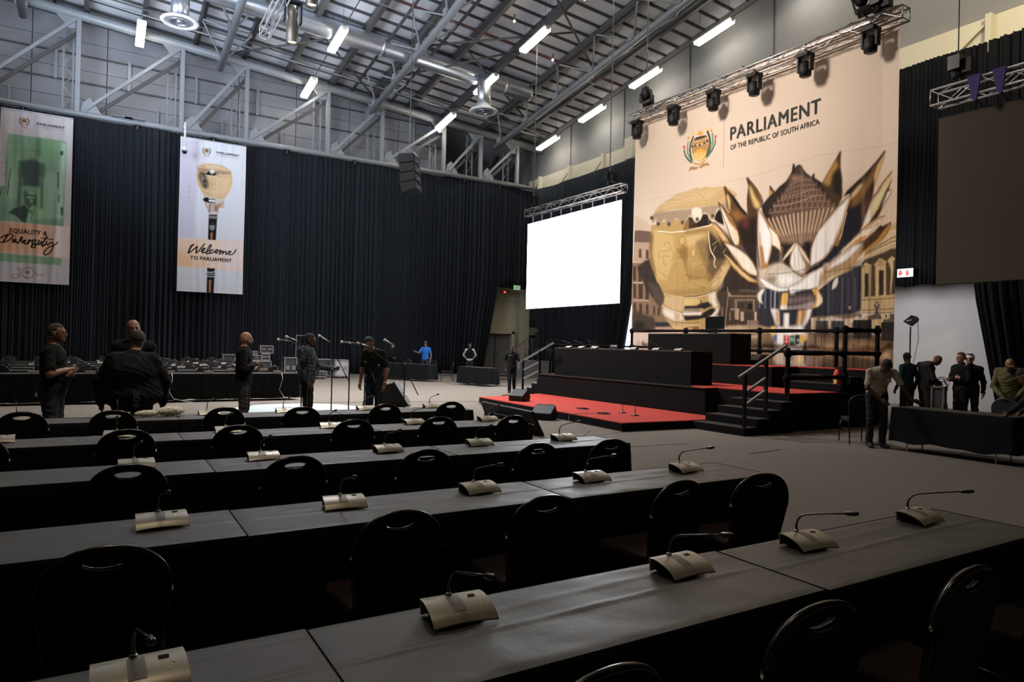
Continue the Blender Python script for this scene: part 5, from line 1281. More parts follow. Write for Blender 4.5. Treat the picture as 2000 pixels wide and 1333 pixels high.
ART_A = '''0 230 183 151 8 -4,912 486,899 478,1167 1,1160
0 234 214 203 6 347,901 486,899 485,1167 380,1167
0 224 168 130 14 15,926 178,908 118,1150 20,1158
0 139 171 138 1 1,1164 432,1171 430,1232 2,1228
0 135 166 138 1 51,199 447,197 449,495 39,555
0 135 166 138 1 48,485 444,425 438,904 -5,902 -11,629 42,621
0 160 187 156 12 70,482 122,474 121,718 11,740 11,716 52,694
0 162 190 164 12 304,488 389,475 397,848 305,859
0 178 208 185 8 394,212 442,212 441,468 403,474
0 173 202 180 10 399,432 437,426 436,843 380,850
0 140 177 137 10 100,344 139,337 123,515 84,521
0 130 170 131 10 280,198 400,202 397,361 284,387
0 105 139 112 6 243,197 273,196 280,355 247,360
0 90 115 98 4 128,404 207,402 220,393 241,402 303,403 304,516 127,542
0 76 92 83 8 154,408 187,387 234,379 268,402 279,606 155,607
0 89 115 98 3 129,473 152,469 146,775 123,782
0 89 115 98 3 277,492 294,501 293,769 276,776
0 137 174 130 3 152,612 272,607 273,772 256,774 250,684 239,637 192,627 159,652 152,754
0 76 92 81 2 407,282 427,283 424,319 400,319
0 76 92 81 2 389,458 399,457 400,594 392,595
0 86 111 93 2 397,648 407,639 408,713 398,711
0 86 107 92 2 413,746 437,747 436,818 418,812
1 15 47 26 0 24,0 75,481 66,604 59,693
1 15 47 26 0 18,0 19,647 14,708
1 29 90 51 0 10,0 145,316 185,313 266,312
1 29 90 51 0 10,0 62,269 125,267
1 44 106 58 0 6,0 244,849 436,848
1 44 106 58 0 6,0 244,861 437,858
1 44 106 58 0 6,0 244,872 437,868
1 44 106 58 0 6,0 245,884 437,878
1 44 106 58 0 6,0 245,895 437,888
1 44 106 58 0 6,0 245,906 437,898
0 86 104 90 3 166,663 179,641 206,631 233,637 250,660 254,700 250,742 254,762 239,760 222,754 202,789 189,774 175,751 169,711
0 165 195 160 6 192,639 219,635 246,656 240,677 220,664 193,667
0 177 207 172 2 180,700 207,684 214,689 240,690 237,696 207,696
0 150 184 146 4 207,690 221,713 227,704 225,737 208,735
0 73 84 78 2 68,837 84,815 103,793 142,776 172,760 196,790 209,784 200,814 191,855 185,899 158,896 138,874 111,849
0 150 186 142 3 209,784 232,752 256,778 297,789 304,817 295,851 278,866 224,876 198,895 191,892 203,821
1 23 58 32 0 14,0 239,776 227,827 214,881
1 26 61 36 0 8,0 206,801 216,820 223,807
0 73 84 78 1 209,788 223,811 213,828
1 156 127 114 0 6,0 175,849 181,889
1 44 23 16 0 48,0 20,1074 31,1077 54,1071 80,1052 99,1026 100,1010 85,1004 62,1012 37,1028 23,1042
1 44 23 16 0 60,0 66,1017 53,1043 41,1072
1 44 23 16 0 52,0 104,1042 98,1063 106,1070 119,1044
1 44 23 16 0 52,0 119,1040 122,1068 136,1073 148,1049 154,1024 161,1020 158,1044
1 44 23 16 0 48,0 158,1044 162,1068 178,1059 185,1046 175,1045 170,1064 179,1075 192,1070
1 44 23 16 0 52,0 208,1039 199,1073 208,1056 221,1042 231,1041 229,1070
1 44 23 16 0 48,0 231,1041 248,1035 255,1043 245,1056 252,1080 249,1097 229,1101 222,1091 239,1073 262,1071
1 44 23 16 0 52,0 275,1037 269,1074 283,1065 292,1043
1 44 23 16 0 52,0 330,998 309,1033 293,1076 300,1084 316,1066
1 44 23 16 0 36,0 285,1017 315,1018 372,1021
1 44 23 16 0 52,0 326,1040 323,1065 337,1068 354,1046 369,1044
1 44 23 16 0 44,0 369,1044 372,1081 359,1120 335,1147 315,1153 308,1137 321,1111 344,1084 378,1068 395,1054 402,1039
1 44 23 16 0 32,0 115,1024 120,1016
1 169 118 92 0 22,0 127,1277 160,1278 144,1298 157,1309 155,1329 141,1334
1 176 128 104 0 28,0 104,1341 118,1330 141,1332 152,1342 139,1355 116,1360 104,1353 104,1341
1 90 61 53 0 20,0 200,1267 180,1274 169,1296 169,1320 181,1339 201,1350 221,1349 238,1335 248,1314 244,1286 226,1267 200,1267
1 184 132 104 0 28,0 151,1338 171,1342 202,1354 228,1348 244,1327
0 169 118 92 1 187,1298 200,1291 219,1298 217,1312 201,1322 187,1313
1 169 118 92 0 18,0 259,1301 261,1317 269,1308 265,1338
1 169 118 92 0 16,0 271,1321 285,1311 282,1326 295,1317 298,1327 305,1314 317,1311 312,1324
0 176 126 90 1 142,58 170,54 173,91 162,108 146,111 138,93
0 107 74 60 1 142,77 171,73 171,87 141,91
0 224 200 168 1 146,92 165,89 160,103 149,105
1 60 74 76 0 20,0 136,57 128,80 132,102 145,119
1 60 74 76 0 20,0 175,51 183,73 181,95 169,117
1 93 122 103 0 20,0 131,58 122,81 126,103 142,119
1 93 122 103 0 20,0 180,50 191,72 187,94 172,116
0 176 88 74 1 133,129 156,128 181,128 182,133 156,134 137,134
1 106 90 90 0 6,0 223,32 222,147
1 154 127 128 0 8,0 6,223 21,226
1 154 127 128 0 8,0 6,238 21,241
1 154 127 128 0 8,0 7,253 21,257
1 154 127 128 0 8,0 7,268 22,272
1 154 127 128 0 8,0 7,283 22,287
1 154 127 128 0 8,0 8,299 22,302
1 154 127 128 0 8,0 8,314 23,317
1 154 127 128 0 8,0 8,329 23,333
1 154 127 128 0 8,0 9,344 23,348
1 154 127 128 0 8,0 9,360 24,363
1 154 127 128 0 8,0 9,375 24,378
1 154 127 128 0 8,0 10,390 24,394
1 154 127 128 0 8,0 10,405 25,409
1 154 127 128 0 8,0 10,420 25,424
1 176 122 114 0 12,0 9,439 24,439 24,449 11,451 9,439
1 176 122 114 0 14,0 20,470 15,474 15,494
1 176 122 114 0 12,0 9,519 29,513 26,541 10,539
1 176 122 114 0 12,0 10,567 27,569
1 201 189 196 0 6,0 47,486 45,621'''
ART_B = '''0 243 207 180 4 2,911 173,905 556,895 555,1171 221,1168 2,1168
0 240 192 154 12 3,1028 94,1074 137,1152 2,1172
0 239 220 216 10 299,904 556,897 555,1166 348,1163
0 243 217 198 6 173,907 342,904 391,1155 263,1161 217,1008
0 207 203 220 6 1,431 136,412 139,904 6,910
0 207 201 218 6 8,22 160,14 139,552 4,570
0 29 32 36 1 249,690 322,687 316,904 249,904
0 192 122 82 1 272,837 287,836 284,905 271,904
0 138 128 120 2 251,672 321,668 320,705 252,709
0 51 38 36 1 249,672 321,668 322,682 249,684
0 138 144 136 2 258,772 304,767 301,804 284,820 263,804
0 74 60 52 1 266,744 300,749 283,765
0 29 32 36 1 248,1164 314,1163 313,1244 308,1395 247,1391 248,1244
0 108 116 120 1 247,1208 315,1205 315,1230 247,1235
1 228 230 232 0 24,0 249,1201 281,1203 314,1194
1 228 230 232 0 24,0 250,1242 282,1246 313,1237
0 184 122 80 1 267,1275 284,1272 281,1394 268,1392
1 192 144 112 0 12,0 269,1165 276,1171 282,1164
0 217 184 140 2 139,273 135,346 144,404 179,472 222,508 256,517 376,521 378,599 225,618 205,501 376,520 413,454 438,386 443,320 431,265 421,248 199,254
0 217 184 140 2 153,410 442,369 409,458 375,504 376,522 222,529 205,508 179,461
0 227 196 156 10 286,333 423,304 425,388 375,483 272,496
0 61 58 53 6 158,288 217,297 222,343 236,368 241,413 212,445 177,399 156,352
0 106 102 92 6 167,305 201,318 186,394 164,369
0 85 80 74 8 169,408 236,398 229,445 204,439
1 201 189 168 0 10,0 176,327 189,347 177,372
1 201 189 168 0 10,0 201,332 210,363
1 201 189 168 0 10,0 186,394 211,399
1 201 189 168 0 10,0 197,346 186,385
1 201 189 168 0 10,0 219,380 228,415
0 208 173 133 3 139,264 157,238 182,223 240,207 308,205 369,214 421,243 435,260 426,275 370,270 310,265 216,265 145,276
0 224 196 160 5 198,222 308,210 395,233 404,251 309,247 216,252
0 168 138 120 3 139,264 216,261 250,265 310,265 430,261 422,290 396,271 401,293 383,282 362,299 344,278 311,311 294,309 293,277 217,288 200,295 183,289 167,300
0 33 30 31 2 217,302 242,275 285,287 306,280 294,314 217,316
0 230 226 224 2 246,275 267,255 288,264 285,287 268,304 251,292
0 43 38 36 1 261,291 270,289 269,299 263,300
1 246 238 224 0 16,0 218,320 268,322 311,323
1 138 106 72 0 6,0 218,327 311,327 423,304
1 143 109 72 1 12,0 278,362 283,398 270,409
1 143 109 72 1 12,0 303,345 300,405
1 143 109 72 1 12,0 329,378 356,397
1 143 109 72 1 12,0 253,384 262,401 270,382
1 143 109 72 1 12,0 342,362 376,348
1 143 109 72 1 12,0 262,420 288,439 305,428
1 143 109 72 1 12,0 188,471 247,491
1 143 109 72 1 12,0 241,432 242,445
1 240 220 188 0 12,0 273,358 278,385
1 240 220 188 0 12,0 308,372 304,395
1 240 220 188 0 12,0 359,355 372,344
0 216 207 203 2 198,541 222,510 299,523 376,518 387,530 381,550 334,579 266,583 207,567
0 22 23 27 2 196,546 206,526 239,517 248,530 299,528 301,537 248,539 248,555 304,557 304,566 249,569 223,565 202,556
0 236 234 234 1 248,540 301,539 301,553 248,555
1 138 106 104 0 12,0 303,548 351,544 376,534
0 181 154 144 2 207,567 223,570 291,573 381,547 335,597 327,640 323,663 251,672 246,645 237,605
0 224 212 204 4 215,573 249,580 259,625 250,635 232,596
0 216 184 160 5 266,587 292,593 285,649 267,642
0 107 90 85 3 249,589 262,583 259,643 251,649
0 207 211 224 3 259,653 318,636 315,664 255,671
0 143 116 104 4 300,588 326,589 310,646 297,630
1 60 50 48 0 14,0 215,571 237,614 246,649
1 90 74 72 0 12,0 347,577 326,617 327,644
0 176 126 90 1 203,73 234,70 236,104 225,121 208,124 199,107
0 107 74 60 1 204,91 234,88 234,101 202,104
0 224 200 168 1 208,105 228,103 223,116 211,118
1 60 74 76 0 20,0 197,72 189,94 193,115 206,131
1 60 74 76 0 20,0 239,67 248,88 245,108 232,129
1 93 122 103 0 20,0 192,73 182,95 186,116 204,132
1 93 122 103 0 20,0 244,66 255,86 251,107 235,128
0 176 88 74 1 193,141 218,140 245,140 246,145 219,146 198,145
1 160 152 168 0 6,0 285,50 285,158
1 169 160 180 0 8,0 74,228 86,228
1 169 160 180 0 8,0 74,243 87,243
1 169 160 180 0 8,0 75,257 87,257
1 169 160 180 0 8,0 75,272 87,272
1 169 160 180 0 8,0 75,286 88,286
1 169 160 180 0 8,0 76,301 88,300
1 169 160 180 0 8,0 76,315 88,315
1 169 160 180 0 8,0 76,329 89,329
1 169 160 180 0 8,0 77,344 89,344
1 169 160 180 0 8,0 77,358 89,358
1 169 160 180 0 8,0 77,373 90,373
1 169 160 180 0 8,0 78,387 90,387
1 169 160 180 0 8,0 78,402 90,402
0 192 160 164 1 73,441 89,441 90,455 73,455
1 181 138 138 0 18,0 88,476 81,479 80,504
0 201 180 188 1 71,530 91,530 92,543 71,544
0 201 180 188 1 72,571 92,571 93,584 72,584
1 44 32 34 0 68,0 128,962 112,977 96,1015 89,1040
1 44 32 34 0 44,0 104,978 132,959
1 44 32 34 0 48,0 89,1040 105,1032 133,1002 162,975
1 44 32 34 0 56,0 162,975 154,1005 153,1035
1 44 32 34 0 48,0 153,1035 175,1017 199,978 222,946
1 44 32 34 0 52,0 196,1019 221,1001 225,985 208,989 198,1015 209,1030 230,1021
1 44 32 34 0 48,0 234,1027 259,1005 279,957 272,948 258,968 242,1011 239,1036 251,1037 268,1022
1 44 32 34 0 52,0 297,996 284,995 270,1008 266,1029 285,1025 306,1009
1 44 32 34 0 52,0 322,990 315,1018 325,1024 338,1002 331,991 316,999
1 44 32 34 0 44,0 338,1002 357,991
1 44 32 34 0 52,0 359,991 349,1031
1 44 32 34 0 48,0 349,1031 370,999 381,998 375,1026
1 44 32 34 0 48,0 375,1026 396,999 409,1000 405,1026
1 44 32 34 0 48,0 405,1026 435,1009 450,996 435,993 427,1017 435,1028 462,1021 483,998 491,974'''
# ------------------------------------------------------------------ printed banners
def raster(Wc, Hc, bg, ops, sc_):
    img = np.ones((Hc, Wc, 3), np.float32) * np.array(bg, np.float32)
    def box(a_, r):
        if r < 1: return a_
        for ax in (0, 1):
            c = np.cumsum(np.pad(a_, [(r + 1, r) if k == ax else (0, 0) for k in (0, 1)], mode='constant'), axis=ax)
            n = a_.shape[ax]; a_ = (np.take(c, range(2 * r + 1, n + 2 * r + 1), ax) - np.take(c, range(0, n), ax)) / (2 * r + 1)
        return a_
    for ln in ops.split('\n'):
        if not ln: continue
        k0, cr, cg, cb, b, *pp = ln.split(' '); kind = 'P' if k0 == '0' else 'L'; c = (np.array([float(cr), float(cg), float(cb)], np.float32) / 255) ** 2.2; b = float(b)
        pts = np.array([[float(q) for q in p.split(',')] for p in pp])
        if kind == 'L': wd = max(1.0, pts[0, 0] / 2 * LWS * sc_); pts = pts[1:]
        pts = pts * sc_; br = b * BLS * sc_; m_ = int(br * 2 + 3 + (wd if kind == 'L' else 0))
        xa, ya = np.floor(pts.min(0)).astype(int) - m_; xb, yb = np.ceil(pts.max(0)).astype(int) + m_
        X0, Y0, X1, Y1 = max(0, xa), max(0, ya), min(Wc, xb), min(Hc, yb)
        if X1 <= X0 or Y1 <= Y0: continue
        gx = np.arange(xa, xb) + .5; gy = np.arange(ya, yb) + .5
        if kind == 'P':
            if len(pts) < 3: continue
            rows_ = np.zeros((len(gy), len(gx)), np.float32)
            for sub in (-.25, .25):
                ins = np.zeros((len(gy), len(gx)), bool)
                for i in range(len(pts)):
                    (x1, y1), (x2, y2) = pts[i], pts[(i + 1) % len(pts)]
                    if y1 == y2: continue
                    yy_ = gy + sub; act = ((y1 <= yy_) != (y2 <= yy_)); idx = np.nonzero(act)[0]
                    if len(idx) == 0: continue
                    xi = x1 + (yy_[idx] - y1) * (x2 - x1) / (y2 - y1)
                    ins[idx] ^= gx[None, :] > xi[:, None]
                rows_ += .5 * ins
            a_ = rows_
        else:
            a_ = np.zeros((len(gy), len(gx)), np.float32)
            for i in range(len(pts) - 1):
                p, q = pts[i], pts[i + 1]; d = q - p; l2 = max(1e-6, d @ d)
                t = np.clip(((gx[None, :] - p[0]) * d[0] + (gy[:, None] - p[1]) * d[1]) / l2, 0, 1)
                dist = np.hypot(gx[None, :] - p[0] - t * d[0], gy[:, None] - p[1] - t * d[1])
                a_ = np.maximum(a_, np.clip(wd / 2 + .5 - dist, 0, 1))
        r = int(round(br))
        if r >= 1: a_ = box(box(a_, r), max(1, r // 2))
        a_ = a_[Y0 - ya:Y1 - ya, X0 - xa:X1 - xa, None]
        img[Y0:Y1, X0:X1] = img[Y0:Y1, X0:X1] * (1 - a_) + c * a_
    return img
def banner_mesh(name, img, origin, du, dv, W_, H_, wav, thick, m_):
    Hn, Wn = img.shape[:2]; us = np.linspace(0, W_, Wn); vs2 = np.linspace(0, H_, Hn); U, V = np.meshgrid(us, vs2); D = wav(U, V)
    nrm = np.cross(np.array(du), np.array(dv)); nrm = -nrm
    co = (np.array(origin)[None, None] + U[..., None] * np.array(du) + V[..., None] * np.array(dv) + D[..., None] * nrm).reshape(-1, 3).astype(np.float32)
    idx = np.arange(Hn * Wn).reshape(Hn, Wn); q = np.stack([idx[:-1, :-1], idx[1:, :-1], idx[1:, 1:], idx[:-1, 1:]], -1).reshape(-1, 4)
    me = bpy.data.meshes.new(name); me.vertices.add(len(co)); me.vertices.foreach_set('co', co.ravel()); me.loops.add(q.size); me.loops.foreach_set('vertex_index', q.ravel().astype(np.int32))
    me.polygons.add(len(q)); me.polygons.foreach_set('loop_start', np.arange(0, q.size, 4, dtype=np.int32)); me.polygons.foreach_set('loop_total', np.full(len(q), 4, np.int32)); me.update(calc_edges=True)
    me.polygons.foreach_set('use_smooth', np.ones(len(q), bool))
    ca = me.color_attributes.new('print', 'FLOAT_COLOR', 'POINT'); rgba = np.ones((Hn * Wn, 4), np.float32); rgba[:, :3] = img.reshape(-1, 3); ca.data.foreach_set('color', rgba.ravel())
    me.materials.append(m_); o = bpy.data.objects.new(name, me); C.objects.link(o); return o
def text_part(name, s, m_, parent, u, v, height, width, tf, bold=0.0, shear=0, ext=.004):
    cu = bpy.data.curves.new(name, 'FONT'); cu.body = s; cu.size = 1; cu.space_character = 1.12 if bold > .01 else 1.05; cu.resolution_u = 3
    o = bpy.data.objects.new('tmp', cu); C.objects.link(o); bpy.context.view_layer.update()
    me = bpy.data.meshes.new_from_object(o.evaluated_get(bpy.context.evaluated_depsgraph_get())); bpy.data.objects.remove(o)
    n = len(me.vertices); co = np.zeros(n * 3); me.vertices.foreach_get('co', co); co = co.reshape(-1, 3); x0, x1 = co[:, 0].min(), co[:, 0].max(); kx = width / (x1 - x0); kz = height / .73
    sh = [(0, 0)] if bold < .005 else [(dx * bold, dz * bold) for dx in (-1, 0, 1) for dz in (-.6, .6)]
    polys = [tuple(p.vertices) for p in me.polygons]; V2 = []; F2 = []
    for dx, dz in sh:
        b0 = len(V2); V2 += [tf(u + (p[0] + dx - x0) * kx, v - (p[1] + dz) * kz) for p in co]; F2 += [tuple(i + b0 for i in f) for f in polys]
    me = bpy.data.meshes.new(name); me.from_pydata([tuple(float(c) for c in p) for p in V2], [], F2); me.materials.append(m_)
    ob = bpy.data.objects.new(name, me); C.objects.link(ob); ob.parent = parent; return ob
# big banner
LWS, BLS = .55, 1.5
BW, BH = 9.44, 8.85
fabricm = mat('printed_banner_cloth', (.8, .8, .8), .8, spec=.2, vcol=True)
bn = thing('parliament_banner', 'huge beige banner with golden mace and bronze protea flower behind the stage', 'banner', (16.2, 18.62, 10.0))
def wavB(U, V):
    r = .012 * np.sin(U * 8.5 + V * .3) * np.clip((V - 1.5) / 6, 0, 1) + .010 * np.sin(U * 21 + 1.3) * np.clip((V - 2.5) / 5, 0, 1) + .02 * np.sin(U * 1.7 + V * .4) + .006 * np.sin(U * 47) * np.clip((V - 4) / 3, 0, 1)
    return r + .10 * np.clip((U - 9.0) / .44, 0, 1)
img = raster(1180, 1106, (.70, .575, .46), ART_BIG, 1180 / (BW * 200))
img = (img[0::2, 0::2] + img[1::2, 0::2] + img[0::2, 1::2] + img[1::2, 1::2]) / 4
banner_mesh('printed_cloth', img, (0, 0, 0), (0, -1, 0), (0, 0, -1), BW, BH, wavB, 0, fabricm).parent = bn
def tfB(u, v): return (-.012 - float(wavB(np.array(u), np.array(v))) * 1.0, -u, -v)
# +normal of the cloth faces the hall (-x)
text_part('lettering', 'PARLIAMENT', inkdark, bn, 4.32, 1.97, .40, 3.0, tfB, bold=.022)
text_part('lettering', 'OF THE REPUBLIC OF SOUTH AFRICA', inkdark, bn, 4.33, 2.275, .155, 2.97, tfB, bold=.006)
MB().tube([(0, 0, .0), (0, -BW, -.1)], .03, 6).build('top_batten', alu, bn)
# small banners
LWS, BLS = .45, 2.0
def small(nm, lb, x0, x1, zt, zb, art, bg, texts, seed, m_=fabricm):
    b = thing(nm, lb, 'banner', (x0, 34.1, zt)); W_, H_ = x1 - x0, zt - zb; rr = np.random.RandomState(seed); cc_ = rr.uniform(0, W_, 9); aa = rr.uniform(.01, .035, 9)
    def wav(U, V): return sum(a_ * np.exp(-((U - c - .06 * V * math.sin(k)) / .10) ** 2) for k, (c, a_) in enumerate(zip(cc_, aa))) * (.5 + .5 * np.sin(V * .7 + 1) ** 2) + .05 * np.sin(V * .9) - .03
    n = int(W_ / .0125); hn = int(H_ / .0175)
    im = raster(n * 2, int(H_ * 200 * (n * 2 / (W_ * 200))), bg, art, n * 2 / (W_ * 200)); hh = im.shape[0] // 2; im = im[:hh * 2]; im = (im[0::2, 0::2] + im[1::2, 0::2] + im[0::2, 1::2] + im[1::2, 1::2]) / 4
    banner_mesh('printed_cloth', im, (0, 0, 0), (1, 0, 0), (0, 0, -1), W_, H_, lambda U, V: wav(U, V), 0, m_).parent = b
    tf = lambda u, v: (u, -.012 - float(wav(np.array(u), np.array(v))), -v)
    for s, u, v, h_, w_, bo, mt in texts: text_part('lettering', s, mt, b, u, v, h_, w_, tf, bo)
    MB().tube([(0, 0, .02), (W_, 0, .02)], .02, 6).build('top_rod', alu, b)
brown = mat('print_ink_brown', (.035, .015, .012), .8); greyink = mat('print_ink_grey', (.16, .13, .14), .8)
small('hanging_banner', 'hanging banner with green photograph and equality and diversity lettering, at left', -3.62, -1.17, 10.75, 3.78, ART_A, (.60, .55, .57),
      [('EQUALITY &', .40, 4.97, .185, 1.24, .03, brown), ('PARLIAMENT', 1.21, .475, .105, .95, .03, inkdark), ('OF THE REPUBLIC OF SOUTH AFRICA', 1.22, .575, .04, .95, 0, greyink)], 3)
small('hanging_banner', 'hanging white banner with a mace and welcome to parliament lettering', 2.90, 5.70, 10.75, 3.78, ART_B, (.74, .75, .82),
      [('TO PARLIAMENT', .53, 5.49, .17, 1.75, .03, brown), ('PARLIAMENT', 1.51, .525, .105, .98, .03, inkdark), ('OF THE REPUBLIC OF SOUTH AFRICA', 1.51, .62, .04, .98, 0, greyink)], 5)
# ------------------------------------------------------------------ stage
t = thing('low_stage', 'low red carpeted platform in front of the black podium', 'stage', (10, 14, 0))
poly = [(9.35, 17.25), (8.98, 10.55), (10.78, 10.42), (11.88, 10.42), (11.88, 18.0), (10.75, 17.5)]
MB().prism(poly, 0, .155).build('platform_side', stagem, t, world=True); MB().prism([(x * .999 + .01, y * .9995 + .006) for x, y in poly], .155, .175).build('carpet_top', redcarpet, t, world=True)
t = thing('podium', 'black podium with red carpet top carrying the long front desk', 'stage', (13, 13, 0))
MB().prism([(11.9, 18.05), (11.9, 11.1), (12.3, 11.1), (12.3, 9.18), (15.9, 9.18), (15.9, 18.05)], 0, .785).build('podium_body', stagem, t, world=True)
MB().prism([(12.28, 18.04), (12.28, 11.92), (11.91, 11.5), (11.91, 11.1), (12.31, 11.1), (12.31, 9.19), (14.0, 9.19), (14.0, 18.04)], .785, .803).build('carpet_top', redcarpet, t, world=True)
MB().prism([(11.91, 18.04), (11.91, 11.5), (12.28, 11.92), (12.28, 18.04)], .785, .801).build('black_ledge', stagem, t, world=True)
MB().box(11.88, 11.9, 11.1, 18.05, .775, .80).build('podium_edge', treadm, t, world=True)
t = thing('upper_stage', 'raised black platform with red top in front of the huge banner', 'stage', (15, 13, .803))
MB().prism([(14.0, 18.3), (14.0, 10.95), (15.0, 10.95), (15.0, 10.9), (15.0, 9.18), (15.85, 9.18), (15.85, 18.3)], .803, 1.285).build('platform_body', stagem, t, world=True)
MB().prism([(14.0, 18.3), (14.0, 10.95), (15.0, 10.95), (15.0, 9.18), (15.85, 9.18), (15.85, 18.3)], 1.285, 1.30).build('carpet_top', redcarpet, t, world=True)
def stairs(name, lb, x0, n, y0, y1, z0, rise, run):
    s = thing(name, lb, 'stairs', (x0, (y0 + y1) / 2, z0))
    for k in range(n):
        MB().box(x0 + k * run, x0 + n * run, y0, y1, z0 + k * rise, z0 + (k + 1) * rise - .012).build('step', stagem, s, world=True)
        MB().box(x0 + k * run, x0 + (k + 1) * run, y0, y1, z0 + (k + 1) * rise - .012, z0 + (k + 1) * rise).build('tread', treadm, s, world=True)
    return s
sr = stairs('stage_stairs', 'black stage stairs with handrail at the right end of the podium', 10.8, 4, 9.06, 10.40, 0, .16, .37)
hr = greypaint
def rail(s, pts, w_=.05, h_=.05, m_=greypaint, nm='handrail'): 
    mm = MB()
    for a_, b_ in zip(pts[:-1], pts[1:]): mm.beam(a_, b_, w_, h_)
    return mm.build(nm, m_, s, world=True)
railm = mat('handrail_grey', (.20, .185, .165), .5)
rail(sr, [(10.70, 9.12, 1.15), (12.1, 9.12, 1.80)], .06, .05, railm); rail(sr, [(10.88, 9.12, .85), (11.48, 9.12, 1.13)], .05, .045, railm); rail(sr, [(10.88, 9.12, .60), (11.48, 9.12, .88)], .05, .045, railm)
MB().box(10.84, 10.90, 9.09, 9.15, .16, 1.22).build('post', blackmet, sr, world=True); MB().box(11.46, 11.52, 9.09, 9.15, .48, 1.50).build('post', blackmet, sr, world=True)
su = stairs('upper_stairs', 'small black stairs leading up to the raised platform', 14.25, 2, 9.3, 10.9, .803, .165, .37)
t = thing('stage_stairs', 'black stage stairs with handrail at the far left end of the podium', 'stairs', (12.6, 18.6, 0))
for k in range(4):
    yb_ = 19.2 - k * .3
    MB().box(12.0, 13.3, 18.06, yb_, k * .16, (k + 1) * .16 - .01).build('step', stagem, t, world=True); MB().box(12.0, 13.3, yb_ - .3, yb_, (k + 1) * .16 - .01, (k + 1) * .16).build('tread', mat('pale_tread', (.25, .25, .25), .8), t, world=True)
rail(t, [(12.02, 19.3, 1.15), (12.02, 17.45, 1.78)], .05, .05, alu); rail(t, [(12.02, 19.13, .88), (12.02, 18.18, 1.19)], .045, .04, alu); rail(t, [(12.02, 19.12, .60), (12.02, 18.18, .90)], .045, .04, alu)
MB().box(11.99, 12.05, 19.15, 19.2, 0, 1.2).build('post', blackmet, t, world=True); MB().box(11.99, 12.05, 18.16, 18.21, .48, 1.5).build('post', blackmet, t, world=True)
tag(MB().prism([(10.75, 17.55), (11.85, 17.9), (13.2, 19.5), (10.9, 18.6)], 0, .1).build('low_step', stagem, top=True), 'thin black step plate beyond the far corner of the red platform', 'step')
# desks
def desk(name, lb, x0, x1, y0, y1, z0, z1):
    d = thing(name, lb, 'desk', ((x0 + x1) / 2, (y0 + y1) / 2, z0))
    MB().box(x0, x0 + .03, y0, y1, z0, z1 - .03).build('front_panel', stagem, d, world=True)
    for y in (y0, y1 - .03): MB().box(x0 + .03, x1, y, y + .03, z0, z1 - .03).build('side_panel', stagem, d, world=True)
    MB().box(x0 - .005, x1, y0 - .005, y1 + .005, z1 - .03, z1).build('desktop', clothlit, d, world=True)
    return d
desk('front_desk', 'long black desk on the podium below the raised desk', 12.27, 13.0, 11.92, 17.72, .805, 1.64)
desk('raised_desk', 'tall black desk on the raised platform before the mace', 14.25, 15.05, 12.45, 15.62, 1.302, 2.13)
mo = thing('monitor', 'black flat monitor standing on the raised desk', 'monitor', (14.5, 13.25, 2.13)); MB().box(0, .035, -.33, .33, .12, .47).build('display', blackpl, mo, bevel=.005); MB().box(-.005, 0, -.3, .3, .15, .44).build('glass', blackmet, mo); MB().box(.03, .07, -.03, .03, 0, .2).box(-.08, .12, -.14, .14, 0, .015).build('stand', blackpl, mo)
ck = thing('desk_clock', 'small black digital clock on the front desk reading 13:56', 'clock', (12.42, 15.05, 1.64)); MB().prism([(0, 0), (.12, 0), (.1, .13), (.04, .13)], -.17, .17, 'y').build('clock_body', blackpl, ck)
ct = text_part('digits', '13:56', mat('digits_glow', (1, 1, 1), .5, emit=1.5), ck, 0, 0, .07, .24, lambda u, v: (.012 + .02 * (-v + .03) / .1 - .004, .12 - u, .03 - v))
# scaffold rails
def fat_rail(name, lb, posts, rails, r_=.05):
    s = thing(name, lb, 'railing', posts[0][0])
    for a_, b_ in posts:
        MB().tube([a_, b_], r_, 8).build('post', stagem, s, world=True, smooth=True)
    for a_, b_ in rails:
        a_, b_ = Vector(a_), Vector(b_); n = 10
        MB().tube([a_.lerp(b_, i / n) for i in range(n + 1)], [r_ * (1.0 + .22 * math.sin(i * 2.3 + a_.z * 5)) for i in range(n + 1)], 8).build('foam_rail', stagem, s, world=True, smooth=True)
        for (pa, pb) in posts:
            pa, pb = Vector(pa), Vector(pb)
            t_ = max(0, min(1, (pa.xy - a_.xy).dot(b_.xy - a_.xy) / max(1e-6, (b_.xy - a_.xy).length_squared))); q = a_.lerp(b_, t_)
            if (q.xy - pa.xy).length < .15: MB().ball(q, r_ * 1.85, 8, (1, 1, 1.1)).build('joint', stagem, s, world=True, smooth=True)
    return s
bk = 15.8
fat_rail('stage_railing', 'black foam wrapped railing along the back of the raised platform', [((bk, y, 1.3), (bk, y, 2.34 if y < 9.7 else 2.30)) for y in (9.4, 10.45, 12.78, 15.6, 18.15)], [((bk, 18.2, 2.27), (bk, 9.35, 2.22)), ((bk, 18.2, 1.72), (bk, 9.35, 1.66))])
fat_rail('side_railing', 'black foam wrapped railing at the right side of the podium', [((12.33, 9.25, .803), (12.33, 9.25, 1.76)), ((14.3, 9.25, .803), (14.3, 9.25, 2.28))], [((12.33, 9.25, 1.64), (15.75, 9.3, 1.68)), ((12.33, 9.25, 1.13), (14.3, 9.25, 1.13)), ((14.3, 9.25, 2.2), (15.75, 9.35, 2.22))])
fat_rail('left_railing', 'thin black railing beyond the far end of the podium', [((13.9, 18.0, .803), (13.9, 18.0, 1.78)), ((12.3, 18.0, .803), (12.3, 18.0, 1.80))], [((12.3, 18.0, 1.72), (15.7, 18.1, 1.72))], .035)
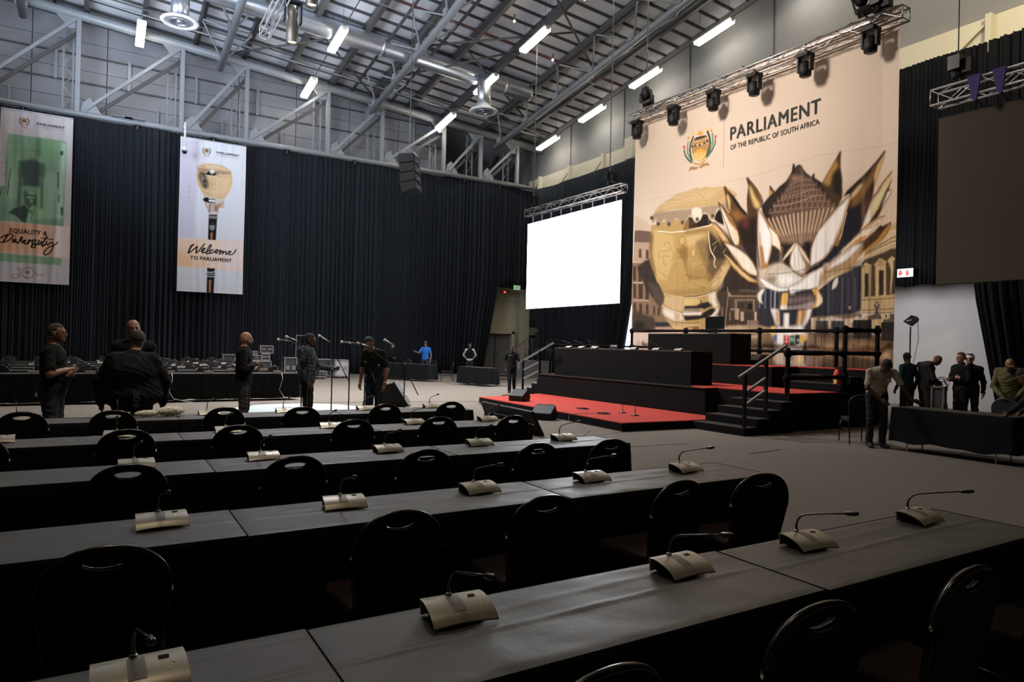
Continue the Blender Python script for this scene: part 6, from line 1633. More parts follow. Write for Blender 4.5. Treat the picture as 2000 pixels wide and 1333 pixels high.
w_ = thing('floor_monitor', 'black speaker box lying on the raised platform before the railing', 'speaker', (15.3, 12.55, 1.3)); MB().prism([(-.22, 0), (.2, 0), (.2, .28), (-.05, .28), (-.22, .12)], -.32, .32, 'y').build('cabinet', blackpl, w_, bevel=.01); MB().prism([(-.225, .13), (-.215, .13), (-.055, .285), (-.065, .285)], -.28, .28, 'y').build('grille', greydark, w_)
fe = thing('fire_extinguisher', 'red fire extinguisher standing on the podium by the railing post', 'extinguisher', (14.35, 9.45, .803)); MB().lathe([(.08, 0), (.085, .02), (.085, .4), (.05, .48), (.025, .5)], n=14).build('cylinder', redm, fe, smooth=True); MB().box(-.02, .02, -.09, .03, .5, .56).tube([(0, .05, .5), (.03, .12, .4), (.03, .1, .15)], .012, 6).build('valve', blackpl, fe)
MB().box(-.09, -.083, -.04, .04, .15, .3).build('label_plate', mat('yellow_label', (.7, .5, .08), .5), fe)
def wedge(loc, rz, s, lb, nm='floor_monitor'):
    w_ = thing(nm, lb, 'speaker', loc, rz)
    MB().prism([(-.26 * s, 0), (.2 * s, 0), (.28 * s, .16 * s), (.08 * s, .42 * s), (-.26 * s, .2 * s)], -.3 * s, .3 * s, 'y').build('cabinet', blackpl, w_, bevel=.012)
    MB().prism([(.285 * s, .165 * s), (.295 * s, .17 * s), (.09 * s, .43 * s), (.08 * s, .425 * s)], -.27 * s, .27 * s, 'y').build('grille', mat('speaker_grille', (.03, .03, .028), .5, metal=.3), w_)
    MB().box(-.02, .04, -.31 * s, -.3 * s, .08 * s, .14 * s).build('side_socket', greydark, w_)
    return w_
wedge((8.72, 12.95, 0), math.radians(35), .8, 'black wedge speaker on the floor against the red platform edge'); wedge((9.75, 15.7, .175), math.radians(25), .75, 'black wedge speaker on the far corner of the red platform')
# tall wedge by the singers
w_ = thing('stage_monitor', 'large black wedge speaker tilted on the floor behind the stooping man', 'speaker', (6.75, 17.2, 0), math.radians(-28))
MB().prism([(-.42, 0), (.0, 0), (.38, .04), (.0, .62), (-.42, .52)], -.35, .35, 'y').build('cabinet', blackpl, w_, bevel=.015); MB().prism([(.385, .05), (.41, .06), (.03, .66), (-.01, .625)], -.38, .38, 'y').build('grille', mat('speaker_grille', (.03, .03, .028)), w_)
MB().prism([(.30, .28), (.305, .285), (.23, .40), (.225, .395)], -.06, .06, 'y').build('badge', white, w_)
# confidence monitor seen from behind
t = thing('confidence_monitor', 'large black screen tilted back on the floor before the red platform', 'monitor', (7.0, 11.7, 0))
cmm = mat('monitor_back', (.006, .007, .008), .6, spec=.25)
MB().add([(x, y, z) for x, y, z in ((7.02, 10.55, .01), (7.18, 12.82, .01), (7.02, 12.9, .45), (6.86, 10.65, .45), (7.12, 10.55, .01), (7.28, 12.82, .01), (7.09, 12.9, .46), (6.93, 10.65, .46))], [(0, 1, 2, 3), (4, 7, 6, 5), (0, 4, 5, 1), (1, 5, 6, 2), (2, 6, 7, 3), (3, 7, 4, 0)]).build('panel', cmm, t, world=True)
MB().beam((6.92, 10.9, .27), (7.02, 12.3, .27), .05, .02).build('back_ledge', mat('ledge_grey', (.09, .09, .09), .5), t, world=True)
MB().box(6.86, 6.96, 10.66, 10.80, .20, .215).build('side_bracket', white, t, world=True)
MB().box(6.92, 6.96, 12.72, 12.80, .40, .43).build('badge', white, t, world=True)
MB().prism([(6.6, 0), (7.1, 0), (6.95, .28), (6.9, .28)], 11.1, 11.16, 'y').build('stand_foot', cmm, t, world=True); MB().prism([(6.6, 0), (7.1, 0), (6.95, .28), (6.9, .28)], 12.2, 12.26, 'y').build('stand_foot', cmm, t, world=True)
def stand_mic(x, y, z, lb, nm='table_microphone', lean=0):
    m_ = thing(nm, lb, 'microphone', (x, y, z)); MB().lathe([(.09, 0), (.09, .012), (.03, .03), (.001, .035)], n=16).build('base', blackmet, m_, smooth=True); MB().tube([(0, 0, .02), (0, 0, .2), (lean, -.02, .33)], .008, 6).build('stem', blackmet, m_, smooth=True); MB().tube([(lean, -.02, .33), (lean * 1.3, -.025, .40)], .014, 8).build('capsule', blackmet, m_, smooth=True); return m_
stand_mic(10.35, 12.15, .175, 'slim black microphone standing on the red platform, left one'); stand_mic(10.2, 11.55, .175, 'slim black microphone standing on the red platform, right one')
for k, (x, y) in enumerate(((10.0, 13.2), (9.75, 12.1))):
    pts = [(x + .12 * math.cos(a * .7) * (1 + .2 * math.sin(a * 3)), y + .2 * math.sin(a * .7), .182 + .001 * a) for a in range(20)]
    tag(MB().tube(pts, .006, 5).build('coiled_cable', blackpl, top=True, smooth=True), ['coil of black cable on the red platform, farther one', 'coil of black cable on the red platform beside the microphones'][k], 'cable')
tag(MB().tube([(9.7, 12.2, .185), (9.2, 12.3, .185), (8.95, 12.3, .17), (8.94, 12.32, .03), (8.8, 12.0, .012), (8.5, 11.0, .012), (7.6, 10.0, .012)], .005, 5).build('floor_cable', greypaint, top=True, smooth=True), 'thin pale cable dropping off the red platform onto the floor', 'cable')
for k, (a_, b_) in enumerate((((7.1, 10.3), (9.3, 10.5)), ((7.75, 8.9), (8.95, 8.75)), ((9.1, 7.5), (10.0, 7.6)), ((3.6, 18.8), (10.2, 17.6)))):
    tag(MB().beam((*a_, .004), (*b_, .004), .03, .006).build('floor_strip', greydark, top=True), ['dark cable strip taped to the floor beside the leaning screen', 'short dark strip on the floor before the stage stairs', 'short dark strip on the open floor toward the right table', 'long thin dark cable across the floor behind the singers'][k], 'floor strip')
# lit floor disc: pale colour standing in for the pool of light
tag(MB().lathe([(.001, .006), (1.55, .006), (1.55, 0)], n=48).build('floor_light_pool', mat('light_pool_pale', (.42, .48, .46), .6, noise=.05), top=True), 'pale disc painted as the lit circle on the floor behind the singers', 'light pool').location = (4.2, 16.9, 0.001)
# ------------------------------------------------------------------ press riser and camera
t = thing('press_riser', 'grey camera platform with rails under the white screen', 'platform', (19.7, 30, 0))
MB().box(18.95, 20.6, 30, 31.6, 0, .88).build('riser_body', mat('riser_grey', (.2, .2, .21), .7), t, world=True)
for x0 in (18.9, 20.3):
    MB().tube([(x0, 30.0, .88), (x0, 30.0, 1.95), (x0 + .1, 30, 2.02), (x0 + .65, 30, 2.02), (x0 + .75, 30, 1.95), (x0 + .75, 30, .88)], .025, 6).tube([(x0, 30, 1.45), (x0 + .75, 30, 1.45)], .02, 6).build('guard_rail', greydark, t, world=True, smooth=True)
MB().tube([(18.2, 30.0, .0), (18.2, 30, 1.5), (18.9, 30, 1.9)], .02, 6).build('stair_rail', greydark, t, world=True)
t = thing('video_camera', 'video camera wrapped in cover on a tripod upon the grey platform', 'camera', (19.6, 30.4, .88))
for q in (0, 2.1, 4.2): MB().tube([(0, 0, 1.25), (.38 * math.cos(q), .38 * math.sin(q), 0)], .025, 6).build('leg', greydark, t)
MB().box(-.12, .12, -.3, .2, 1.35, 1.75).lathe([(.06, -.5), (.07, -.3)], (0, 0, 1.55), 10, 'y').build('camera_body', mat('camera_cover', (.09, .09, .07), .8, noise=.6, nscale=14), t, bevel=.03); MB().box(-.08, .08, -.1, .12, 1.75, 2.08).build('viewfinder', blackpl, t, bevel=.03); MB().tube([(0, .1, 1.35), (.25, .35, 1.15)], .015, 6).build('pan_handle', blackmet, t); MB().lathe([(.1, 1.2), (.12, 1.35)], n=10).build('tripod_head', blackmet, t)
# antenna stand at right
t = thing('antenna_stand', 'black paddle antenna on a thin stand beside the huge banner', 'antenna', (15.65, 8.55, 0))
for q in (.3, 2.4, 4.5): MB().tube([(0, 0, .6), (.4 * math.cos(q), .4 * math.sin(q), .02)], .012, 5).build('leg', blackmet, t)
MB().tube([(0, 0, .3), (0, 0, 2.3)], .014, 6).build('pole', blackmet, t)
MB().prism([(.16, 2.42), (-.02, 2.56), (-.14, 2.52), (-.18, 2.46), (-.16, 2.42), (-.07, 2.34), (-.03, 2.31)], -.02, .02, 'x').build('paddle', blackpl, t); MB().prism([(.08, 2.44), (-.03, 2.465), (-.03, 2.45), (.08, 2.425)], -.025, -.02, 'x').build('logo_strip', white, t); MB().tube([(0, -.16, 2.42), (.02, -.17, 2.0), (0, -.04, 1.3)], .006, 5).build('cable', blackmet, t)
# ------------------------------------------------------------------ tables
def table_proto(L_, D_, leglab=None):
    t = thing('folding_table', '', 'table', (0, 0, 0))
    MB().box(-L_ / 2 + .01, L_ / 2 - .01, -D_ / 2 + .01, D_ / 2 - .01, .715, .742).build('tabletop', mat('table_wood', (.22, .16, .1), .6), t)
    for sx in (-1, 1):
        for sy in (-1, 1): MB().tube([(sx * (L_ / 2 - .25), sy * (D_ / 2 - .06), .715), (sx * (L_ / 2 - .25), sy * (D_ / 2 - .04), 0)], .014, 6).build('leg', alu, t)
    return t
def cloth_mesh(L_, D_, hem, seed, m_, wr_=1.0):
    rr = np.random.RandomState(seed); a_, b_ = L_ / 2 + .004, D_ / 2 + .004; n1, n2 = 56, 16
    per = []
    for i in range(n1): per.append((-a_ + 2 * a_ * i / n1, -b_, 0, -1))
    for i in range(n2): per.append((a_, -b_ + 2 * b_ * i / n2, 1, 0))
    for i in range(n1): per.append((a_ - 2 * a_ * i / n1, b_, 0, 1))
    for i in range(n2): per.append((-a_, b_ - 2 * b_ * i / n2, -1, 0))
    N = len(per); levels = [(.748, 0), (.742, .5), (.72, 1), (.58, 1.0), (.42, 1.0), (.25, 1.0), (hem, 1.0)]
    w1 = sum(rr.uniform(.4, 1) * np.sin(2 * PI * k * np.arange(N) / N + rr.uniform(0, 6)) for k in rr.randint(5, 26, 7)) * .006 * wr_
    hm = sum(rr.uniform(.3, 1) * np.sin(2 * PI * k * np.arange(N) / N + rr.uniform(0, 6)) for k in (2, 3, 5, 9)) * .012
    vs_ = []; fs = []
    for li, (z, o) in enumerate(levels):
        dep = max(0, (.72 - z) / .65)
        for i, (x, y, nx_, ny_) in enumerate(per):
            d = .006 * o + (.004 + .02 * dep) * o + w1[i] * dep * (1 + .5 * math.sin(li + i * .13))
            cx = min(1, (a_ - abs(x)) / .06) if ny_ else 1; cy = min(1, (b_ - abs(y)) / .06) if nx_ else 1; cn = 1 - min(cx, cy)
            d += .035 * cn * dep
            zz = z + (hm[i] if li == len(levels) - 1 else 0)
            vs_.append((x + nx_ * d + (math.copysign(.02 * dep, x) * cn if ny_ else 0), y + ny_ * d, zz))
        if li:
            for i in range(N): j = (i + 1) % N; fs.append(((li - 1) * N + i, (li - 1) * N + j, li * N + j, li * N + i))
    mb = MB().add(vs_, fs)
    # top sheet with creases
    gx, gy = 48, 40; tv = []; tf_ = []
    cr = [(rr.uniform(-.8, .8) * a_, rr.uniform(-.5, .5)) for _ in range(3)]; ph = rr.uniform(0, 6, 6)
    for j in range(gy + 1):
        for i in range(gx + 1):
            x = -a_ + 2 * a_ * i / gx; y = -b_ + 2 * b_ * j / gy; e = min(1, (a_ - abs(x)) / .05, (b_ - abs(y)) / .05)
            z = .745 + .005 * min(1, e * 1.5) + e * (.0055 * math.exp(-((y - .015 * math.sin(x * 2 + ph[0])) / .012) ** 2) + .004 * math.exp(-((x - cr[0][0] - y * cr[0][1]) / .03) ** 2) + .003 * math.exp(-((y - .14 - .05 * x) / .02) ** 2) * (x > cr[1][0]) + .0016 * math.sin(x * 5 + ph[1] + y * 3) * math.sin(y * 9 + ph[2]) + .0012 * math.sin(x * 17 + y * 21 + ph[3]))
            tv.append((x, y, z))
    for j in range(gy):
        for i in range(gx): q = j * (gx + 1) + i; tf_.append((q, q + 1, q + gx + 2, q + gx + 1))
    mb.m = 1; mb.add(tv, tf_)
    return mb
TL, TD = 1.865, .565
cvars = [cloth_mesh(TL, TD, .07, s, None).build('tablecloth', [clothshaded, clothlit], smooth=True) for s in (11, 12, 13)]
tproto = table_proto(TL, TD); tp_used = False; cu_used = [False] * 3
ROWY = [1.94, 3.69, 5.42, 7.14, 8.88]; ROWE = [4.34, 4.37, 4.46, 4.42, 4.55]; ROWN = ['nearest row', 'second row', 'third row', 'fourth row', 'fifth row']
def place_table(x, y, lab, clab, grp, cgrp, var, rz=0):
    global tp_used
    if not tp_used: tproto.location = (x, y, 0); tproto.rotation_euler.z = rz; tproto['label'] = lab; tproto['group'] = grp; tp_used = True
    else: dup(tproto, (x, y, 0), rz, lab, grp)
    if not cu_used[var]: c = cvars[var]; cu_used[var] = True
    else: c = cvars[var].copy(); C.objects.link(c)
    c.location = (x, y, 0); c.rotation_euler.z = rz; tag(c, clab, 'tablecloth', cgrp)
for r in range(5):
    for k in range(3 if r < 2 else 4):
        x = ROWE[r] - TL / 2 - k * (TL + .012); y = ROWY[r] + (.012 * ((k * 7 + r * 3) % 3 - 1))
        pos = ['aisle end', 'second from the aisle', 'third from the aisle', 'fourth from the aisle'][k]
        place_table(x, y, f'folding table under cloth, {pos}, {ROWN[r]} from the camera', f'black table cloth, {pos}, {ROWN[r]} from the camera', 'tables in the near block', 'black cloths in the near block', (r + k) % 3)
# ------------------------------------------------------------------ chair
def arch(w0, w1, z0, z1, n=22):
    """outline of the oval backrest, local 2-D (x, h)"""
    pts = [(-w0 / 2, z0)]; hs = z1 - w1 / 2 * .92
    for i in range(5): s = i / 4; pts.append((-(w0 + (w1 - w0) * s) / 2, z0 + (hs - z0) * s * .96 + .02))
    for i in range(n + 1): q = PI - PI * i / n; pts.append((w1 / 2 * math.copysign(abs(math.cos(q)) ** .9, math.cos(q)), hs + (z1 - hs) * abs(math.sin(q)) ** .85))
    for i in range(5): s = 1 - i / 4; pts.append(((w0 + (w1 - w0) * s) / 2, z0 + (hs - z0) * s * .96 + .02))
    pts.append((w0 / 2, z0)); return pts
def chair_proto():
    t = thing('banquet_chair', '', 'chair', (0, 0, 0)); tilt = .17
    def bk_(x, h, d): return (x, -.20 - (h - .42) * tilt + d, h)
    out = arch(.36, .43, .44, .905)
    hole = [(.075 * math.cos(a), .855 + (.020 * math.sin(a) if math.sin(a) > 0 else .030 * math.sin(a))) for a in [2 * PI * i / 16 for i in range(16)]]
    from mathutils.geometry import tessellate_polygon
    P2 = [Vector((x, h, 0)) for x, h in out]; H2 = [Vector((x, h, 0)) for x, h in hole]
    tri = tessellate_polygon([P2, H2]); allp = out + hole; n = len(allp); no = len(out)
    mb = MB(); vs_ = [bk_(x, h, d) for d in (-.018, .022) for x, h in allp]
    fs = [tuple(f) for f in tri] + [tuple(i + n for i in f)[::-1] for f in tri] + [(i, (i + 1) % no, n + (i + 1) % no, n + i) for i in range(no)] + [(no + i, no + (i + 1) % 16, n + no + (i + 1) % 16, n + no + i) for i in range(16)]
    mb.add(vs_, fs).build('backrest', chairfab, t)
    MB().tube([bk_(x * 1.0, h + .0, 0) for x, h in out], .0125, 8).build('back_frame', framem, t, smooth=True)
    MB().tube([bk_(x * 1.05, h, 0) for x, h in hole + hole[:1]], .007, 6, False).build('handle_ring', framem, t, smooth=True)
    sp = [(-.20, -.19), (-.215, .1), (-.20, .20), (-.12, .235), (.12, .235), (.20, .20), (.215, .1), (.20, -.19)]
    MB().prism(sp, .41, .475).build('seat', seatfab, t, bevel=.018)
    MB().prism([(x * 1.02, y * 1.02) for x, y in sp], .395, .412).build('seat_frame', framem, t)
    for s in (-1, 1):
        MB().tube([bk_(s * .18, .47, 0), (s * .185, -.20, .42), (s * .19, -.25, .2), (s * .20, -.30, 0)], .0125, 8).build('leg', framem, t, smooth=True)
        MB().tube([(s * .19, .20, .40), (s * .20, .23, .2), (s * .205, .25, 0)], .0125, 8).build('leg', framem, t, smooth=True)
        MB().tube([(s * .19, -.235, .27), (s * .197, .225, .27)], .008, 6).build('stretcher', framem, t, smooth=True)
    return t
cp = chair_proto(); cp_used = False
def place_chair(x, y, rz, lab, grp):
    global cp_used
    if not cp_used: cp.location = (x, y, 0); cp.rotation_euler.z = rz; cp['label'] = lab; cp['group'] = grp; cp_used = True; return cp
    return dup(cp, (x, y, 0), rz, lab, grp)
CH = [([(1.05, 1.27), (1.93, 1.29), (2.73, 1.25), (3.62, 1.27)], 'at the nearest table row'),
      ([(.05, 2.89), (1.19, 2.92), (1.99, 2.89), (2.91, 2.89), (3.62, 2.83)], 'at the second table row from the camera'),
      ([(-.72, 4.60), (.17, 4.68), (1.11, 4.60), (2.04, 4.52), (2.96, 4.48), (3.69, 4.44)], 'at the third table row from the camera'),
      ([(-.78, 6.35), (.19, 6.45), (1.08, 6.45), (2.15, 6.55), (3.07, 6.50), (3.88, 6.36)], 'at the fourth table row from the camera'),
      ([(-.66, 8.25), (.14, 8.15), (1.2, 8.18), (2.03, 7.98), (3.06, 8.08), (4.0, 8.12)], 'at the fifth table row from the camera')]
for r, (lst, rn) in enumerate(CH):
    n = len(lst)
    for k, (x, y) in enumerate(lst):
        place_chair(x, y + .285, [.04, -.05, .02, -.03, .06, -.02][(k + r) % 6] - (.16 if (r, k) in ((1, 4),) else 0), f'black oval backed chair {rn}, {ORD[n - 1 - k]} from the aisle', f'chairs {rn}')
# ------------------------------------------------------------------ conference consoles
def console_proto():
    t = thing('delegate_microphone', '', 'microphone', (0, 0, 0))
    P0 = [(-.078, .006), (-.066, .020), (-.045, .034), (-.015, .045), (.02, .053), (.05, .056), (.075, .053)]; W_ = .112; nx_ = 8; ny_ = 12
    def pz(y):
        for (ya, za), (yb_, zb) in zip(P0[:-1], P0[1:]):
            if y <= yb_ + 1e-9: s_ = (y - ya) / (yb_ - ya); return za + (zb - za) * s_
        return P0[-1][1]
    def zz(x, y): t_ = (.075 - y) / .153; return (pz(y - .006) + pz(y) + pz(y + .006)) / 3 + .007 * (1 - (x / W_) ** 2) * t_
    g_ = lambda dz: [(x * (1 + .04 * (.075 - y) / .153), y, zz(x, y) + dz) for y in [-.078 + .153 * j / ny_ for j in range(ny_ + 1)] for x in [-W_ + 2 * W_ * i / nx_ for i in range(nx_ + 1)]]
    gf = [(j * (nx_ + 1) + i, j * (nx_ + 1) + i + 1, (j + 1) * (nx_ + 1) + i + 1, (j + 1) * (nx_ + 1) + i) for j in range(ny_) for i in range(nx_)]
    A_, B2 = g_(0), g_(-.005); rim = [i for i in range(nx_ + 1)] + [j * (nx_ + 1) + nx_ for j in range(1, ny_ + 1)] + [ny_ * (nx_ + 1) + i for i in range(nx_ - 1, -1, -1)] + [j * (nx_ + 1) for j in range(ny_ - 1, 0, -1)]
    mb = MB().add(A_, gf).add(B2, [f[::-1] for f in gf]); k_ = len(rim); mb.add([A_[i] for i in rim] + [B2[i] for i in rim], [(i, (i + 1) % k_, k_ + (i + 1) % k_, k_ + i) for i in range(k_)])
    mb.build('top_plate', champ, t, smooth=True)
    MB().prism([(-.045, 0), (.06, 0), (.065, .04), (.0, .04)], -.085, .085, 'x').build('base', blackpl, t)
    MB().prism([(.070, 0), (.075, 0), (.079, .050), (.074, .050)], -.108, .108, 'x').build('back_cover', mat('console_back', (.62, .58, .48), .5), t)
    def onp(x0, x1, y0, y1, e):
        k = 6; v = [(x0 + (x1 - x0) * i / 3, y0 + (y1 - y0) * j / k, zz(x0 + (x1 - x0) * i / 3, y0 + (y1 - y0) * j / k) + e) for j in range(k + 1) for i in range(4)]
        return MB().add(v, [(j * 4 + i, j * 4 + i + 1, j * 4 + i + 5, j * 4 + i + 4) for j in range(k) for i in range(3)])
    onp(-.030, .014, -.045, .048, .0012).build('speaker_grille', champd, t, smooth=True)
    onp(.045, .072, .018, .036, .0018).build('display', mat('display_black', (.006, .006, .007), .7, spec=.1), t)
    onp(.078, .084, -.004, .003, .0018).build('indicator', white, t); onp(.066, .072, -.03, -.024, .0018).build('button', white, t)
    text_part('logo_lettering', 'BOSCH', white, t, 0, 0, .008, .036, lambda u, v: (-.100 + u, .050 - v, zz(-.1 + u, .055) + .0022), bold=.02)
    MB().lathe([(.012, 0), (.012, .008), (.008, .014), (.001, .015)], (-.012, .060, .052), 12).build('socket', alu, t, smooth=True)
    pts = [(-.012, .060, .06), (-.012, .061, .088), (-.012, .052, .116), (-.012, .032, .138), (-.011, .0, .152), (-.007, -.06, .168), (-.003, -.14, .188), (.0, -.205, .203)]
    MB().tube(pts, [.0075, .0055, .005, .0045, .0045, .0042, .0042, .0042], 8).build('gooseneck', necksteel, t, smooth=True)
    MB().tube([(.0, -.200, .202), (0, -.212, .205), (.001, -.25, .213), (.001, -.264, .216)], [.007, .0108, .0112, .007], 10).build('mic_head', necksteel, t, smooth=True)
    return t
mp = console_proto(); mp_used = False
def place_mic(x, y, z, rz, lab, grp):
    global mp_used
    if not mp_used: mp.location = (x, y, z); mp.rotation_euler.z = rz; mp['label'] = lab; mp['group'] = grp; mp_used = True; return
    dup(mp, (x, y, z), rz, lab, grp)
MC = [[.11, 1.06, 2.09, 2.91, 3.92], [.28, 1.19, 2.06, 2.94, 3.83], [.24, 1.10, 2.11, 3.0, 3.94], [-.72, .16, 1.10, 2.13, 3.09, 4.05], [-.74, .2, 1.15, 2.05, 3.11, 4.1]]
MY = [2.06, 3.76, 5.50, 7.24, 8.98]
for r in range(5):
    n = len(MC[r])
    for k, x in enumerate(MC[r]):
        place_mic(x, MY[r] + .01 * ((k * 5 + r) % 3 - 1), .754, [.03, -.06, .02, -.1, .05, 0][(k + 2 * r) % 6], f'champagne delegate microphone, {ORD[n - 1 - k]} from the aisle, {ROWN[r]} from the camera', 'delegate microphones in the near block')
# consoles on the long stage desk
for k, y in enumerate((17.2, 16.55, 15.9, 14.2, 13.3, 12.5)):
    place_mic(12.45, y, 1.64, -PI / 2, f'low pale microphone unit lying on the long stage desk, {ORD[k]} from the left', 'microphone units on the stage desk')
# ------------------------------------------------------------------ far block
TL2 = 1.83
for r in range(6):
    y = 19.9 + 1.75 * r
    rn = ['front row', 'second row', 'third row', 'fourth row', 'fifth row', 'backmost row'][r]
    for k in range(4 if r < 2 else 5):
        x = 4.85 - TL / 2 - k * (TL + .01) - .12 * r
        place_table(x, y, f'folding table under cloth, {ORD[k]} from the right, {rn} of the far block', f'dark table cloth, {ORD[k]} from the right, {rn} of the far block', 'tables of the far block', 'dark cloths of the far block', (r + k) % 3)
        for j, dx in enumerate((-.46, .46)):
            place_chair(x + dx + .05, y + .62, PI + .05 * ((k + j) % 3 - 1), f'black chair beyond the {rn} of the far block, {ORD[2 * k + 1 - j]} from right', f'chairs beyond the {rn} of the far block')
            place_mic(x + dx + .1 * ((k + r) % 3 - 1), y - .02, .754, PI, f'pale microphone unit, {rn} of the far block, {ORD[2 * k + 1 - j]} from the right', 'microphone units of the far block')
for k, (x, y) in enumerate(((1.6, 19.58), (4.35, 19.58))):
    tag(MB().tube([(x, y, .76), (x + .02, y - .05, .6), (x - .06, y - .04, .3), (x + .05, y - .1, .1), (x + .5, y - .35, .012)], .007, 5).build('cable', lampbody, top=True, smooth=True), ['pale cable hanging down the far block front cloth beside the jacket wearer', 'pale cable hanging down the far block front cloth behind the hooded man'][k], 'cable')
# mid tables near the far curtain
def small_table(x, y, rz, lb, clb):
    place_table(x, y, lb, clb, 'tables near the far curtain', 'cloths near the far curtain', 1, rz)
small_table(11.35, 29.95, -1.15, 'folding table under black cloth where the man in blue stands, nearer half', 'black cloth on the nearer half of the table before the man in blue'); small_table(12.12, 28.25, -1.15, 'folding table under black cloth where the man in blue stands, right half', 'black cloth on the right half of the table before the man in blue')
small_table(13.3, 24.7, -1.35, 'lone folding table under black cloth before the vest wearer', 'black cloth on the lone table before the vest wearer')
place_chair(13.15, 27.3, 1.3, 'black chair at the right end of the table of the man in blue', 'chairs near the far curtain'); place_chair(14.2, 24.2, 1.2, 'black chair at the right end of the lone far table', 'chairs near the far curtain'); place_chair(13.2, 29.2, 2.2, 'pale rimmed chair behind the man in blue table', 'chairs near the far curtain'); place_chair(12.5, 30.6, 2.2, 'chair behind the black wearing person at the far table', 'chairs near the far curtain')
# table and chair at the right
cvars.append(cloth_mesh(TL, TD, .16, 21, None, .35).build('tablecloth', [clothshaded, clothlit], smooth=True)); cu_used.append(False)
place_table(12.2, 5.87, 'folding table under black cloth at the right where two people bend', 'black cloth on the right hand table where people bend over', 'right table', 'right table cloth', 3, PI / 2)
place_chair(12.15, 7.62, -PI / 2 + .9, 'black chair behind the stooping man in a pale shirt', 'chairs at the right table'); place_chair(14.0, 6.05, PI / 2, 'black chair behind the right hand table near the cap wearer', 'chairs at the right table')
cpod = place_chair(12.55, 17.9, PI / 2, 'black chair at the far left end of the long stage desk', 'chairs on the stage'); cpod.location.z = .803; cpod.location.x = 13.3; cpod.location.y = 17.45
# ------------------------------------------------------------------ fleece
fb = thing('sheepskin_cover', 'fluffy cream sheepskin microphone cover lying on the fifth row table', 'cover', (.62, 8.98, .754), .1)
rr = np.random.RandomState(4); mb = MB(); V_ = []
def fur(cx, L0, r0, nm):
    m1 = MB()
    n1, n2 = 26, 16
    vs_ = []; 
    for i in range(n1 + 1):
        s = i / n1; rad = r0 * (math.sin(PI * min(.97, max(.03, s))) ** .45)
        for j in range(n2):
            q = 2 * PI * j / n2; k = 1 + rr.uniform(-.05, .05) + .05 * math.sin(i * 1.1) * math.cos(q * 2); vs_.append((cx + L0 * (s - .5), rad * k * math.cos(q), r0 * .9 + rad * k * math.sin(q) * .9))
    fs = [(i * n2 + j, i * n2 + (j + 1) % n2, (i + 1) * n2 + (j + 1) % n2, (i + 1) * n2 + j) for i in range(n1) for j in range(n2)]
    m1.add(vs_, fs)
    for _ in range(2600):
        i = rr.randint(len(vs_)); p = vs_[i]; d = Vector((rr.uniform(-1, 1) * .4, p[1], p[2] - r0 * .9)).normalized() * rr.uniform(.006, .013); a_ = Vector(p); sd_ = Vector((.0016, 0, .0008)); m1.add([a_ - sd_, a_ + sd_, a_ + d], [(0, 1, 2)])
    o = m1.build(nm, mat('fleece', (.80, .75, .63), .95, noise=.15, nscale=40), fb)
fur(-.13, .26, .042, 'fur_sleeve'); fur(.11, .30, .062, 'fur_sleeve')
# ------------------------------------------------------------------ flight cases
def case(name, lb, x, y, z, wx, wy, wz, m_, rz=0, wheels=False):
    c = thing(name, lb, 'case', (x, y, z), rz); b = .08 if wheels else 0
    MB().box(-wx / 2 + .01, wx / 2 - .01, -wy / 2 + .01, wy / 2 - .01, b + .005, wz - .005).build('panel', m_, c)
    mm = MB(); e = .022
    for sx in (-1, 1):
        for sy in (-1, 1): mm.box(sx * wx / 2 - e, sx * wx / 2 + e, sy * wy / 2 - e, sy * wy / 2 + e, b, wz)
        for zz in (b + e, wz - e): mm.box(sx * wx / 2 - e, sx * wx / 2 + e, -wy / 2, wy / 2, zz - e, zz + e)
    for sy in (-1, 1):
        for zz in (b + e, wz - e): mm.box(-wx / 2, wx / 2, sy * wy / 2 - e, sy * wy / 2 + e, zz - e, zz + e)
    mm.build('edging', alu, c)
    for s in (-.5, .5): MB().box(s * wx * .5 - .07, s * wx * .5 + .07, -wy / 2 - .02, -wy / 2 + .01, b + (wz - b) * .45, b + (wz - b) * .62).build('latch', alu, c)
    if wheels:
        for sx in (-1, 1):
            for sy in (-1, 1): MB().lathe([(.045, -.02), (.045, .02)], (sx * (wx / 2 - .1), sy * (wy / 2 - .1), .045), 10, 'x').build('wheel', blackpl, c)
    return c
case('flight_case', 'pale flight case with silver edges on wheels behind the hooded man', 9.45, 30.9, 0, .62, .6, .84, caselt, 0, True)
case('flight_case', 'black flight case on wheels left of the pale one', 8.75, 31.3, 0, .62, .6, .86, casem, 0, True)
case('flight_case', 'small dark equipment case at the foot of the stacked cases', 8.35, 30.2, 0, .45, .5, .35, casem, 0, True)
case('equipment_case', 'bottom case of the gear stack behind the far block', 5.45, 29.75, 0, 1.3, .6, .80, casem, 0, True)
case('equipment_case', 'middle black case of the gear stack behind the far block', 5.35, 29.75, .80, .75, .5, .24, casem)
case('equipment_case', 'right middle case of the gear stack behind the far block', 5.9, 29.75, .80, .3, .45, .3, casem)
case('equipment_case', 'low case left of the gear stack behind the far block', 4.5, 29.9, .0, .45, .5, 1.05, casem)
case('equipment_case', 'top white edged case of the gear stack behind the far block', 5.95, 29.8, 1.10, .5, .4, .34, casem)
case('equipment_case', 'upper left case of the gear stack behind the far block', 5.3, 29.8, 1.04, .55, .4, .16, casem)
case('equipment_case', 'separate small case right of the gear stack', 6.95, 29.9, 0, .5, .5, .95, casem)
t = thing('metal_stand', 'tall pale metal frame standing beside the pale flight case', 'stand', (8.1, 31.3, 0)); MB().tube([(-.0, 0, 0), (0, 0, 1.9), (-.55, 0, 1.9)], .02, 6).tube([(-.55, 0, 1.9), (-.55, 0, 0)], .02, 6).tube([(0, 0, .02), (0, -.3, .02)], .02, 6).build('frame', alu, t)
